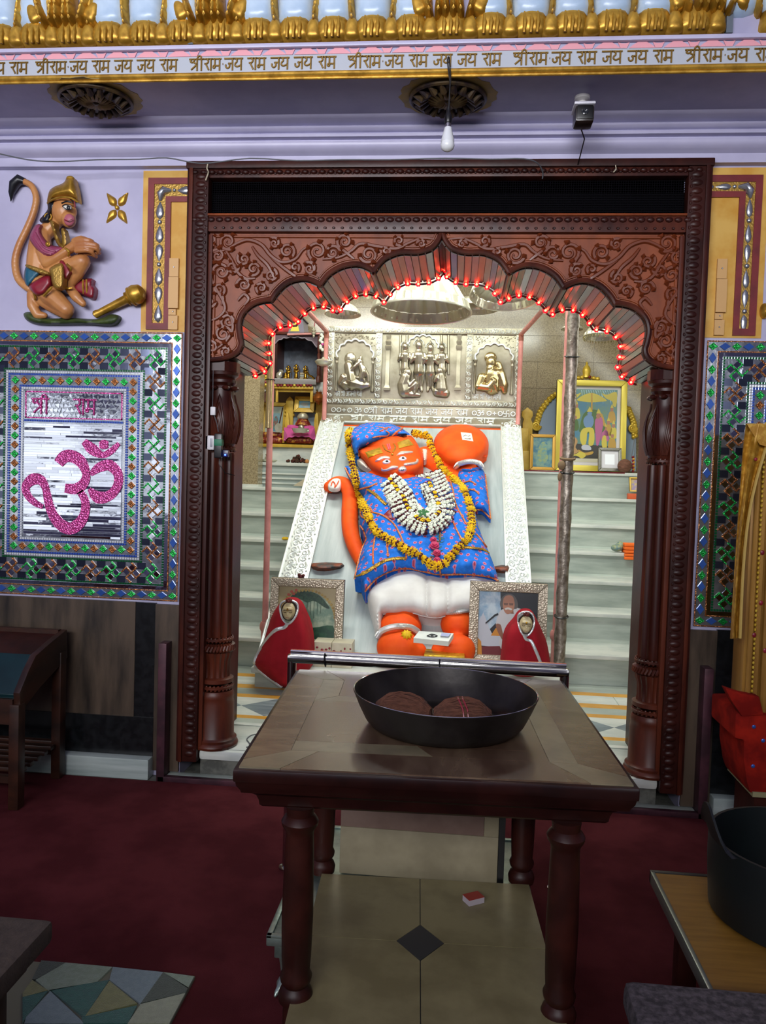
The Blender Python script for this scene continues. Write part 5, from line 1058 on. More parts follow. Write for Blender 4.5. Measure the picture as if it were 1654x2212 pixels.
# nose bridge, cheeks and features on the face
def patch(name, pf, out, H, wd, lift, m, cv=xy4, step=1.6, k=3):
    o = [cv(*p) for p in out]; f0 = lambda u, v, h: S(u, v, pf.h((u, v))+lift+h)
    q = Puff(o, f0, H, wd, .001, step, k, SN, .006); return add(name, q.mb, m, idl, smooth=60)
patch('gold_foil_patch', face, [(378, 372), (500, 332), (528, 378), (405, 418)], .001, 4, .004, GFOIL, k=1); patch('gold_foil_patch', face, [(642, 286), (740, 262), (786, 314), (660, 342)], .001, 4, .004, GFOIL, k=1)
patch('eyebrow', face, [(462, 444), (500, 412), (545, 402), (585, 412), (578, 428), (540, 424), (500, 440)], .008, 3, .004, SILP); patch('eyebrow', face, [(640, 398), (665, 370), (705, 362), (772, 364), (770, 376), (720, 384), (670, 394)], .008, 3, .004, SILP)
for ex, ey in ((556, 450), (690, 424)):
    patch('eye', face, [(ex-34, ey+4), (ex-12, ey-16), (ex+16, ey-16), (ex+34, ey), (ex+14, ey+15), (ex-14, ey+17)], .008, 4, .004, mat('eye_enamel', '#d9d4e2', .25) if 'eye_enamel' not in MATS else MATS['eye_enamel'])
    add('pupil', MB().ball(S(*xy4(ex+4, ey), face.h(xy4(ex, ey))+.013), (.0115, .006, .0115), 12, 8), mat('dark_iris', '#1a1020', .2) if 'dark_iris' not in MATS else MATS['dark_iris'], idl)
patch('moustache_half', face, [(512, 520), (516, 500), (526, 512), (560, 508), (600, 484), (650, 488), (648, 502), (610, 508), (570, 522), (535, 526)], .01, 3, .004, SILP); patch('moustache_half', face, [(702, 482), (704, 464), (750, 458), (800, 448), (806, 428), (822, 432), (824, 450), (806, 466), (760, 474)], .01, 3, .004, SILP)
patch('silver_mouth', face, [(652, 516), (672, 492), (705, 490), (724, 512), (704, 538), (672, 540)], .014, 5, .004, SILP); add('mouth_hollow', MB().ball(S(*xy4(686, 518), face.h(xy4(686, 518))+.018), (.014, .006, .012), 10, 6), mat('shaded_silver', '#9a9a96', .3, .9), idl)
for pts in ([(520, 296), (545, 350), (590, 372)], [(602, 282), (630, 330), (608, 372)]): add('tilak_line', MB().tube(on(face, pts, .004), .007, 6, flat=.5), LACE, idl)
for pts in ([(556, 290), (576, 350)], [(572, 286), (590, 345)]): add('tilak_bead_row', MB().tube(on(face, pts, .005, k=3), .005, 6), mat('pink_paste', '#d0607a', .5) if 'pink_paste' not in MATS else MATS['pink_paste'], idl)
add('tilak_drop', MB().ball(S(*xy4(604, 392), face.h(xy4(604, 392))+.006), (.011, .006, .011), 10, 6), LACE, idl)
def puff4(name, out, h0, H, wd, m, step=5, par=idl, cv=xy4, k=3, skirt=.04, fold=None):
    p = Puff([cv(*q) for q in out], S, H, wd, h0, step, k, SN, skirt, fold); add(name, p.mb, m, par, smooth=60); return p
EARM = mat('silver_ear_plate', '#d2cec2', .4, .3); puff4('silver_ear', [(310, 440), (345, 425), (380, 450), (405, 490), (432, 515), (420, 528), (380, 505), (340, 480)], .1, .03, 6, EARM, 3); puff4('silver_ear', [(845, 345), (872, 330), (908, 342), (900, 390), (888, 440), (862, 445), (856, 400)], .07, .03, 6, EARM, 3)
# printed cap
CAPo = [(212, 240), (262, 188), (350, 140), (450, 124), (560, 128), (650, 158), (705, 188), (762, 238), (690, 240), (600, 262), (470, 297), (372, 330), (328, 352), (326, 412), (295, 395), (270, 340), (258, 290), (232, 268)]
cap = puff4('printed_cap', CAPo, .11, .17, 30, BPR, 5, k=2, skirt=.1)
add('cap_trim', MB().tube(on(cap, [(328, 405), (330, 352), (372, 332), (470, 299), (600, 264), (690, 242), (755, 236)], .006), .008, 6), TRIM, idl); add('cap_trim', MB().tube(on(cap, [(590, 250), (640, 205), (690, 172)], .004), .008, 6), TRIM, idl)
add('cap_embroidery', MB().tube(on(cap, [(440, 252), (500, 240), (560, 238), (578, 215), (550, 195)], .004), .005, 5).tube(on(cap, [(490, 160), (530, 172), (575, 165)], .004), .005, 5).tube(on(cap, [(500, 200), (530, 185), (565, 178)], .004), .006, 5), TRIM, idl)
add('cap_trim', MB().tube(on(cap, [(214, 242), (235, 268), (258, 292), (270, 335)], .004), .006, 6), TRIM, idl)
# mace ball above the raised arm
ball = puff4('mace_head', [(1175+230*math.cos(i*PI/9), 312+172*math.sin(i*PI/9)+(18 if 3 <= i <= 6 else 0)) for i in range(18)], .07, .2, 52, ORA, 6, k=2, skirt=.07)
puff4('mace_neck', [(1010, 420), (1130, 470), (1140, 530), (1240, 500), (1340, 500), (1350, 440), (1390, 400), (1250, 380), (1100, 380)], .06, .1, 40, ORA, 6)
patch('paper_label', ball, [(1172, 206), (1262, 214), (1278, 282), (1186, 268)], .001, 4, .003, mat('paper', '#d8d4cc', .7), k=1)
for pts in ([(1195, 240), (1215, 230), (1235, 240), (1250, 232)], [(1205, 258), (1230, 262), (1255, 258)]): add('label_mark', MB().tube(on(ball, pts, .007), .0028, 4), SILO, idl)
add('paper_dot', MB().ball(S(*xy4(1250, 265), ball.h(xy4(1250, 265))+.006), .004, 6, 4), CRIM, idl)
def ring(cv, pts, r, nrib, m, hs):
    q = smooth_poly([cv(*p)+(h,) for p, h in zip(pts, hs)], 8, False); P3 = [S(u, v, h) for u, v, h in q]; mb = MB().tube(P3, r*.8, 8)
    for i in range(len(P3)-1):
        for k in range(2):
            c_ = P3[i].lerp(P3[i+1], k/2); t = (P3[i+1]-P3[i]).normalized(); e = t.orthogonal().normalized(); f_ = t.cross(e); mb.tube([c_+(e*math.cos(a)+f_*math.sin(a))*r for a in [j*PI/4 for j in range(8)]], r*.28, 4, True)
    return mb
add('armlet', ring(xy4, [(1130, 505), (1160, 470), (1240, 450), (1320, 462), (1348, 500)], .017, 0, SILP, (.1, .2, .24, .2, .1)), SILP, idl)
# sleeve, tail, tunic, dhoti
slv = puff4('printed_sleeve', [(1132, 530), (1180, 492), (1260, 478), (1335, 500), (1378, 560), (1392, 700), (1408, 820), (1422, 928), (1392, 900), (1350, 856), (1284, 850), (1250, 760), (1200, 690), (1150, 610)], .06, .1, 28, BPR, 5.5, k=2, fold=lambda p: .008*math.sin(p[0]*.19+p[1]*.05))
for pts in ([(1378, 560), (1392, 700), (1408, 820), (1421, 925)], [(1421, 925), (1350, 857), (1284, 851)], [(1190, 628), (1250, 612), (1300, 640)], [(1240, 680), (1290, 690), (1325, 725)]): add('sleeve_trim', MB().tube(on(slv, pts, .005), .006, 6), TRIM, idl)
tb = MB(); tp = smooth_poly([(85, 662, .05, 52), (140, 630, .06, 60), (205, 640, .06, 60), (250, 720, .06, 66), (250, 880, .06, 70), (258, 1030, .06, 68), (300, 1170, .06, 62), (352, 1290, .05, 50)], 5, False)
tb.tube([C4s(x, y, h) for x, y, h, r in tp], [r*R4 for x, y, h, r in tp], 16); tb.ball(C4s(85, 662, .05), .05, 14, 10); add('tail', tb, ORA, idl, smooth=70)
tpf = Puff([xy4(*p) for p in [(70, 640), (110, 595), (160, 588), (178, 620), (165, 670), (120, 680), (80, 670)]], S, .01, 6, .112, 3, 2, SN, .03); add('white_tail_mark', tpf.mb, mat('white_paste', '#d8d4ce', .7), idl, smooth=60); add('tail_mark', MB().tube([C4s(x, y, .128) for x, y in smooth_poly([(95, 650), (110, 615), (130, 640), (125, 665), (145, 640), (160, 610)], 3, False)], .004, 5), ORA, idl)
TUN = [(240, 520), (300, 540), (400, 540), (480, 565), (580, 590), (700, 582), (800, 575), (900, 590), (1050, 612), (1180, 655), (1240, 725), (1290, 860), (1322, 1000), (1392, 1170), (1445, 1300), (1487, 1445), (1430, 1415), (1350, 1400), (1200, 1388), (1000, 1392), (850, 1362), (720, 1340), (600, 1360), (500, 1405), (440, 1455), (378, 1532), (340, 1440), (290, 1430), (318, 1300), (350, 1180), (384, 1100), (368, 1030), (335, 985), (340, 850), (362, 720), (280, 625)]
def tfold(p):
    x, y = (p[0]-690)*3.847, (p[1]-880)*3.847
    return .008*math.sin(x*.03+y*.012)*min(1, max(0, (y-900)/300))+.006*math.sin(x*.05-y*.02)+.006*math.sin(y*.045+x*.01)
tun = puff4('printed_tunic', TUN, .16, .13, 46, BPR, 5.5, k=2, skirt=.12, fold=tfold)
puff4('printed_shoulder_flap', [(212, 500), (240, 488), (300, 520), (335, 532), (340, 600), (300, 620), (262, 590)], .1, .05, 14, BPR, 4)
for pts in ([(290, 1428), (318, 1300), (350, 1180), (384, 1100), (368, 1030), (338, 985)], [(378, 1530), (440, 1455), (500, 1405), (600, 1360), (720, 1340), (850, 1362), (1000, 1390), (1200, 1388), (1350, 1400), (1430, 1415), (1484, 1440)], [(430, 870), (520, 895), (610, 960), (660, 1040), (690, 1110)], [(690, 1110), (712, 1180), (722, 1258)], [(1085, 610), (1110, 700), (1130, 800), (1180, 900), (1225, 975)], [(1110, 950), (1140, 1020), (1180, 1095)], [(1000, 1040), (1000, 1110)], [(330, 680), (410, 660), (478, 630)], [(1300, 1050), (1350, 1110), (1388, 1160)], [(462, 1070), (445, 1180), (446, 1300)], [(560, 1120), (568, 1240)], [(340, 850), (345, 900), (380, 925)], [(440, 870), (420, 830)], [(1000, 1350), (1005, 1392)], [(212, 502), (250, 575), (285, 622)]): add('tunic_trim', MB().tube(on(tun, pts, .005), .0065, 6), TRIM, idl)
for pts, r in (([(300, 1405), (380, 1370), (460, 1320), (540, 1275), (620, 1256), (716, 1254)], .015), ([(1200, 1160), (1290, 1168), (1360, 1180), (1402, 1205)], .014), ([(400, 680), (460, 720), (520, 780), (556, 808)], .014)): add('gold_lace_band', MB().tube(on(tun, pts, .003), r, 8, flat=.35, nrm=SN), LACE, idl)
patch('red_patch', tun, [(532, 890), (588, 840), (612, 930), (560, 912)], .002, 3, .004, CRIM, k=1)
DHO = [(108, 350), (130, 300), (220, 235), (350, 175), (460, 165), (560, 200), (690, 222), (850, 205), (980, 225), (1045, 262), (1010, 400), (960, 480), (840, 472), (686, 500), (600, 516), (500, 502), (430, 482), (300, 490), (224, 490), (212, 580), (176, 622), (150, 520), (125, 430)]
def dfold(p):
    x, y = (p[0]-760)*3.308, (p[1]-1180)*3.308
    c_ = math.exp(-((x-610)/75)**2)
    return -.03*math.exp(-((x-535)/14)**2)-.03*math.exp(-((x-685)/14)**2)+.012*c_+.005*math.sin(x*.045)
dho = puff4('white_dhoti', DHO, .08, .15, 40, WHC, 5, cv=xy6, k=2, skirt=.1, fold=dfold)
add('dhoti_hem', MB().tube(on(dho, [(224, 486), (300, 486), (430, 478), (500, 498), (600, 512), (686, 496), (840, 468)], .001, xy6), .004, 5), WHC, idl)
add('anklet', ring(xy6, [(182, 645), (210, 608), (270, 582), (340, 572), (420, 580), (472, 612)], .017, 0, SILP, (.1, .14, .17, .17, .15, .1)), SILP, idl); add('anklet', ring(xy6, [(680, 478), (760, 470), (850, 455)], .012, 0, SILP, (.14, .17, .14)), SILP, idl)
# ---------------------------------------------------------------- garlands
def flower_mesh(name, n, layers, r, m, amp=.22):
    mb = MB()
    for L_, (rr, z) in enumerate(layers): mb.lathe([(0, z+.25*r), (rr*.6, z+.22*r), (rr, z), (rr*.8, z-.2*r), (0, z-.25*r)], 18, (0, 0, 0), Matrix.Rotation(L_*.5, 3, 'Z'), mod=lambda a, zz: 1+amp*math.cos(n*a))
    return mesh_of(name, mb, m, 60)
MARI = mat('marigold_yellow', '#f0c800', .7, col2='#e4b000', nscale=60, vary=.1); MARN = mat('maroon_petals', '#4a0f1c', .8); JAS = mat('jasmine_white', '#d9dfcf', .7, vary=.06); LEAF = mat('green_leaf', '#2f6a38', .6, vary=.15); ROSE = mat('rose_magenta', '#a8184a', .6, col2='#c83868', nscale=50)
mg = thing('marigold_garland', 'long looped garland of yellow marigolds around the idol', 'garland', tuple(C4s(970, 1300, .25)))
mgm = flower_mesh('marigold', 9, [(.03, 0), (.026, .012), (.018, .022)], .03, MARI)
GP_ = [(262, 165), (238, 250), (252, 340), (265, 450), (298, 580), (325, 690), (352, 785), (388, 870), (424, 960), (490, 1040), (580, 1100), (680, 1150), (760, 1195), (850, 1245), (920, 1300), (970, 1325), (1040, 1290), (1105, 1220), (1165, 1150), (1240, 1080), (1266, 960), (1255, 860), (1228, 750), (1170, 650), (1080, 570), (1010, 495), (965, 400), (925, 310), (905, 245), (850, 225), (775, 208)]
def surf(u, v):
    h = .08
    for p in (tun, face, cap, slv):
        if inside(np.array((u, v)), p.A, p.B): h = max(h, p.h((u, v)))
    return h
q = smooth_poly([xy4(*p) for p in GP_], 10, False); acc_ = 0; last = None; mar = MB(); k = 0
P3 = [S(u, v, surf(u, v)+.022) for u, v in q]
for i in range(2, len(P3)-2): P3[i] = (P3[i-2]+P3[i-1]+P3[i]+P3[i+1]+P3[i+2])/5
for i in range(1, len(P3)):
    acc_ += (P3[i]-P3[i-1]).length
    if acc_ > .033:
        acc_ = 0; t = (P3[i]-P3[i-1]).normalized(); R_ = t.to_track_quat('Z', 'Y').to_matrix().to_4x4(); s_ = random.uniform(.85, 1.2)
        place('marigold', mgm, mg, Matrix.Translation(P3[i]+V((random.uniform(-.006, .006), 0, random.uniform(-.006, .006)))) @ R_ @ Matrix.Rotation(random.random()*6, 4, 'Z') @ Matrix.Rotation(random.gauss(0, .35), 4, 'X') @ Matrix.Scale(s_, 4)); k += 1
        c_ = P3[i]+t*.017
        for a in range(6): e = t.orthogonal().normalized(); f_ = t.cross(e); mar.ball(c_+(e*math.cos(a*1.05)+f_*math.sin(a*1.05))*.016, .011, 5, 4)
add('maroon_petals', mar, MARN, mg, kind='stuff')
jg = thing('jasmine_garland', 'thick white jasmine garland with yellow centre line on the idol chest', 'garland', tuple(C4s(860, 950, .27)))
jm = MB()
for a in range(5): jm.ball((.011*math.cos(a*1.257), .011*math.sin(a*1.257), .003), (.009, .009, .008), 6, 4)
jm.ball((0, 0, .009), .008, 6, 4); jme = mesh_of('jasmine_floret', jm, JAS); yme = mesh_of('yellow_floret', jm, MARI)
JP = [(566, 606, 78), (618, 672, 90), (672, 750, 96), (720, 850, 98), (790, 925, 92), (872, 958, 92), (950, 935, 98), (1010, 870, 104), (1005, 780, 104), (965, 690, 104), (930, 610, 108), (912, 552, 108)]
q = smooth_poly([xy4(x, y)+(r/3.847,) for x, y, r in JP], 6, False); acc_ = 99; mar = MB(); nj = 0
for i in range(1, len(q)):
    u, v, r = q[i]; u0, v0, _ = q[i-1]; step_ = math.hypot(u-u0, v-v0); acc_ += step_; tx_, ty_ = (u-u0)/step_, (v-v0)/step_; nx_, ny_ = -ty_, tx_
    if acc_ < 7.2: continue
    acc_ = 0; hb = surf(u, v)+.006
    for j in range(8):
        a = PI*(j+.5)/8; f_ = math.cos(a); uu, vv = u+nx_*r*f_, v+ny_*r*f_; hh_ = hb+.05*math.sin(a)
        c_ = S(uu+random.uniform(-1.2, 1.2), vv+random.uniform(-1.2, 1.2), hh_+random.uniform(-.004, .006)); rot = SN.to_track_quat('Z', 'Y').to_matrix().to_4x4() @ Matrix.Rotation(-f_*1.0, 4, 'Y') @ Matrix.Rotation(random.random()*6, 4, 'Z')
        if j == 4 and random.random() < .7: place('yellow_floret', yme, jg, Matrix.Translation(c_) @ rot @ Matrix.Scale(random.uniform(.8, 1.05), 4))
        else: place('jasmine_floret', jme, jg, Matrix.Translation(c_) @ rot @ Matrix.Scale(random.uniform(1.0, 1.3), 4)); nj += 1
        mar.ball(S(uu+tx_*3.6, vv+ty_*3.6, hh_+.002), (.02, .012, .012), 5, 4)
add('maroon_petals', mar, MARN, jg, kind='stuff')
for a in range(5):
    e0 = C4s(862, 880, .35); d = V((math.cos(a*1.257+.3), 0, 0))*.05+ST*math.sin(a*1.257+.3)*.05; add('leaf', MB().tube([e0, e0+d*.5+SN*.012, e0+d], [.003, .016, .002], 6, flat=.3, nrm=SN), LEAF, jg)
fern = MB()
for k_ in range(34):
    y_ = 1050+k_*7.5; c_ = C4s(975+random.uniform(-10, 14), y_, surf(*xy4(975, y_))+.012); fern.tube([c_, c_+V((random.choice((-1, 1))*random.uniform(.02, .045), 0, 0))+ST*random.uniform(-.01, .03)+SN*.01], .0022, 4)
add('green_sprig', fern, LEAF, jg, kind='stuff')
for x, y, r in ((945, 1105, .024), (955, 1158, .034), (975, 1215, .028), (975, 1272, .024)): add('rose', MB().lathe([(0, r*.9), (r*.4, r*.95), (r*.5, r*.7), (r*.75, r*.8), (r*.85, r*.45), (r, r*.4), (r*.9, -.2*r), (0, -.5*r)], 20, C4s(x, y, surf(*xy4(x, y))+.02), SN.to_track_quat('Z', 'Y').to_matrix(), mod=lambda a, z: 1+.07*math.sin(5*a+z*300)), ROSE, jg)
# ---------------------------------------------------------------- things at the idol's feet
def slab_box(name, label, cat, pts, h, th_, m, extra=None):
    t = thing(name, label, cat, tuple(S(*pts[0], h))); add('board', MB().hexa([S(*p, h)-V((0, 0, th_)) for p in pts], [S(*p, h) for p in pts]), m, t, smooth=0); return t
t = slab_box('marble_plaque', 'small white marble plaque lying across the idol feet', 'plaque', [xy6(440, 655), xy6(480, 605), xy6(726, 622), xy6(690, 680)], .2, .03, MAR)
add('eye_drawing', MB().tube([S(*xy6(*p), .203) for p in smooth_poly([(535, 640), (570, 628), (610, 640), (575, 648), (535, 640)], 3, False)], .003, 4).ball(S(*xy6(572, 638), .203), (.01, .008, .004), 8, 4), BLKP, t); add('blue_slip', MB().hexa([S(*xy6(*p), .201) for p in [(640, 618), (705, 622), (690, 645), (632, 640)]], [S(*xy6(*p), .209) for p in [(640, 618), (705, 622), (690, 645), (632, 640)]]), mat('pale_blue_paper', '#a8aed0', .6), t, smooth=0)
t = thing('gold_casket', 'golden box in front of the idol feet behind the steel rail', 'box', tuple(P(960, 1440, 1.2)))
q0 = [P(*xy6(*p), 1.16) for p in ((518, 830), (800, 822))]; z1_ = P(*xy6(540, 732), 1.28).z; za_ = P(*xy6(660, 806), 1.16).z
add('body', MB().box(P(*xy6(523, 800), 1.16).x, P(*xy6(797, 810), 1.16).x, 1.16, 1.32, .285, z1_-.035), GFOIL, t, bevel=.005); add('lid', MB().box(P(*xy6(518, 800), 1.16).x-.004, P(*xy6(800, 810), 1.16).x+.004, 1.152, 1.328, z1_-.033, z1_-.01), GFOIL, t, bevel=.006)
tag(add('fallen_marigold', MB().lathe([(0, .02), (.022, .018), (.034, 0), (.026, -.014), (0, -.016)], 18, S(*xy6(390, 632), .165), SN.to_track_quat('Z', 'Y').to_matrix(), mod=lambda a, z: 1+.2*math.cos(9*a)), MARI, None, smooth=60), 'single yellow marigold resting on the idol foot', 'flower')
# two small cloaked marble monkey statues
CLK = mat('red_felt', '#a01c28', .9, col2='#8c1620', nscale=5, spec=.2); SLT = mat('silver_lace', '#cfd2d6', .35, .6, bump=.6, bscale=120); FACE = mat('cream_marble_face', '#cfc09a', .35, col2='#b8a478', nscale=14)
def statue(name, label, cv, k_, Y, outline, fx, fy, fr, hood, trim, fw, fold):
    base = P(*cv(fx, fy+300), Y); t = thing(name, label, 'statue', (base.x, Y, .285))
    def d(u, v, h): return P(u, v, Y-h)
    p = Puff([cv(*q) for q in outline], d, .14, 26, 0, 4.5, 3, (0, -1, 0), .1, fold=lambda q: fold*math.sin(q[0]*.2+q[1]*.02)); HP = np.array([cv(*q) for q in hood]); HQ = np.roll(HP, -1, 0); nP = len(p.P2); p.mb.f = [f_ for f_ in p.mb.f if not (max(f_) < nP and inside(np.array([sum(p.P2[i][j] for i in f_)/len(f_) for j in (0, 1)]), HP, HQ))]; p.mb.v = [V((q.x, min(q.y, 1.117), q.z)) if q.z < .289 else q for q in p.mb.v]; add('red_cloak', p.mb, CLK, t, smooth=60)
    onp = lambda pts, l=.005: [d(x, y, p.h((x, y))+l) for x, y in smooth_poly([cv(*q) for q in pts], 5, False)]
    u, v = cv(fx, fy); K = (P(u+1, v, Y)-P(u, v, Y)).length/k_*1.0; r = fr*K; c_ = d(u, v, .11)
    b = MB().ball(c_, (r*.95, r*.8, r*1.25), 16, 12).ball(c_+V((0, -r*.55, -r*.55)), (r*.52, r*.5, r*.5), 12, 8).ball(c_+V((0, -r*.5, r*.35)), (r*.72, r*.4, r*.35), 12, 8).ball(c_+V((0, -r*.92, -r*.28)), (r*.16, r*.2, r*.22), 8, 6)
    add('face', organic(b, r*.085, 3), FACE, t, smooth=60)
    for s_ in (-1, 1): add('closed_eye', MB().tube([c_+V((s_*r*x, -r*y, r*z)) for x, y, z in ((.18, .95, .02), (.38, .92, -.05), (.58, .78, .02))], r*.045, 5), mat('brown_eye_line', '#4a3620', .6) if 'brown_eye_line' not in MATS else MATS['brown_eye_line'], t)
    add('brow_line', MB().tube([c_+V((r*x, -r*y, r*z)) for x, y, z in ((-.6, .8, .2), (-.3, .95, .3), (0, .99, .22), (.3, .95, .3), (.6, .8, .2))], r*.05, 5), MATS['brown_eye_line'], t); add('forehead_mark', MB().ball(c_+V((0, -r*.95, r*.4)), (r*.14, r*.08, r*.2), 8, 6), LACE, t)
    add('lips', MB().tube([c_+V((r*x, -r*y, r*z)) for x, y, z in ((-.26, .9, -.72), (0, 1.03, -.74), (.26, .9, -.72))], r*.05, 5), mat('faded_lips', '#8c5a48', .6) if 'faded_lips' not in MATS else MATS['faded_lips'], t)
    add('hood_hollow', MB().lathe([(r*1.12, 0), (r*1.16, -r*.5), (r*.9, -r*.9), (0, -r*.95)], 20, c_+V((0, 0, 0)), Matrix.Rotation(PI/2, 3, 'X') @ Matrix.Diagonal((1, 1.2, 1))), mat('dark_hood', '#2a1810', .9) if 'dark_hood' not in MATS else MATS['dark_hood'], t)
    add('hood_lace', MB().tube([d(*cv(*q), max(.1, p.h(cv(*q)))+.003) for q in smooth_poly(hood, 4, True)], fw, 6, True), SLT, t)
    for tr in trim: add('cloak_lace', MB().tube(onp(tr), fw*1.6, 8, flat=.4, nrm=(0, -1, 0)), SLT, t)
    fl = MB(); cc = d(u, v, .11)+V((0, -.01, r*1.42))
    for a in range(9): fl.ball(cc+V((r*.28*math.cos(a*.8), r*.28*math.sin(a*.8), r*.1*(a % 3))), r*.2, 7, 5)
    add('dried_flower', fl, mat('dried_rose', '#5a1c18', .8) if 'dried_rose' not in MATS else MATS['dried_rose'], t); return t
c5 = lambda x, y: (500+x/4.135, 1180+y/4.135)
statue('cloaked_statue', 'small marble monkey statue in red cloak standing at the left end of the platform', c5, 4.135, 1.115, [(430, 510), (470, 482), (510, 474), (560, 484), (605, 520), (645, 600), (682, 690), (706, 800), (716, 950), (700, 1090), (620, 1180), (540, 1240), (450, 1262), (350, 1190), (250, 1110), (198, 1050), (212, 1000), (280, 860), (325, 720), (365, 610)], 512, 580, 62, [(452, 500), (512, 484), (572, 500), (592, 545), (575, 620), (530, 680), (492, 690), (450, 640), (432, 550)], [[(500, 690), (470, 725), (400, 745), (340, 800), (280, 880), (225, 980), (200, 1048)], [(200, 1055), (250, 1112), (350, 1192), (450, 1258)]], .0065, .006)
statue('cloaked_statue', 'small marble monkey statue in red cloak in front of the framed portrait of a man', xy6, 3.308, 1.14, [(1195, 480), (1240, 462), (1290, 475), (1330, 540), (1365, 620), (1392, 690), (1412, 800), (1408, 880), (1300, 930), (1180, 930), (1070, 880), (1072, 780), (1085, 660), (1110, 590), (1160, 530)], 1242, 560, 50, [(1190, 490), (1240, 468), (1285, 485), (1302, 540), (1288, 600), (1250, 640), (1215, 625), (1190, 560)], [[(1228, 635), (1245, 665), (1280, 680), (1310, 740), (1335, 800), (1352, 850)]], .0055, .006)
# framed pictures either side
FRM = mat('pewter_frame', '#b7ab96', .35, .5, bump=.8, bscale=90, btype='voronoi')
def picture(name, label, quad, Y, lean, bw_, m, parts, mar=None, depth=.03):
    """quad: photo corners tl,tr,br,bl ; parts(fn) paints the flat picture with pieces; fn(a,b,h) maps 0..1 to the picture"""
    A = [P(*p, Y) for p in quad]; xl_, xr_ = (A[0].x+A[3].x)/2, (A[1].x+A[2].x)/2; zt_, zb_ = (A[0].z+A[1].z)/2, (A[2].z+A[3].z)/2; H = zt_-zb_; W_ = xr_-xl_
    t = thing(name, label, 'picture', ((xl_+xr_)/2, Y, zb_))
    def F(x, z, h): return V((x, Y+lean*(z-zb_)/H-h, z))
    def slab(nm, x0, x1, z0, z1, h0, h1, mm, bev=0): return add(nm, MB().hexa([F(x0, z0, h0), F(x1, z0, h0), F(x1, z1, h0), F(x0, z1, h0)], [F(x0, z0, h1), F(x1, z0, h1), F(x1, z1, h1), F(x0, z1, h1)]), mm, t, smooth=35 if bev else 0, bevel=bev)
    slab('backing', xl_, xr_, zb_, zt_, -depth*.6, 0, WOODD)
    for nm, c_ in (('frame_rail', [(xl_, zt_), (xr_, zt_), (xr_-bw_, zt_-bw_), (xl_+bw_, zt_-bw_)]), ('frame_rail', [(xl_, zb_), (xr_, zb_), (xr_-bw_, zb_+bw_), (xl_+bw_, zb_+bw_)]), ('frame_rail', [(xl_, zb_), (xl_+bw_, zb_+bw_), (xl_+bw_, zt_-bw_), (xl_, zt_)]), ('frame_rail', [(xr_, zb_), (xr_-bw_, zb_+bw_), (xr_-bw_, zt_-bw_), (xr_, zt_)])):
        add(nm, MB().hexa([F(x, z, 0) for x, z in c_], [F(x, z, depth) for x, z in c_]), m, t, bevel=min(.008, bw_*.25))
    ix, iz, iw, ih = xl_+bw_, zb_+bw_, W_-2*bw_, H-2*bw_
    if mar: slab('mount', ix, ix+iw, iz, iz+ih, 0, .006, mar[0]); ix += mar[1]; iw -= 2*mar[1]; iz += mar[1]; ih -= 2*mar[1]
    def G(a, b_, h=0): return F(ix+a*iw, iz+b_*ih, .007+h)
    parts(t, G); return t
def flat(t, G, name, pts, m, h=.0008, k=3):
    q = smooth_poly(pts, k) if k > 1 else pts; q = [(min(1, max(0, a)), min(1, max(0, c_))) for a, c_ in q]
    return add(name, MB().hexa([G(a, c_, 0) for a, c_ in q], [G(a, c_, h) for a, c_ in q]), m, t, smooth=0)
def pm(name, c, r=.35): return MATS.get(name) or mat(name, c, r)
RECT = [(0, 0), (1, 0), (1, 1), (0, 1)]
def scene_parts(t, G):
    flat(t, G, 'mount_paper', RECT, pm('print_cream', '#a89a72'), .001, 1); flat(t, G, 'garden_sky', [(0, 0), (.98, 0), (.98, .45), (.86, .72), (.64, .9), (.42, .92), (.2, .8), (.08, .6), (0, .4)], mat('print_mist', '#6f8a78', .4, col2='#a8b49a', nscale=14), .0016)
    flat(t, G, 'lawn', [(0, 0), (.98, 0), (.97, .28), (.6, .22), (.3, .3), (0, .26)], mat('print_lawn', '#2f5a40', .4, col2='#1f4434', nscale=20), .0022)
    flat(t, G, 'foliage', [(.12, .66), (.3, .9), (.5, .93), (.72, .84), (.9, .62), (.82, .62), (.7, .7), (.6, .74), (.5, .7), (.36, .76), (.25, .68)], mat('print_foliage', '#1f3a30', .4, col2='#36543e', nscale=50), .0024)
    for x, l_ in ((.56, .46), (.62, .4), (.68, .48), (.74, .5), (.5, .55)): flat(t, G, 'hanging_root', [(x, .8), (x+.012, .8), (x+.008, l_), (x+.002, l_)], MATS['print_foliage'], .0028, 1)
    for k_ in range(26): a = PI*(k_+.5)/26; c_ = (.5-.5*math.cos(a), .4+.54*math.sin(a)); flat(t, G, 'arch_blossom', [(c_[0]+.028*math.cos(j*1.26), c_[1]+.03*math.sin(j*1.26)) for j in range(5)], mat('print_blossom', '#b09a50', .4, col2='#8a6a30', nscale=60) if 'print_blossom' not in MATS else MATS['print_blossom'], .003, 1)
    for x, y in ((.22, .9), (.3, .93), (.17, .84), (.26, .86)): flat(t, G, 'pink_blossom', [(x+.03*math.cos(j*1.26), y+.03*math.sin(j*1.26)) for j in range(5)], pm('print_pink', '#b8584a'), .0034, 1)
picture('garden_picture', 'pewter framed picture of a garden bower behind the left cloaked statue', [(590, 1247), (741, 1256), (741, 1400), (575, 1395)], 1.4, .04, .055, FRM, scene_parts)
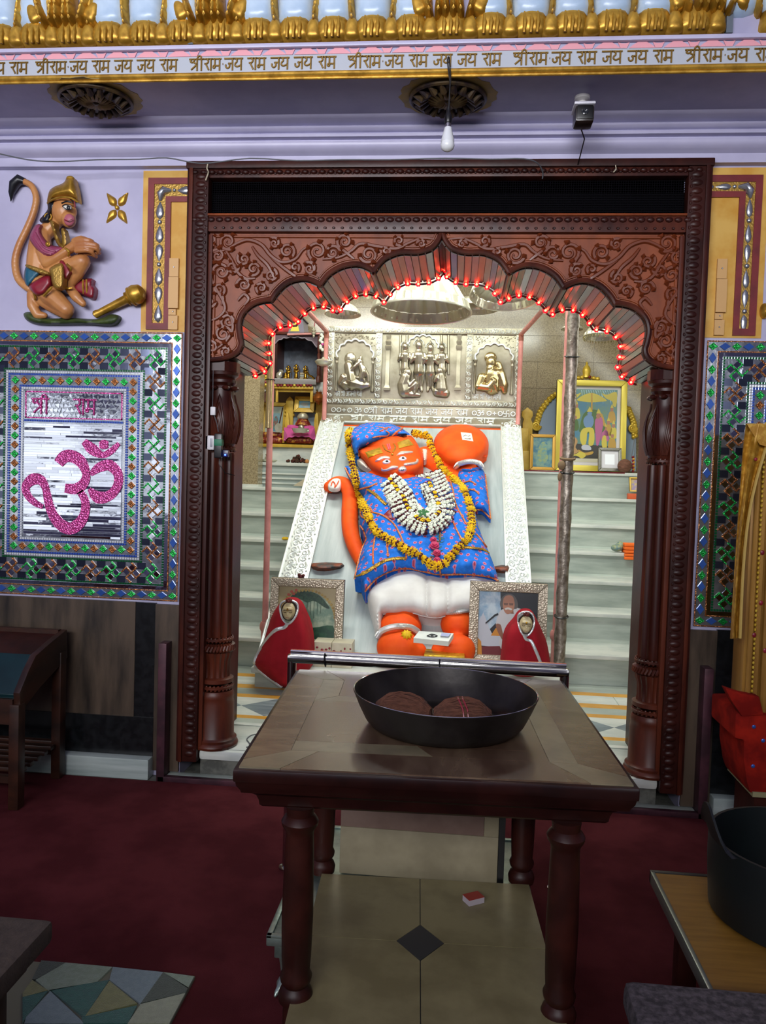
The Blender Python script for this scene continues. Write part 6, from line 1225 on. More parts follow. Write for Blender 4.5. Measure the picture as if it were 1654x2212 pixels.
def man_parts(t, G):
    flat(t, G, 'dark_ground', RECT, pm('print_dark', '#1c2024'), .001, 1); flat(t, G, 'blue_hanging', [(0, .2), (0, 1), (.36, 1), (.38, .7), (.3, .5), (.18, .38), (.12, .2)], mat('print_sky', '#7f9fb8', .4, col2='#b8c8d0', nscale=12), .0014, 1); flat(t, G, 'white_cloth', [(0, .5), (.08, .66), (.2, .4), (.26, .3), (.38, .3), (.42, .12), (0, .14)], pm('print_white', '#b9bcc4'), .0018, 1)
    flat(t, G, 'orange_cloth', [(.22, .3), (.3, .42), (.4, .42), (.42, .3)], pm('print_orange', '#c88428'), .002, 1); flat(t, G, 'red_carpet', [(.04, 0), (.04, .12), (.6, .16), (1, .1), (1, 0)], pm('print_red', '#6a2428'), .002, 1); flat(t, G, 'yellow_corner', [(0, 0), (0, .26), (.06, .2), (.08, 0)], MATS['print_orange'], .0024, 1)
    flat(t, G, 'shirt', [(.3, .48), (.36, .68), (.46, .74), (.62, .76), (.8, .7), (.9, .5), (.9, .1), (.4, .1), (.38, .4)], pm('print_shirt', '#c2c0c0'), .0024); flat(t, G, 'arm', [(.3, .48), (.38, .48), (.42, .36), (.48, .24), (.44, .22), (.34, .36)], pm('print_skin', '#8a5a44'), .0028); flat(t, G, 'neck', [(.48, .66), (.6, .66), (.58, .76), (.5, .76)], MATS['print_skin'], .0028, 1)
    flat(t, G, 'hair', [(.36, .82), (.4, .92), (.5, .97), (.6, .94), (.66, .84), (.64, .74), (.4, .74)], pm('print_grey_hair', '#56524e'), .003); flat(t, G, 'face', [(.41, .78), (.42, .9), (.5, .95), (.58, .92), (.61, .8), (.58, .7), (.5, .65), (.44, .69)], pm('print_face', '#a8745a'), .0034)
    flat(t, G, 'moustache', [(.44, .735), (.5, .755), (.57, .735), (.55, .715), (.5, .725), (.46, .715)], pm('print_grey_white', '#c8c2b8'), .0038)
    for x in (.46, .55): flat(t, G, 'spectacle_lens', [(x-.038, .825), (x+.038, .825), (x+.03, .79), (x-.03, .79)], pm('print_lens', '#6a4a3c'), .0038, 1)
    flat(t, G, 'microphone', [(.12, .5), (.28, .64), (.33, .66), (.34, .63), (.29, .61), (.13, .48)], BLKP, .004, 1)
picture('portrait_picture', 'pewter framed photograph of a seated moustached man at the right of the platform', [(1017, 1257), (1181, 1263), (1181, 1440), (1008, 1432)], 1.36, .05, .06, FRM, man_parts)
tag(add('dried_flower', MB().ball(P(650, 1246, 1.53), (.022, .02, .016), 8, 6).ball(P(646, 1242, 1.52), (.012, .012, .012), 7, 5).ball(P(655, 1243, 1.52), (.012, .012, .01), 7, 5), MATS['dried_rose']), 'brown dried flower on top of the garden picture frame', 'flower')
t = thing('marble_box', 'translucent pale stone box with red marks between garden picture and idol', 'box', tuple(P(716, 1416, 1.22)))
x0, x1, xm = P(677, 1400, 1.22).x, P(760, 1400, 1.22).x, P(716, 1400, 1.22).x; z1_ = P(718, 1388, 1.22).z
MB_ = mat('pale_alabaster', '#cfc8b0', .4, col2='#bfb79c', nscale=8)
for a, b_ in ((x0, xm-.001), (xm+.001, x1)): add('block', MB().box(a, b_, 1.22, 1.36, .285, z1_), MB_, t, bevel=.004)
for k_ in range(8): x = x0+.02+(x1-x0-.04)*k_/7+random.uniform(-.01, .01); add('red_mark', MB().ball((x, 1.219, P(716, 1403+random.uniform(-4, 6), 1.22).z), (random.uniform(.004, .012), .002, random.uniform(.004, .009)), 6, 4), CRIM, t)
# ---------------------------------------------------------------- left shrine corner
YS = 3.97
def K7(x, y, Y=YS): return P(520+x/7.375, 680+y/7.375, Y)
def b7(name, x0, x1, y0, y1, Y, d, m, par, bevel=0):
    a, c_ = K7(x0, y1, Y), K7(x1, y0, Y); return add(name, MB().box(a.x, c_.x, Y, Y+d, a.z, c_.z), m, par, smooth=35 if bevel else 0, bevel=bevel)
zls = K7(600, 2062).z; zlb = zls-.03
ll = thing('shrine_ledge', 'pale marble ledge under the gilt throne at the left end of the shelf', 'ledge', (-1.6, 4, SHZ)); add('face', MB().box(K7(190, 2200).x, -1.0, YS-.03, YBK-.01, SHZ, zlb), MAR, ll, smooth=0); add('gold_edge', MB().box(K7(195, 2200).x, -1.0, YS-.06, YBK-.01, zlb, zls), YEL, ll, bevel=.004)
BROC = mat('red_gold_brocade', '#7a1f1a', .5, .1, col2='#c8923a', nscale=38, nmix=(.52, .62), detail=2, bump=.4, bscale=40); PINKF = mat('pink_plush', '#d2579c', .9, col2='#c04a8c', nscale=12, sheen=.4); PIC_B = mat('blue_print', '#5b93b0', .3, col2='#8fb0b4', nscale=14)
ZT = zls
th = thing('gilt_throne', 'yellow gilt double throne carrying brocade cushions and pictures at the left', 'throne', (K7(680, 2050).x, YS, zls))
def post(x, w_, y0, y1, Y, par, tip=True):
    a, c_ = K7(x-w_/2, y1, Y), K7(x+w_/2, y0, Y); z0, z1_ = zls, c_.z; m_ = (a.x+c_.x)/2; hw = (c_.x-a.x)/2; t = .35*hw*2
    out = [(m_-hw, z0), (m_+hw, z0), (m_+hw, z1_-hw*1.4), (m_+hw*.8, z1_-hw*.8), (m_, z1_), (m_-hw*.8, z1_-hw*.8), (m_-hw, z1_-hw*1.4)]
    add('post', MB().prism([(x_, Y, z_) for x_, z_ in out], (0, .05, 0)), YEL, par, bevel=.004)
    for k in (.62, .7): add('post_knob', MB().ball((m_+hw*1.05, Y+.02, z0+(z1_-z0)*k), .016, 8, 6).ball((m_-hw*1.05, Y+.02, z0+(z1_-z0)*k), .016, 8, 6), YEL, par)
post(770, 135, 1300, 2050, YS+.16, th); post(1245, 130, 1300, 2050, YS+.16, th); b7('front_post', 655, 700, 1850, 2040, YS, .05, YEL, th, .004)
def armp(x0, x1, yb):
    add('curved_arm', MB().prism([K7(x, y, YS+.05) for x, y in ((x0, 2040), (x0, 1700), (x0+20, 1580), (x0+50, 1555), (x1-40, 1600), (x1-30, 1800), (x1-10, 1950), (x1, 2040))], (0, .04, 0)), YEL, th, bevel=.004)
armp(700, 800, 0); armp(1165, 1270, 0)
def cushion(name, label, x0, x1, y0, y1, Y, d, m, par=None, cat='cushion', grp=None):
    a, c_ = K7(x0, y1, Y), K7(x1, y0, Y); w_, h_ = c_.x-a.x, c_.z-a.z
    f = MB().box(a.x, c_.x, Y, Y+d, a.z, c_.z); o = add(name, f, m, par, smooth=60, bevel=min(h_, d, w_)*.42)
    if par is None: tag(o, label, cat, grp)
    return o
b7('back_board', 800, 1190, 1560, 2040, YS+.2, .02, mat('pale_blue_board', '#8fa3b4', .5), th)
cushion('brocade_cushion', 'red and gold brocade cushion lowest on the left seat of the gilt throne', 205, 652, 1952, 2040, YS-.04, .16, BROC); cushion('brocade_cushion', 'smaller red and gold brocade cushion on top at the left seat of the throne', 285, 645, 1872, 1950, YS-.02, .12, BROC)
cushion('brocade_cushion', 'red and gold brocade cushion under the pink seat cloth', 708, 1132, 1950, 2044, YS-.04, .16, BROC)
p_ = thing('pink_seat', 'bright pink plush seat cloth folded over the right brocade cushion', 'seat cloth', tuple(K7(930, 1950)))
add('cloth', MB().sheet(lambda a, c_: K7(690+480*a+(20 if a > .5 else -8)*c_*abs(2*a-1), 1790+150*c_-(40*math.cos(PI*2*(a-.5)) if False else 0)+(60*abs(2*a-1)**3)*c_+8*math.sin(a*30), YS-.075+.12*(1-c_)), 25, 9, (0, .014, 0)), PINKF, p_, smooth=70); cushion('back_roll', '', 720, 1160, 1760, 1850, YS+.03, .1, PINKF, p_)
add('side_flap', MB().hexa([K7(692, 1830, YS-.06), K7(730, 1900, YS-.08), K7(715, 2000, YS-.08), K7(688, 2020, YS-.06)], [K7(692, 1830, YS+.02), K7(730, 1900, YS-.04), K7(715, 2000, YS-.04), K7(688, 2020, YS+.02)]), PINKF, p_); add('side_flap', MB().hexa([K7(1168, 1790, YS-.06), K7(1120, 1900, YS-.08), K7(1140, 1990, YS-.08), K7(1165, 2010, YS-.06)], [K7(1168, 1790, YS+.02), K7(1120, 1900, YS-.04), K7(1140, 1990, YS-.04), K7(1165, 2010, YS+.02)]), PINKF, p_)
d_ = thing('brocade_bundle', 'red brocade wrapped bundle with silver cap on the pink seat', 'bundle', tuple(K7(985, 1760, YS+.04))); c_ = K7(985, 1765, YS+.09); K_ = 1/7.375/222
add('cloth', MB().lathe([(130*K_, 0), (122*K_, 30*K_), (90*K_, 80*K_), (60*K_, 130*K_), (0, 150*K_)], 24, c_, mod=lambda a, z: 1+.06*math.sin(7*a)), BROC, d_); add('silver_cap', MB().lathe([(85*K_, 110*K_), (92*K_, 140*K_), (70*K_, 185*K_), (30*K_, 205*K_), (0, 208*K_)], 24, c_), CHS, d_)
t = thing('silver_boat_tray', 'silver boat tray of small offerings on the pink seat', 'tray', tuple(K7(945, 1880, YS-.08))); c_ = K7(945, 1880, YS-.1)
add('tray', MB().lathe([(100*K_, 0), (118*K_, 20*K_), (140*K_, 70*K_), (134*K_, 70*K_), (110*K_, 24*K_), (0, 10*K_)], 24, c_, Matrix.Diagonal((1, .4, 1))), CHS, t)
for x, y, r, m_ in ((880, 1860, 26, MAR), (940, 1840, 30, GFOIL), (990, 1862, 26, MAR), (1065, 1850, 26, CHS), (960, 1800, 50, SILO)): add('offering', MB().ball(K7(x, y, YS-.1), (r*K_, r*K_*.6, r*K_), 10, 7), m_, t)
def small_pic(name, label, quad, Y, bw_, fm, gm, extra=None, lean=.05, mount=None):
    def parts(t, G):
        flat(t, G, 'print', RECT, gm, .001, 1)
        if extra: extra(t, G)
    return picture(name, label, quad, Y, lean, bw_, fm, parts, mount, .025)
q7 = lambda l: [(520+x/7.375, 680+y/7.375) for x, y in l]
def cowp(t, G): flat(t, G, 'print_shape', [(.15, .6), (.3, .75), (.5, .72), (.7, .8), (.85, .65), (.75, .45), (.8, .25), (.6, .3), (.45, .2), (.3, .35), (.2, .4)], mat('print_buff', '#a89878', .4, col2='#8fa0a0', nscale=30), .002)
small_pic('gilt_picture', 'small gilt picture with blue print set high between the throne posts', q7([(850, 1296), (1172, 1296), (1172, 1556), (850, 1556)]), YS+.12, .045, YEL, PIC_B, cowp)
def lpic(t, G): flat(t, G, 'print_inner', [(.35, .1), (.8, .1), (.8, .75), (.35, .75)], PIC_B, .002, 1); flat(t, G, 'print_shape', [(.45, .2), (.7, .2), (.72, .5), (.6, .65), (.48, .5)], mat('print_mixed', '#8a5a4a', .4, col2='#5f8a8a', nscale=30), .003)
small_pic('gilt_picture', 'tall gilt picture with pale mount standing behind the left brocade cushions', q7([(322, 1390), (728, 1390), (728, 1960), (322, 1960)]), YS+.18, .04, YEL, mat('pale_mount', '#b7bda8', .4, col2='#9fb0a8', nscale=6), lpic)
t = thing('feather_whisk', 'fluffy white feather whisk with gilt handle beside the relief panel', 'whisk', tuple(K7(1300, 1400, YS+.05))); FE = mat('white_feather', '#ccd4d2', .95, sheen=.5); m = MB()
for k in range(46):
    a = random.random(); x, y = (1140+290*random.random(), 1100+190*random.random()) if a < .6 else (1190+240*random.random(), 1240+170*random.random())
    m.ball(K7(x, y, YS+.05+random.uniform(-.05, .05)), tuple(random.uniform(26, 50)*K_ for _ in range(3)), 8, 6)
add('plume', organic(m, .012, 1), FE, t, smooth=70); add('handle', MB().capsule(K7(1240, 1400, YS+.02), K7(1180, 1330, YS+.02), .02, .02), mat('copper_handle', '#b06a34', .3, .7), t)
t = thing('copper_pot', 'small coppery pot beside the feather whisk on the throne', 'pot', tuple(K7(1240, 1395, YS))); add('body', MB().lathe([(.02, 0), (.05, .02), (.056, .05), (.04, .085), (.026, .095), (.034, .11), (.028, .11)], 20, K7(1240, 1410, YS)), MATS['copper_handle'], t)
t = thing('silver_plume', 'embossed silver leaf plume standing at the left end of the gilt throne', 'ornament', tuple(K7(255, 1850, YS)))
for k in range(9): y = 1440+k*46; add('plume_leaf', MB().ball(K7(262-8*math.sin(k*.6)+(12 if k % 2 else -12), y, YS-.02), (.034, .014, .03), 8, 6), CHS, t)
add('stem', MB().tube([K7(260, 1430, YS), K7(225, 1640, YS), K7(262, 1880, YS), K7(262, 2030, YS)], .009, 6), CHS, t)
t = thing('silver_spoon', 'large silver ladle leaning against the tall gilt picture', 'ladle', tuple(K7(600, 1850, YS-.03))); add('bowl', MB().lathe([(0, -.006), (.03, -.004), (.036, .004), (.03, .004), (0, 0)], 18, K7(597, 1800, YS-.05), Matrix.Rotation(PI/2+.1, 3, 'X') @ Matrix.Diagonal((1, 1.25, 1))), CHS, t); add('handle', MB().tube([K7(612, 1740, YS-.04), K7(668, 1480, YS+.1)], .006, 6), WOODD, t)
# wooden shrine with arch
YW = 4.0
sh = thing('wooden_shrine', 'dark wooden shrine with multi-lobed arch, slate back and yellow roof gable', 'shrine', tuple(K7(900, 1095, YW)))
a, c_ = K7(530, 1095, YW), K7(1292, 318, YW); zi, zt_ = K7(900, 1032, YW).z, c_.z
SLATE = mat('slate_back', '#5c6474', .5, col2='#3c424e', nscale=9)
add('back', MB().box(a.x, c_.x, YBK-.07, YBK-.03, a.z, zt_), SLATE, sh, smooth=0)
for x0, x1 in ((a.x-.01, a.x+.02), (c_.x-.03, c_.x)): add('side_wall', MB().box(x0, x1, YW+.02, YBK-.03, a.z, zt_), WOODD, sh, smooth=0)
add('roof_board', MB().box(a.x-.03, c_.x+.03, YW-.02, YBK-.03, zt_-.005, zt_+.02), WOOD, sh, bevel=.004)
b7('base_slab', 525, 1200, 1030, 1098, YW-.06, .42, mat('grey_base_slab', '#8e8a88', .4), sh, .004); b7('white_top', 540, 1120, 1024, 1034, YW-.05, .38, PLW, sh)
A7 = [(545, 460), (600, 400), (640, 395), (680, 365), (730, 372), (790, 350), (850, 362), (910, 350), (970, 372), (1020, 368), (1070, 405), (1130, 415), (1180, 480), (1210, 520)]
sc_ = smooth_poly(A7, 3, False); add('arch_board', MB().prism([K7(x, y, YW) for x, y in sc_]+[K7(1240, 520, YW), K7(1240, 322, YW), K7(530, 322, YW), K7(530, 460, YW)], (0, .03, 0)), mat('shrine_purple_wood', '#5c4650', .5), sh, smooth=0)
add('arch_edge', MB().tube([K7(x, y, YW-.004) for x, y in sc_], .006, 6), mat('grey_edge', '#8a8088', .5), sh)
def tcol(x, Y): 
    z0, z1_ = K7(x, 1080, Y).z, K7(x, 330, Y).z; xx = K7(x, 700, Y).x; H = z1_-z0
    return MB().lathe([(.022, z0), (.022, z0+.05), (.012, z0+.07), (.017, z0+H*.2), (.013, z0+H*.34), (.02, z0+H*.36), (.01, z0+H*.4), (.015, z0+H*.55), (.018, z0+H*.6), (.01, z0+H*.63), (.016, z0+H*.7), (.016, z1_)], 12, (xx, Y+.01, 0))
add('turned_column', tcol(1238, YW-.05), mat('turned_wood', '#5a2c22', .35), sh); add('side_panel', MB().box(K7(1265, 700, YW).x, K7(1300, 700, YW).x, YW, YW+.04, a.z, zt_), WOOD, sh, smooth=0)
rf = [K7(740, 312, YW-.03), K7(1012, 312, YW-.03), K7(985, 52, YW+.06), K7(835, 52, YW+.06)]; add('roof', MB().hexa(rf, [p+V((0, .25, 0)) for p in rf]), mat('grey_roof', '#7d7886', .4), sh, smooth=0); add('roof_gable', MB().prism([K7(x, y, YW-.036+.09*(312-y)/260) for x, y in ((785, 262), (930, 262), (895, 92), (860, 92))], (0, .004, 0)), mat('yellow_gable', '#d8cc5a', .4), sh, smooth=0); add('roof_rail', MB().tube([K7(740, 314, YW-.04), K7(1260, 300, YW-.04)], .01, 6), PIPE, sh)
add('roof_crown', MB().box(K7(825, 52, YW).x, K7(990, 52, YW).x, YW+.04, YW+.3, K7(900, 54, YW).z, K7(900, 36, YW).z), WOODD, sh, smooth=0)
BRS = mat('brass', '#a8842e', .28, .9, col2='#7c5c1c', nscale=20)
for x, y0, lab in ((757, 805, 'left brass standing idol in the wooden shrine'), (882, 785, 'tallest brass standing idol in the middle of the wooden shrine'), (1030, 808, 'right brass standing idol in the wooden shrine, before a stack of books')):
    t = thing('brass_idol', lab, 'idol', tuple(K7(x, 1024, YW+.02)), 'brass idols in the wooden shrine'); H = 1024-y0; s_ = H/220
    def kk(dx, y, dy=0): return K7(x+dx*s_, 1024-(1024-y)*1.0, YW+.02+dy)
    b = MB(); yy = lambda f: 1024-H*f
    b.limb([kk(0, yy(.1)), kk(0, yy(.35)), kk(0, yy(.55)), kk(0, yy(.68))], [32*s_*K_, 26*s_*K_, 20*s_*K_, 30*s_*K_], 10); b.ball(kk(0, yy(.8)), 20*s_*K_, 10, 8); b.limb([kk(-26, yy(.66)), kk(-34, yy(.5)), kk(-14, yy(.46), -.02)], [9*s_*K_, 8*s_*K_, 7*s_*K_], 8); b.limb([kk(26, yy(.66)), kk(34, yy(.5)), kk(14, yy(.46), -.02)], [9*s_*K_, 8*s_*K_, 7*s_*K_], 8)
    add('body', organic(b, .0045, 2), BRS, t, smooth=60); add('crown', MB().lathe([(17*s_*K_, 0), (15*s_*K_, 12*s_*K_), (7*s_*K_, 26*s_*K_), (0, 36*s_*K_)], 12, kk(0, yy(.87))), BRS, t); add('halo', MB().tube([kk(34*math.cos(j*PI/6), yy(.8)-34*s_*math.sin(j*PI/6), .012) for j in range(12)], .004, 5, True), BRS, t); add('pedestal', MB().lathe([(38*s_*K_, 0), (38*s_*K_, 18*s_*K_), (28*s_*K_, 26*s_*K_)], 12, kk(0, 1030)), BRS, t)
    add('bow', MB().tube([kk(46, yy(.75)), kk(54, yy(.45)), kk(48, yy(.05))], .003, 5), BRS, t)
for k, y in enumerate((1010, 975, 940)): o = b7('small_book', 935, 1085-(k*8), y-18, y+10, YW+.1, .08, MAR if k % 2 else mat('cream_cover', '#c4b494', .6) if 'cream_cover' not in MATS else MATS['cream_cover'], None, .003); tag(o, 'pale book in the stack behind the right brass idol, %s of three' % ('lowest', 'middle', 'topmost')[k], 'book', 'books in the wooden shrine')
t = thing('brass_attendant', 'tiny gilt kneeling figure left of the brass idols', 'figurine', tuple(K7(710, 1024, YW))); b = MB().ball(K7(710, 985, YW), (.022, .018, .026), 10, 8).ball(K7(712, 940, YW), .015, 10, 8).ball(K7(708, 1010, YW), (.028, .02, .014), 10, 6); add('body', organic(b, .005, 2), BRS, t)
t = thing('conch', 'small silver conch shell left inside the wooden shrine', 'conch', tuple(K7(575, 1024, YW-.01))); add('shell', MB().lathe([(0, 0), (.02, .012), (.032, .04), (.02, .07), (.028, .085), (0, .1)], 14, K7(580, 1015, YW-.02), Matrix.Rotation(.5, 3, 'Y'), mod=lambda a, z: 1+.1*math.sin(2*a+z*60)), CHS, t)
t = thing('serpent_ornament', 'curled brass serpent lamp right of the brass idols', 'lamp', tuple(K7(1130, 1030, YW-.02))); add('curl', MB().tube([K7(1060, 920, YW), K7(1080, 960, YW-.01), K7(1130, 985, YW-.02), K7(1165, 1010, YW-.03), K7(1140, 1038, YW-.03), K7(1115, 1030, YW-.03)], [.006, .009, .011, .012, .01, .006], 8), BRS, t)
# yellow stand under the shrine
ys = thing('yellow_stand', 'yellow wooden stand with red garland strip under the dark shrine', 'stand', tuple(K7(850, 1290, YW-.02)))
b7('top_rail', 520, 1150, 1140, 1172, YW-.08, .4, YEL, ys, .004); b7('apron', 550, 1150, 1172, 1225, YW-.04, .02, YEL, ys); b7('leg', 552, 590, 1172, 1390, YW-.05, .04, YEL, ys, .004); b7('leg', 1100, 1150, 1172, 1390, YW-.05, .04, YEL, ys, .004); b7('back_panel', 590, 1100, 1225, 1400, YW+.2, .02, mat('brown_panel', '#7a6a52', .6), ys)
for k in range(12): x = 540+k*52; add('garland_bead', MB().ball(K7(x, 1124, YW-.09), (.016, .012, .012), 8, 6), CRIM if k % 3 else GOLDL, ys)
o = b7('brown_box', 345, 440, 1236, 1385, YS+.02, .2, mat('brown_tin', '#6a4438', .5), None, .004); tag(o, 'brown box on top of the tall gilt picture, by the granite wall', 'box')
t = thing('white_cloth', 'crumpled white cloth lying on the brown box', 'cloth', tuple(K7(390, 1220, YS+.05))); m = MB()
for k in range(8): m.ball(K7(345+k*12, 1215+random.uniform(-14, 10), YS+.04+random.uniform(0, .06)), (.02, .02, .014), 8, 6)
add('folds', organic(m, .008, 2), WHC, t)
t = thing('door_hanging', 'red and yellow beaded hanging behind the gold twisted rod', 'hanging', tuple(K7(400, 790, 3.9)))
for k in range(8): add('bead', MB().ball(K7(397, 810+k*44, 3.9), (.022, .02, .024), 8, 6), (CRIM, GOLDL, MARI)[k % 3], t)
add('cord', MB().tube([K7(397, 1120, 3.9), V((K7(397, 790, 3.9).x, 3.9, 3.7))], .004, 5), CRIM, t)
tag(add('red_bundle', organic(MB().ball(K7(630, 205, YW+.05), (.13, .1, .085), 14, 10).ball(K7(700, 200, YW+.06), (.08, .08, .06), 12, 8).ball(K7(560, 250, YW+.06), (.07, .07, .07), 12, 8), .014, 2), mat('coral_cloth', '#c04a48', .85, col2='#a83a3c', nscale=10), smooth=60), 'coral red cloth bundle on the roof of the wooden shrine', 'cloth bundle')
t = thing('silver_ornament', 'silver lantern and white flower string at the right of the shrine roof', 'ornament', tuple(K7(1160, 330, YW-.1)))
for y, r in ((210, 26), (250, 44), (300, 40), (340, 22)): add('lantern_tier', MB().lathe([(r*K_*.5, 0), (r*K_, .012), (r*K_*.5, .026)], 12, K7(1160, y+20, YW-.08)), CHS, t)
add('hanger', MB().tube([K7(1165, 210, YW-.08), K7(1180, 120, YW-.08)], .004, 5), CRIM, t)
for k in range(9): add('white_flower', MB().ball(K7(1285+20*math.sin(k*1.7), 320+k*30, YW-.12), .017, 8, 6), JAS if k != 5 else PNK, t)
t = thing('silver_dish', 'round silver lidded dish hanging beside the canopy back pipe', 'dish', tuple(K7(1315, 765, 3.34))); add('bowl', MB().lathe([(.02, -.03), (.06, -.015), (.075, .005), (.078, .012), (.06, .025), (.02, .034), (.01, .05), (0, .052)], 24, K7(1315, 765, 3.34)), CHS, t)
# things on the left marble ledge and stairs
q = P(578, 998, 3.7); t = thing('silver_tray', 'shallow silver tray with a small pot on the left marble ledge', 'tray', (q.x, 3.72, SHZ)); add('tray', MB().lathe([(.05, 0), (.075, .012), (.085, .026), (.08, .026), (.06, .012), (0, .006)], 24, (q.x, 3.74, SHZ)), CHS, t); add('pot', MB().lathe([(.015, .006), (.03, .025), (.03, .045), (.018, .06), (.024, .075), (.018, .075)], 16, (q.x-.01, 3.74, SHZ)), CHS, t)
q = P(640, 998, 3.7); m = MB()
for k in range(40): a = random.random()*6.28; r = random.random()*.11; m.ball((q.x+r*math.cos(a), 3.75+r*.5*math.sin(a), SHZ+.012+(.11-r)*.6*random.random()), random.uniform(.01, .018), 6, 4)
tag(add('dried_flower_heap', m, mat('dried_red_flowers', '#5c2420', .9, col2='#34301a', nscale=60), kind='stuff'), 'heap of dried dark red flowers on the left marble ledge', 'flowers')
q = P(662, 999, 3.7); tag(add('orange_sweet', MB().ball((q.x, 3.72, SHZ+.02), .02, 12, 8), mat('orange_sweet', '#c88a50', .6)), 'small round orange sweet at the right end of the left marble ledge', 'sweet')
q = P(658, 1040, 3.5); tag(add('leaf_fan', MB().prism([P(634, 1049, 3.5), P(662, 1051, 3.46), P(664, 1032, 3.55), P(654, 1037, 3.56)], (0, .006, .004)), mat('buff_leaf', '#b0a68c', .7), smooth=0), 'buff coloured leaf plate leaning by the slab edge on the top step', 'leaf plate')
q = P(608, 1161, 2.62); tag(add('fallen_marigold', MB().lathe([(0, .024), (.018, .022), (.026, .008), (.02, 0), (0, 0)], 16, (q.x, 2.76, .957), mod=lambda a, z: 1+.2*math.cos(7*a)), MARI), 'single yellow marigold on the left marble step', 'flower')
# ---------------------------------------------------------------- right shrine corner
def K8(x, y, Y=YS): return P(1100+x/5.267, 640+y/5.267, Y)
q8 = lambda l: [(1100+x/5.267, 640+y/5.267) for x, y in l]
PB, PO, PG, PPK, PY_ = pm('print_turquoise', '#5e93a0'), pm('print_ochre', '#b8923c'), pm('print_green', '#4c6a34'), pm('print_rose', '#b0608a'), pm('print_yellow', '#c8b848')
def darbar(t, G):
    F = lambda n, pts, m_, h=.0012, k=3: flat(t, G, n, pts, m_, h, k)
    F('print_sky', RECT, mat('print_hall', '#4f8098', .3, col2='#6a8a72', nscale=9), .0006, 1); F('print_floor', [(0, 0), (1, 0), (1, .22), (0, .26)], pm('print_charcoal', '#3c3a34'), .001, 1); F('print_border', [(0, 0), (1, 0), (1, .05), (0, .05)], pm('print_pale', '#c4c0a8'), .0014, 1)
    for k in range(15): F('print_ray', [(.3+.045*k, .99), (.315+.045*k, .99), (.33+.05*k, .9-.05*(k % 3)), (.325+.05*k, .9)], pm('print_light', '#a8c8d4'), .0014, 1)
    for sg in (-1, 1): F('print_drape', [(.5+sg*.48, .97), (.5+sg*.3, .93), (.5+sg*.2, .95), (.5+sg*.28, .88), (.5+sg*.4, .84), (.5+sg*.42, .78), (.5+sg*.48, .78)], PY_, .0016)
    F('print_canopy', [(.22, .85), (.35, .92), (.5, .95), (.65, .92), (.8, .85), (.65, .83), (.5, .82), (.35, .83)], PY_, .0022); F('print_canopy_pole', [(.49, .95), (.52, .95), (.53, .7), (.5, .7)], PO, .0026, 1)
    ppl = [(.05, .72, PO), (.22, .76, PY_), (.9, .72, PO), (.06, .58, PPK), (.2, .6, PG), (.12, .46, PB), (.84, .54, PO), (.94, .5, PY_), (.78, .46, PPK), (.92, .36, PO), (.04, .4, PG)]
    for i, (x, y, m_) in enumerate(ppl):
        F('print_robe', [(x-.07, y-.16), (x+.07, y-.16), (x+.055, y-.04), (x, y-.01), (x-.055, y-.04)], m_, .0018); F('print_head', [(x+.032*math.cos(j), y+.012+.034*math.sin(j)) for j in (0, 1.05, 2.1, 3.14, 4.2, 5.2)], MATS['print_face'], .0022, 2); F('print_crown', [(x-.03, y+.03), (x+.03, y+.03), (x+.015, y+.06), (x, y+.085), (x-.015, y+.06)], PY_, .0024, 1)
    F('print_throne', [(.3, .5), (.36, .66), (.5, .72), (.66, .7), (.76, .58), (.74, .42), (.32, .4)], PG, .0026); F('print_throne_edge', [(.62, .7), (.72, .66), (.78, .52), (.75, .5), (.69, .63)], PO, .003)
    F('print_blue_torso', [(.38, .5), (.36, .58), (.42, .64), (.52, .64), (.56, .56), (.52, .48), (.45, .46)], pm('print_blue_skin', '#6a8ab0'), .0032); F('print_blue_face', [(.43, .66), (.46, .7), (.5, .7), (.52, .66), (.48, .62)], MATS['print_blue_skin'], .0034); F('print_crown', [(.42, .69), (.53, .69), (.5, .73), (.475, .765), (.45, .73)], PY_, .0036, 1)
    F('print_yellow_legs', [(.36, .46), (.3, .36), (.34, .24), (.42, .25), (.44, .4), (.48, .4), (.47, .24), (.56, .24), (.58, .36), (.54, .47)], PY_, .0036); F('print_feet', [(.34, .22), (.42, .24), (.5, .22), (.52, .17), (.36, .17)], MATS['print_white'], .0038)
    F('print_rose_sari', [(.58, .52), (.6, .6), (.7, .62), (.74, .52), (.7, .36), (.66, .24), (.62, .24), (.6, .36)], PPK, .0038); F('print_face2', [(.6, .64), (.64, .68), (.68, .66), (.67, .61), (.62, .6)], MATS['print_face'], .004); F('print_crown', [(.6, .67), (.69, .67), (.67, .71), (.64, .74), (.62, .7)], PY_, .0042, 1)
    F('print_lotus_stool', [(.28, .17), (.4, .13), (.56, .15), (.54, .11), (.4, .09), (.3, .12)], PO, .004); F('print_kneeling', [(.06, .14), (.1, .28), (.2, .34), (.26, .28), (.22, .2), (.28, .14), (.16, .1)], pm('print_tan', '#b08a5a'), .004); F('print_mace', [(.04, .07), (.24, .11), (.3, .14), (.4, .12), (.42, .08), (.34, .05), (.24, .085)], PY_, .0042)
    F('print_lion', [(.74, .36), (.8, .36), (.82, .2), (.76, .18), (.72, .26)], PY_, .004)
picture('deity_picture', 'big gilt framed colour print of a crowned court scene on the right shelf', q8([(530, 945), (1338, 952), (1325, 1990), (530, 1990)]), 4.05, .08, .055, mat('bright_gilt', '#d6c24c', .35, .3), darbar, (PLW, .03), .05)
cr = thing('gilt_crest', 'gilt domed crest crowning the big deity picture frame', 'crest', tuple(K8(870, 940, 4.2))); c_ = K8(873, 945, 4.17); k8 = 1/5.267/217
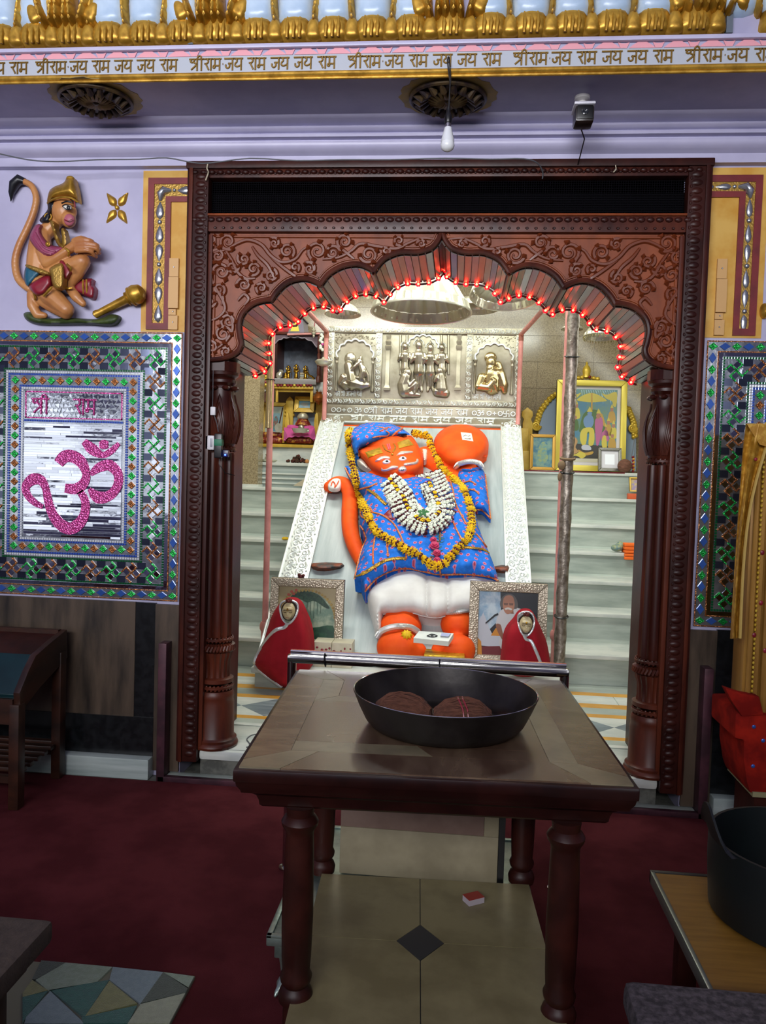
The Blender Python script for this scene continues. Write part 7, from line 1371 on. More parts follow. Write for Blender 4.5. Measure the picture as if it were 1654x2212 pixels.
add('dome', MB().lathe([(44*k8, 20*k8), (40*k8, 60*k8), (46*k8, 90*k8), (40*k8, 125*k8), (20*k8, 150*k8), (12*k8, 165*k8), (16*k8, 175*k8), (0, 200*k8)], 20, c_), GOLDL, cr)
for k in range(7): add('crest_scroll', MB().ball(c_+V(((k-3)*42*k8, 0, (26-abs(k-3)*6)*k8)), (24*k8, 16*k8, 24*k8), 8, 6), GOLDL, cr)
tag(add('red_flower', MB().ball(c_+V((30*k8, -.04, 20*k8)), .014, 8, 6), CRIM), 'tiny red flower stuck to the gilt crest', 'flower')
ar = thing('gilt_backdrop', 'pale blue arched backdrop board with gilt scroll edging behind the pictures', 'backdrop', tuple(K8(600, 1990, 4.2))); BLB = mat('pale_blue_backdrop', '#8b9dae', .5)
Lp = [(560, 1120), (470, 1180), (400, 1260), (350, 1380), (330, 1560), (330, 1990), (620, 1990), (620, 1120)]; add('board', MB().prism([K8(x, y, 4.24) for x, y in Lp], (0, .03, 0)), BLB, ar, smooth=0)
Rp = [(1300, 1200), (1345, 1300), (1400, 1450), (1440, 1600), (1440, 1990), (1300, 1990)]; add('board', MB().prism([K8(x, y, 4.24) for x, y in Rp], (0, .03, 0)), BLB, ar, smooth=0)
for pts in ([(565, 1095), (480, 1150), (400, 1240), (345, 1330), (318, 1420), (290, 1470)], [(1345, 1270), (1375, 1340), (1405, 1420), (1420, 1500), (1425, 1600)]):
    q = smooth_poly(pts, 5, False)
    for i in range(0, len(q)): add('gilt_scroll', MB().ball(K8(q[i][0]+(12 if i % 2 else -12), q[i][1], 4.225), (26*k8, .02, 26*k8), 8, 6), GOLDL, ar)
for cx, cy in ((305, 1475), (1400, 1500)): add('gilt_volute', MB().tube([K8(cx+50*(1-.85*i/22)*math.cos(i*.55), cy+50*(1-.85*i/22)*math.sin(i*.55), 4.21) for i in range(23)], [16*k8-.4*k8*i for i in range(23)], 7), GOLDL, ar)
ps = thing('gilt_chair', 'yellow gilt throne arm with pointed post next to the relief panel', 'throne', tuple(K8(180, 1990, 4.1)))
for x0, x1, y0, y1, Y_, nm in ((105, 222, 1500, 1760, 4.0, 'arm_block'), (122, 246, 1758, 2000, 3.98, 'seat_block')): p0, p1 = K8(x0, y1, Y_), K8(x1, y0, Y_); add(nm, MB().box(p0.x, p1.x, Y_, Y_+.14, max(p0.z, SHZ), p1.z), YEL, ps, bevel=.012)
add('pointed_post', MB().prism([K8(x, y, 4.15) for x, y in ((150, 1500), (150, 1440), (165, 1400), (140, 1360), (145, 1310), (205, 1262), (265, 1310), (268, 1360), (245, 1400), (262, 1440), (262, 1990), (150, 1990))], (0, .04, 0)), YEL, ps, bevel=.005)
def bluep(t, G): flat(t, G, 'print_shape', [(.3, .2), (.25, .5), (.4, .8), (.55, .85), (.7, .75), (.72, .5), (.8, .3), (.6, .12)], mat('print_moss', '#8a9a64', .35, col2='#5a8a8a', nscale=40), .002)
small_pic('gilt_picture', 'small gilt picture with murky blue print left of the spiral silver pole', q8([(228, 1568), (524, 1568), (524, 1978), (240, 1978)]), 3.9, .03, mat('amber_gilt', '#b98a2c', .4, .3), mat('print_blue_murk', '#3f7288', .25, col2='#7a9a8a', nscale=16), bluep)
def whp(t, G): flat(t, G, 'white_card', [(.22, .2), (.78, .2), (.78, .8), (.22, .8)], pm('print_bright', '#eef2f6'), .002, 1)
small_pic('silver_picture', 'small dark and silver frame with white card leaning on the big deity picture', q8([(1000, 1722), (1278, 1722), (1278, 1990), (1026, 1990)]), 3.8, .028, mat('pewter_beaded', '#77766c', .35, .6, bump=.6, bscale=90), PLW, whp)
COIR = mat('coconut_husk', '#7a5240', .9, col2='#5c3c2c', nscale=30, stretch=(1, 1, 6), bump=.6, bscale=60)
q = K8(1312, 1930, 3.74); tag(add('coconut', MB().ball((q.x, 3.74, SHZ+.064), (.066, .062, .064), 20, 14), COIR), 'round brown coconut at the right end of the marble shelf', 'coconut')
o = add('shelf_thread', MB().tube([(.55, 3.638, SHZ-.004), (1.0, 3.636, SHZ-.006), (1.62, 3.637, SHZ-.003)], .004, 5), CRIM); tag(o, 'red thread along the front edge of the right marble shelf', 'thread')
t = thing('bead_strand', 'strand of brown beads and grey cords hanging beside the coconut', 'beads', tuple(K8(1410, 1990, 3.8)))
for k in range(9): add('bead', MB().ball(K8(1405+8*(k % 2), 1830+k*20, 3.8), .013, 7, 5), MARY if k % 2 else CRIM, t)
add('cord', MB().tube([K8(1420, 1620, 3.85), K8(1400, 1760, 3.82), K8(1370, 1900, 3.8)], .004, 5).tube([K8(1430, 1620, 3.85), K8(1425, 1800, 3.82), K8(1400, 1900, 3.8)], .004, 5), WIRE, t)
small_pic('step_picture', 'little gilt picture standing on the top right step by the door jamb', [(1363, 1031), (1392, 1031), (1392, 1062), (1357, 1062)], 3.52, .012, YEL, mat('print_dusk', '#8a7aa0', .4, col2='#b8a060', nscale=30))
q = P(1364, 1072, 3.44); tag(box('orange_box', q.x-.03, q.x+.1, 3.44, 3.5, 1.377, 1.377+.05, mat('orange_box_paint', '#c8582c', .6), bevel=.003), 'small orange box in front of the little picture on the top right step', 'box')
oc = thing('orange_cloth', 'folded orange cloth hanging over the right marble step', 'cloth', tuple(P(1356, 1190, 2.72))); q = P(1358, 1190, 2.73)
for k in range(5): add('fold', MB().box(q.x-.035, q.x+.1, 2.72, 2.86 if .957+.002+(k-2)*.026 > .957 else 2.746, .959+(k-2)*.026, .983+(k-2)*.026), mat('orange_cotton', '#f06a18', .8) if 'orange_cotton' not in MATS else MATS['orange_cotton'], oc, bevel=.008)
q = P(1337, 1182, 2.76); pg = organic(MB().ball((q.x-.01, 2.8, .957+.035), (.05, .05, .03), 12, 8).ball((q.x+.02, 2.82, .957+.05), (.035, .04, .04), 10, 8), .01, 1); tag(add('printed_packet', pg, mat('printed_plastic', '#5a7a80', .4, col2='#a0a470', nscale=40), smooth=40), 'crumpled printed packet beside the orange cloth on the step', 'packet')
# ---------------------------------------------------------------- wooden table with inlaid top
TR = .05; TC = V((.066, -1.36, 0)); MT = Matrix.Translation(TC) @ Matrix.Rotation(TR, 4, 'Z')
TB = thing('inlaid_table', 'dark wooden table with inlaid wood top and turned legs in front of the doorway', 'table', tuple(TC), None, TR)
TOPD = mat('dark_stained_top', '#4c382c', .26, col2='#6b5846', nscale=3, stretch=(3, 1, 1), detail=8, coat=.35); TOPB = mat('brown_inlay_wood', '#5e4a3c', .26, col2='#77644f', nscale=5, stretch=(1, 3, 1), detail=8, coat=.3, vary=.08); TOPL = mat('pale_inlay_wood', '#857a60', .3, col2='#6c6450', nscale=7, detail=8, coat=.3, vary=.1); EBO = mat('table_edge_wood', '#29110e', .28, col2='#1c0b09', nscale=9, coat=.3)
def tb(name, x0, x1, y0, y1, z0, z1, m, bevel=0): return add(name, MB().box(x0, x1, y0, y1, z0, z1, MT), m, TB, smooth=35 if bevel else 0, bevel=bevel)
HW, HD = .478, .49
tb('top_board', -HW, HW, -HD, HD, .765, .797, EBO, .007)
prof_ = [(0, .775), (.004, .755), (.012, .742), (.014, .735), (.03, .73), (.045, .718), (.05, .705), (.052, .692), (.058, .686)]
m = MB(); n_ = len(prof_)
for (i_, z_) in prof_:
    for sx, sy in ((-1, -1), (1, -1), (1, 1), (-1, 1)): m.v.append(MT @ V((sx*(HW-.004-i_), sy*(HD-.004-i_), z_)))
for a_ in range(n_-1):
    for k in range(4): m.f.append((a_*4+k, a_*4+(k+1) % 4, a_*4+4+(k+1) % 4, a_*4+4+k))
m.f += [(0, 1, 2, 3), tuple((n_-1)*4+k for k in (3, 2, 1, 0))]; add('moulded_apron', m, EBO, TB, smooth=25)
W_ = lambda x, y: PZ(490+x/1.818, 1380+y/1.818, .7985)
HI = MT.inverted()
U0, U1, V0, V1 = -HW+.012, HW-.012, -HD+.012, HD-.012
b1, b2 = .105, .175
def piece(pts, m_, nm='inlay_piece'):
    c_ = V((sum(p[0] for p in pts)/len(pts), sum(p[1] for p in pts)/len(pts))); q = []
    for p in pts: d = V(p)-c_; q.append(c_+d*(1-.0012/max(d.length, .01)))
    add(nm, MB().prism([MT @ V((p.x, p.y, .7965)) for p in q], MT.to_3x3() @ V((0, 0, .0045))), m_, TB, smooth=0)
for sx in (-1, 1):
    X = lambda a: sx*a
    for sy in (-1, 1):
        piece([(X(-U0), sy*V1), (X(-U0), sy*(V1-.05)), (X(-U0-b1), sy*(V1-b1-.02)), (X(-U0-b2), sy*(V1-b2*.72)), (X(-U0-.1), sy*V1)], TOPL)
    piece([(X(-U0), -V1+.05), (X(-U0), V1-.05), (X(-U0-b1), V1-b1-.02), (X(-U0-b1), -V1+b1+.02)], TOPB)
    piece([(X(-U0-b1), -V1+b1+.02), (X(-U0-b1), V1-b1-.02), (X(-U0-b2), V1-b2*.72), (X(-U0-b2), -V1+b2*.72)] if sx > 0 else [(X(-U0-b1), .1), (X(-U0-b1), V1-b1-.02), (X(-U0-b2), V1-b2*.72), (X(-U0-b2), .16)], TOPL)
for sy in (-1, 1):
    piece([(U0+.1, sy*V1), (-U0-.1, sy*V1), (-U0-b2, sy*(V1-b2*.72)), (U0+b2, sy*(V1-b2*.72))], TOPB if sy > 0 else TOPD)
piece([(U0+b2, -V1+b2*.72), (0, -V1+b2*.72), (-.04, -V1+.2), (U0+b1, -V1+.2), (U0+b1, -V1+b1+.02)], TOPL); piece([(0, -V1+b2*.72), (-U0-b2, -V1+b2*.72), (-U0-b2, -V1+.2), (-.04, -V1+.2)], TOPD)
piece([(U0+b1, -V1+.2), (-U0-b2, -V1+.2), (-U0-b2, .1), (U0+b1, .1)], TOPD); piece([(U0+b1, .1), (-U0-b2, .1), (-U0-b2, .16), (U0+b2, .16)], TOPL); piece([(U0+b2, .16), (-U0-b2, .16), (-U0-b2, V1-b2*.72), (U0+b2, V1-b2*.72)], TOPD)
SHF = .215
def leg(lx, ly):
    zb_ = SHF; z00 = .197 if ly > 0 else .009; pr_ = [(.03, 0), (.032, .03), (.026, .06), (.032, .1), (.03, .19), (.041, .2), (.043, .215), (.038, .228), (.03, .238), (.038, .25), (.04, .262), (.034, .275), (.0365, .31), (.039, .42), (.036, .58), (.0345, .618), (.036, .63), (.044, .642), (.046, .652), (.04, .662), (.033, .668), (.036, .69)]
    pr_ = [(r_, z_) for r_, z_ in pr_ if z_ > z00]; pr_ = [(pr_[0][0], z00)]+pr_; add('leg', MB().lathe(pr_, 28, MT @ V((lx, ly, 0))), WOODD, TB)
for lx, ly in ((-.323, -.42), (.323, -.43), (-.335, .226), (.318, .228)): leg(lx, ly)
# lower marble shelf between the legs, with its tiles
CRM = mat('cream_stone_tile', '#8e8460', .3, col2='#7a7050', nscale=6, detail=8); TGR = mat('dark_grey_tile', '#3d3d3c', .3)
tb('shelf_core', -.33, .335, -.62, .17, SHF-.017, SHF-.004, TGR)
D_ = [HI @ PZ(*p, SHF) for p in ((840, 2032), (907, 1990), (975, 2040), (908, 2082))]; cxd, cyd = sum(p.x for p in D_)/4, sum(p.y for p in D_)/4; rx_, ry_ = .066, .085
xs_, ye = (-.33, .335), (-.62, .17)
for sx in (0, 1):
    for sy in (0, 1):
        s_x, s_y = (-1, 1)[sx], (-1, 1)[sy]; q = [(cxd+s_x*.0014, cyd+s_y*ry_), (cxd+s_x*.0014, ye[sy]), (xs_[sx], ye[sy]), (xs_[sx], cyd+s_y*.0014), (cxd+s_x*rx_, cyd+s_y*.0014)]
        add('stone_tile', MB().prism([MT @ V((a, c_, SHF-.005)) for a, c_ in q], (0, 0, .005)), CRM, TB, smooth=0)
add('dark_diamond_tile', MB().prism([MT @ V((cxd+a*rx_*.985, cyd+c_*ry_*.985, SHF-.005)) for a, c_ in ((-1, 0), (0, -1), (1, 0), (0, 1))], (0, 0, .0055)), TGR, TB, smooth=0)
# iron pan and coconuts
IRON = mat('seasoned_iron', '#332f2c', .36, .5, col2='#201c1a', nscale=7, bump=.15, bscale=40); pc_ = V((.106, -1.445, .801))
pan = thing('iron_pan', 'large round black iron pan standing on the inlaid table', 'pan', tuple(pc_))
add('bowl', MB().lathe([(0, 0), (.19, 0), (.212, .006), (.226, .022), (.245, .06), (.262, .1), (.258, .101), (.241, .062), (.222, .027), (.208, .012), (.19, .006), (0, .005)], 72, pc_, closed=False), IRON, pan)
add('worn_rim', MB().tube([pc_+V((.26*math.cos(i*PI/40), .26*math.sin(i*PI/40), .1005)) for i in range(80)], .0016, 5, True), STEEL, pan)
HUSK = mat('coconut_fibre', '#5f3a2a', .95, col2='#4a2a1e', nscale=40, stretch=(.6, 4, 4))
def coconut(x, y, label, rot, thread):
    t = thing('fibrous_coconut', label, 'coconut', (x, y, .807), 'coconuts in the pan'); M = Matrix.Rotation(rot, 3, 'Z'); m = MB(); m.lathe([(0, -.08), (.027, -.073), (.046, -.045), (.052, -.01), (.05, .028), (.038, .06), (.018, .076), (0, .08)], 30, (x, y, .86), M @ Matrix.Rotation(PI/2, 3, 'Y'), mod=lambda a, z: 1+.02*math.sin(a*17)+.012*math.sin(a*31+z*90)); add('husk', m, HUSK, t, smooth=60)
    f = MB()
    for k in range(70):
        a = random.uniform(-.2, PI+.2); pts = []
        for j in range(6): xx = -.077+.154*(j/5); rr = .053*math.sqrt(max(0, 1-(xx/.082)**2))+.002+random.uniform(0, .002); aa = a+.15*math.sin(j+k); pts.append(V((x, y, .86))+M @ V((xx, rr*math.cos(aa), rr*math.sin(aa))))
        f.tube(pts, .0012, 3)
    add('fibres', f, HUSK, t, kind='stuff')
    if thread:
        for o_ in (-.008, .004): add('red_thread', MB().tube([V((x, y, .86))+M @ V((o_+.006*math.sin(i), .055*math.cos(i*PI/9), .055*math.sin(i*PI/9))) for i in range(18)], .0024, 5, True), CRIM, t, label='red sacred thread')
q = PZ(1010, 1535, .86); coconut(.155, -1.565, 'brown fibrous coconut tied with red thread, right one in the iron pan', .1, True); coconut(-.005, -1.55, 'brown fibrous coconut without thread, left one in the iron pan', -.25, False)
# matchbox on the shelf
q = PZ(1022, 1948, SHF); mt_ = thing('matchbox', 'small red topped matchbox on the stone shelf under the table', 'matchbox', tuple(q), None, .5); MM = Matrix.Translation(q) @ Matrix.Rotation(.55, 4, 'Z')
add('box', MB().box(-.027, .027, -.019, .019, .0005, .018, MM), mat('white_card', '#b4aab0', .7), mt_, smooth=0); add('red_label', MB().box(-.0275, .0275, -.0195, .0195, .0182, .0192, MM), mat('matchbox_red', '#a03a30', .6), mt_, smooth=0, label='red printed top')
# silver stool under the table and the box on it
SLV = mat('dull_silver', '#9fb0a6', .35, .7, col2='#7a8a82', nscale=9, bump=.2)
so = thing('silver_stool', 'low silver stool with claw feet half hidden under the table', 'stool', (.0, -1.2, 0))
xl_, xr_, yf, yk = -.375, .40, -1.53, -.80
add('top', MB().box(xl_, xr_, yf, yk, .16, .186), SLV, so, bevel=.005)
for a, c_, e, g_ in ((xl_, xl_+.016, yf, yk), (xr_-.016, xr_, yf, yk), (xl_, xr_, yf, yf+.016), (xl_, xr_, yk-.016, yk)): add('raised_rim', MB().box(a, c_, e, g_, .184, .192), SLV, so, bevel=.002)
add('skirt', MB().box(xl_+.02, xr_-.02, yf+.02, yk-.02, .115, .161), SLV, so, bevel=.004)
for lx in (xl_+.05, xr_-.05):
    for ly in (yf+.05, yk-.05):
        b = MB().limb([(lx, ly, .12), (lx, ly-.004, .085), (lx, ly-.006, .055), (lx, ly-.004, .035)], [.026, .018, .013, .024], 10); b.ball((lx, ly-.01, .03), (.026, .028, .02), 10, 8)
        for k in (-1, 0, 1): b.limb([(lx+k*.012, ly-.024, .03), (lx+k*.018, ly-.038, .02), (lx+k*.02, ly-.044, .015)], [.009, .008, .006], 7)
        add('claw_leg', organic(b, .004, 2), SLV, so, smooth=60)
bx_ = thing('offering_box', 'beige box standing on the silver stool behind the table legs', 'box', (0, -1.12, .196)); BEI = mat('beige_board', '#a0967a', .55, col2='#8c8268', nscale=5); PKB = mat('pinkish_board', '#8c7468', .55, col2='#7a6258', nscale=5)
add('lower_panel', MB().box(-.222, P(1075, 1850, -1.16).x, -1.16, -1.06, .197, P(900, 1797, -1.16).z), BEI, bx_, bevel=.003); add('upper_panel', MB().box(-.222, P(1043, 1850, -1.16).x, -1.158, -1.06, P(900, 1797, -1.16).z, .52), PKB, bx_, bevel=.003); add('side_panel', MB().box(P(1043, 1850, -1.16).x, P(1075, 1850, -1.16).x, -1.16, -1.06, P(900, 1797, -1.16).z, .52), BEI, bx_, bevel=.003); add('dark_post', MB().box(P(1075, 1850, -1.16).x+.001, P(1089, 1850, -1.16).x, -1.162, -1.06, .197, .52), BLACK, bx_, smooth=0)
# stainless rail behind the table
rl = thing('steel_rail', 'polished stainless steel rail standing just behind the table', 'rail', (.02, -.78, 0)); yR = -.79
a, c_ = P(628, 1420, yR), P(1222, 1452, yR); zr = .83
x0, x1 = a.x, c_.x
add('top_tube', MB().box(x0-.012, x1+.012, yR-.018, yR+.018, zr-.034, zr), STEEL, rl, bevel=.012); add('upper_bar', MB().tube([(x0, yR, zr+.008), (x1, yR, zr+.008)], .009, 10), STEEL, rl)
for x in (x0+.005, x1-.005): add('post', MB().tube([(x, yR, .009), (x, yR, zr-.02)], .017, 14), STEEL, rl); add('foot_plate', MB().lathe([(.03, 0), (.03, .006), (.018, .01)], 16, (x, yR, .009)), STEEL, rl)
for f_ in (.13, .55): x = x0+(x1-x0)*f_; add('black_tie', MB().tube([(x+.002*math.sin(i), yR+.022*math.cos(i*PI/6), zr-.016+.026*math.sin(i*PI/6)) for i in range(12)], .003, 5, True), BLACK, rl)
# ---------------------------------------------------------------- furniture at the edges of the hall
OAKD = mat('dark_oak', '#3a1e12', .4, col2='#24120b', nscale=6, stretch=(1, .4, 2), detail=6); GLS = mat('green_desk_glass', '#123236', .15, .1, col2='#0e292d', nscale=4)
dk = thing('sloping_desk', 'dark wooden sloping desk with green glass top at the left wall', 'desk', (-2.1, -.25, 0))
xr_ = -1.76; xl_ = -2.75
side = [(-.06, .72), (-.05, .58), (-.30, .50), (-.46, .43), (-.47, .52), (-.40, .60), (-.34, .655), (-.2, .69)]
for x in (xr_, xl_): add('side_board', MB().prism([(x, y, z) for y, z in side], (.03, 0, 0)), OAKD, dk, bevel=.004)
for x in (xr_-.0, xl_):
    for y in (-.1, -.46): add('leg', MB().box(x-.01, x+.035, y-.025, y+.03, .009, .62 if y > -.3 else .47), OAKD, dk, bevel=.004)
add('glass_top', MB().hexa([(xl_+.03, -.46, .49), (xr_, -.46, .49), (xr_, -.32, .635), (xl_+.03, -.32, .635)], [(xl_+.03, -.46, .51), (xr_, -.46, .51), (xr_, -.32, .655), (xl_+.03, -.32, .655)]), GLS, dk, bevel=.003)
add('back_board', MB().box(xl_+.03, xr_, -.09, -.06, .5, .72), OAKD, dk, smooth=0); add('top_board', MB().hexa([(xl_+.03, -.32, .61), (xr_, -.32, .61), (xr_, -.06, .69), (xl_+.03, -.06, .69)], [(xl_+.03, -.32, .63), (xr_, -.32, .63), (xr_, -.06, .71), (xl_+.03, -.06, .71)]), WOODD, dk, smooth=0); add('front_board', MB().box(xl_+.03, xr_, -.475, -.455, .38, .49), OAKD, dk, smooth=0)
for k in range(6): y = -.42+k*.06; add('shelf_slat', MB().box(xl_, xr_+.02, y, y+.035, .15+k*.004, .17+k*.004), OAKD, dk, bevel=.003)
for y in (-.46, -.1): add('stretcher', MB().box(xl_, xr_+.02, y-.01, y+.02, .12, .15), OAKD, dk, smooth=0)
# speckled bench and geometric rug at lower left
SPK = mat('speckled_grey_felt', '#332e30', .95, col2='#5e5658', nscale=60, nmix=(.4, .66), detail=5, bump=.5, bscale=150); SPKB = mat('speckled_brown_felt', '#3a302a', .95, col2='#4c4038', nscale=40, nmix=(.35, .7), detail=5, bump=.5, bscale=150)
bn = thing('felt_bench', 'low bench covered in speckled brown felt at the lower left corner', 'bench', (-1.3, -2.3, 0))
add('felt_top', MB().box(-1.75, -.82, -2.75, -1.88, .345, .4), SPKB, bn, bevel=.014); add('frame', MB().box(-1.7, -.86, -2.7, -1.93, .30, .345), WOODD, bn, smooth=0)
for x in (-1.64, -.92):
    for y in (-2.64, -1.99): add('leg', MB().box(x-.03, x+.03, y-.03, y+.03, .023, .3), WOODD, bn, bevel=.004)
rg = thing('geometric_rug', 'green, grey and cream triangle patterned rug on the red carpet', 'rug', (-.8, -1.8, .008))
rx0, rx1, ry0, ry1 = -1.55, -.597, -2.6, -1.475
add('backing', MB().box(rx0, rx1, ry0, ry1, .008, .016), mat('rug_backing', '#6a6a58', .95), rg, smooth=0)
RC = [mat('rug_'+n, c_, .95, col2=c2, nscale=60, bump=.7, bscale=400, sheen=.3) for n, c_, c2 in (('sage', '#7d8e7a', '#74856f'), ('teal', '#1e5c50', '#1a5248'), ('bluegrey', '#6f8286', '#677a7e'), ('olive', '#77794a', '#6e7044'), ('cream', '#93997f', '#8a9078'), ('dark', '#3c483a', '#364234'))]
def RG(x, y): p = PZ(x/2.668, 1700+y/2.668, .02); return (min(rx1, max(rx0, p.x)), min(ry1, max(ry0, p.y)))
tri = [([(250, 988), (395, 996), (205, 1112), (185, 1112)], 5), ([(395, 996), (650, 1035), (560, 1125), (280, 1180), (205, 1115)], 0), ([(185, 1115), (275, 1175), (130, 1215), (130, 1190)], 3), ([(275, 1175), (630, 1115), (485, 1330), (300, 1180)], 1), ([(650, 1040), (940, 1070), (810, 1250), (630, 1115)], 2), ([(940, 1070), (1095, 1160), (1085, 1190), (810, 1250)], 5), ([(940, 1070), (1130, 1095), (1100, 1165)], 0), ([(630, 1120), (790, 1250), (490, 1325)], 3), ([(130, 1215), (275, 1178), (150, 1330), (130, 1366)], 1), ([(290, 1180), (470, 1350), (480, 1366), (140, 1366), (150, 1330)], 2), ([(470, 1330), (790, 1262), (735, 1366), (480, 1366)], 1), ([(1085, 1192), (1000, 1366), (735, 1366), (810, 1255)], 4)]
for pts, ci in tri:
    q = [RG(*p) for p in pts]; add('rug_patch', MB().prism([(x, y, .016) for x, y in q], (0, 0, .006)), RC[ci], rg, smooth=0)
for i in range(3):
    for j in range(3):
        x0, y0 = rx0+i*.32, ry0+j*.24; x1, y1 = min(rx1, x0+.318), y0+.238
        for k, pts in enumerate(([(x0, y0), (x1, y0), (x0, y1)], [(x1, y0), (x1, y1), (x0, y1)])): add('rug_patch', MB().prism([(x, y, .016) for x, y in pts], (0, 0, .006)), RC[(i*2+j*3+k) % 6], rg, smooth=0)
# right side: low table, dark bin, felt cushion
LAM = mat('yellow_laminate', '#8a6428', .4, col2='#7a5620', nscale=5, stretch=(1, 9, 1), detail=6, coat=.15); ALU = mat('aluminium_edge', '#9aa39a', .35, .8)
lt = thing('low_table', 'low laminate table with aluminium edging at the right side of the hall', 'table', (1.2, -1.7, 0))
lx0, lx1, ly0, ly1 = .706, 1.7, -2.25, -1.41
add('top', MB().box(lx0+.008, lx1, ly0, ly1, .375, .4), LAM, lt, smooth=0); add('edging', MB().box(lx0, lx0+.012, ly0, ly1, .368, .403), ALU, lt, bevel=.003); add('edging', MB().box(lx0, lx1, ly1-.002, ly1+.012, .368, .403), BLACK, lt, bevel=.003)
for x in (lx0+.07, lx1-.08):
    for y in (ly0+.06, ly1-.12): add('leg', MB().box(x-.025, x+.025, y-.025, y+.025, .008, .37), WOODD, lt, bevel=.003)
TEALB = mat('dark_teal_plastic', '#071012', .5, col2='#050c0e', nscale=6)
bi = thing('dark_bin', 'tall dark teal bin with torn flared rim on the low laminate table', 'bin', (1.02, -1.62, .401)); cb = (1.03, -1.6, .401)
add('body', MB().lathe([(0, 0), (.2, 0), (.215, .01), (.222, .12), (.222, .2), (.214, .2), (.212, .02), (0, .012)], 40, cb), TEALB, bi)
add('torn_flap', MB().sheet(lambda a, c_: V((cb[0]+(.222+.02*c_)*math.cos(PI+.5-1.0*a), cb[1]+(.222+.02*c_)*math.sin(PI+.5-1.0*a), cb[2]+.195+c_*(.09*math.sin(PI*a)**2+.002))), 13, 4, (.006, 0, 0)), TEALB, bi)
fc = thing('felt_cushion', 'thick speckled grey felt cushion at the lower right corner', 'cushion', (.95, -2.3, 0)); add('cushion', MB().box(.50, 1.5, -2.8, -2.02, .405, .468), SPK, fc, bevel=.022); add('support', MB().box(.56, 1.45, -2.75, -2.27, .008, .404), WOODD, fc, smooth=0)
# golden cloth, post and red covered stand against the right wall
GBR = mat('golden_brocade', '#a8781e', .5, .15, col2='#caa040', nscale=40, nmix=(.45, .62), bump=.6, bscale=50); GPO = mat('gilt_post', '#a67a34', .4, .25, col2='#8a6228', nscale=5, stretch=(3, 3, .4)); RCL = mat('red_printed_cloth', '#9a2014', .9, col2='#70140f', nscale=7, spec=.1)
Yc = -.4
gp = thing('gilt_post', 'tall reeded gilt post wrapped in cloth, standing in the red stand', 'post', (1.42, Yc, .58))
xa, xb_ = P(1608, 1300, Yc).x, P(1608, 1300, Yc).x+.22; z0, z1_ = P(1630, 1535, Yc).z, 1.76; pts = []
for k in range(5): x = xa+.02+k*.022*(1+.2*k); add('reed', MB().tube([(x+.004, Yc-.02+.004*k, z0), (x-.0, Yc-.02+.004*k, z1_)], .011+.003*k, 10), GPO, gp)
add('core', MB().box(xa, xa+.3, Yc-.01, Yc+.12, z0, z1_), GPO, gp, bevel=.02); m = MB()
for k in range(60): m.ball((xa+.034, Yc-.032, z0+.03+k*.019), (.005, .005, .007), 6, 4)
add('beading', m, GOLDL, gp, kind='stuff')
for x, z in ((xa+.03, .92), (xa+.05, 1.05), (xa+.045, 1.25), (xa+.075, .86)): add('red_mark', MB().ball((x, Yc-.036, z), (.008, .003, .01), 8, 5), CRIM, gp)
gc = thing('golden_cloth', 'golden brocade cloth draped from the gilt post in front of the right mosaic', 'cloth', tuple(P(1620, 950, Yc-.06)))
L1 = [(1612, 915), (1606, 960), (1600, 1040), (1595, 1110), (1590, 1180), (1586, 1250), (1582, 1310), (1578, 1380)]; R1 = [(1665, 915), (1655, 960), (1634, 1030), (1622, 1080), (1612, 1140), (1606, 1200), (1602, 1260), (1597, 1378)]
def gf(a, c_):
    i = c_*(len(L1)-1); k = min(int(i), len(L1)-2); f_ = i-k; l = V((L1[k][0]+(L1[k+1][0]-L1[k][0])*f_, L1[k][1]+(L1[k+1][1]-L1[k][1])*f_)); r = V((R1[k][0]+(R1[k+1][0]-R1[k][0])*f_, R1[k][1]+(R1[k+1][1]-R1[k][1])*f_)); p = l.lerp(r, a); return P(p.x, p.y, Yc-.07+.022*math.sin(a*9+c_*2))
add('drape', MB().sheet(gf, 14, 28, (0, .008, 0)), GBR, gc, smooth=70); add('hem', MB().tube([gf(1, c_/20)+V((0, -.006, 0)) for c_ in range(21)], .006, 6), mat('hem_gold', '#b89a50', .5), gc); add('top_fold', MB().hexa([P(1612, 915, Yc-.09), P(1700, 915, Yc-.09), P(1700, 980, Yc-.09), P(1640, 960, Yc-.09)], [P(1612, 915, Yc-.03), P(1700, 915, Yc-.03), P(1700, 980, Yc-.03), P(1640, 960, Yc-.03)]), GBR, gc)
add('red_jewel', MB().ball(P(1632, 992, Yc-.1), (.007, .004, .007), 8, 6), CRIM, gc)
rs_ = thing('red_covered_stand', 'stand draped in red printed cloth holding the gilt post', 'stand', (1.45, Yc, 0))
st_o = [(1588, 1540), (1625, 1540), (1660, 1545), (1720, 1545), (1720, 1715), (1620, 1715), (1612, 1690), (1605, 1640), (1606, 1600), (1586, 1596)]
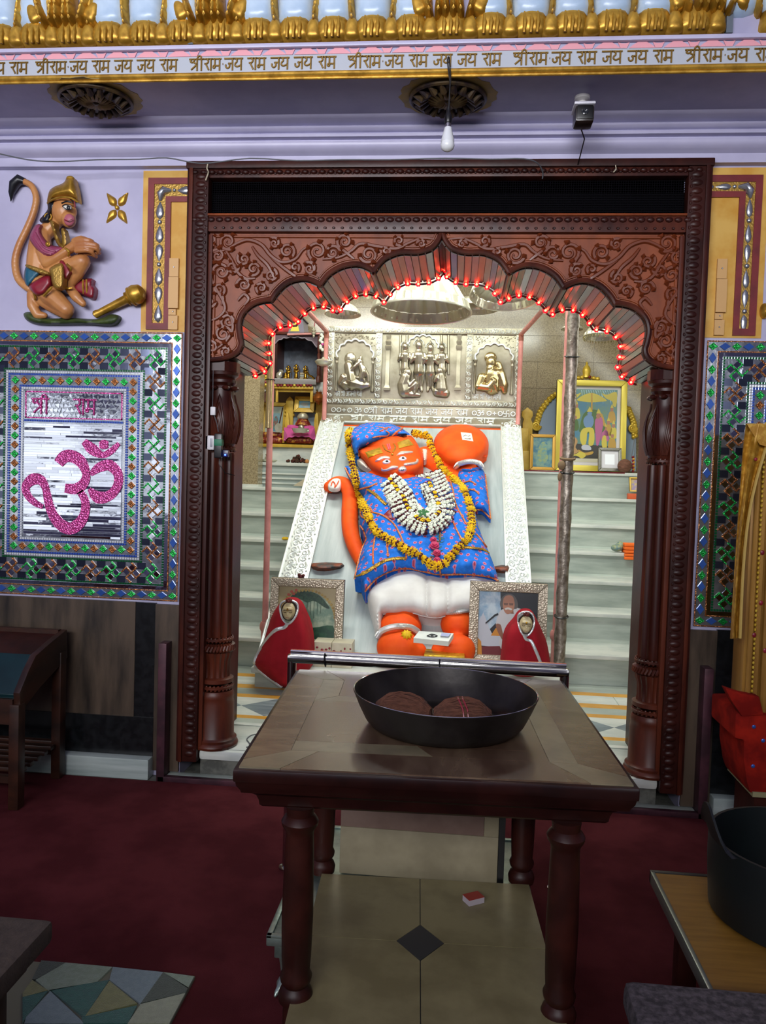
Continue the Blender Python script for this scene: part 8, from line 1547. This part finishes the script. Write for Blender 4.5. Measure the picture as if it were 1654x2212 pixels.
add('red_cover', MB().prism([P(u, v, Yc-.06) for u, v in st_o], (0, .3, 0)), RCL, rs_, bevel=.014); zf = P(1640, 1712, Yc-.06).z
add('cloth_flap', MB().prism([P(u, v, Yc-.07) for u, v in [(1565, 1486), (1600, 1498), (1640, 1505), (1650, 1545), (1602, 1548), (1580, 1515)]], (0, .05, 0)), RCL, rs_, bevel=.006); add('cream_hem', MB().box(P(1612, 1715, Yc).x, P(1720, 1715, Yc).x, Yc-.065, Yc+.23, zf-.018, zf+.002), mat('cream_fringe', '#8a8460', .8), rs_, smooth=0); add('base', MB().box(P(1625, 1715, Yc).x, P(1720, 1715, Yc).x, Yc-.02, Yc+.2, .008, zf-.018), WOODD, rs_, smooth=0)
for u, v in ((1628, 1570), (1626, 1655), (1648, 1600)): add('blue_print', MB().ball(P(u, v, Yc-.062), (.008, .003, .008), 8, 5), BLU, rs_)
# keep wall reliefs flush with the wall plane
for root in (kn, mc):
    for ch in root.children:
        for v_ in ch.data.vertices:
            if v_.co.y > .0298: v_.co.y = .0298
# small leftovers: cord curl on the sill, threads tied to the frame
tag(add('cord_curl', MB().tube([PZ(u, v, FZ+.003) for u, v in smooth_poly([(552, 1586), (541, 1589), (533, 1597), (538, 1605), (540, 1611), (532, 1614)], 4, False)], .003, 6), WIRE), 'short curl of grey cord lying on the marble threshold slab', 'cord')
THR = mat('cream_thread', '#b8ae96', .9)
tag(add('thread_scrap', MB().tube([P(u, v, -.05) for u, v in smooth_poly([(449, 352), (447, 364), (450, 372), (446, 384), (444, 390)], 3, False)], .003, 5), THR), 'cream thread tied to the top left corner of the doorway frame', 'thread')
tag(add('thread_scrap', MB().tube([P(u, v, -.005) for u, v in smooth_poly([(1493, 408), (1496, 425), (1495, 442), (1494, 452)], 3, False)], [.002]*3+[.003]*3+[.005]*3+[.006], 5), THR), 'cream cloth strip hanging at the right end of the black mesh transom', 'thread')
tag(add('thread_scrap', MB().tube([P(u, v, -.05) for u, v in smooth_poly([(1329, 357), (1330, 366), (1324, 372)], 3, False)], .0025, 5), THR), 'short cream thread on the top rail of the frame near its right end', 'thread')
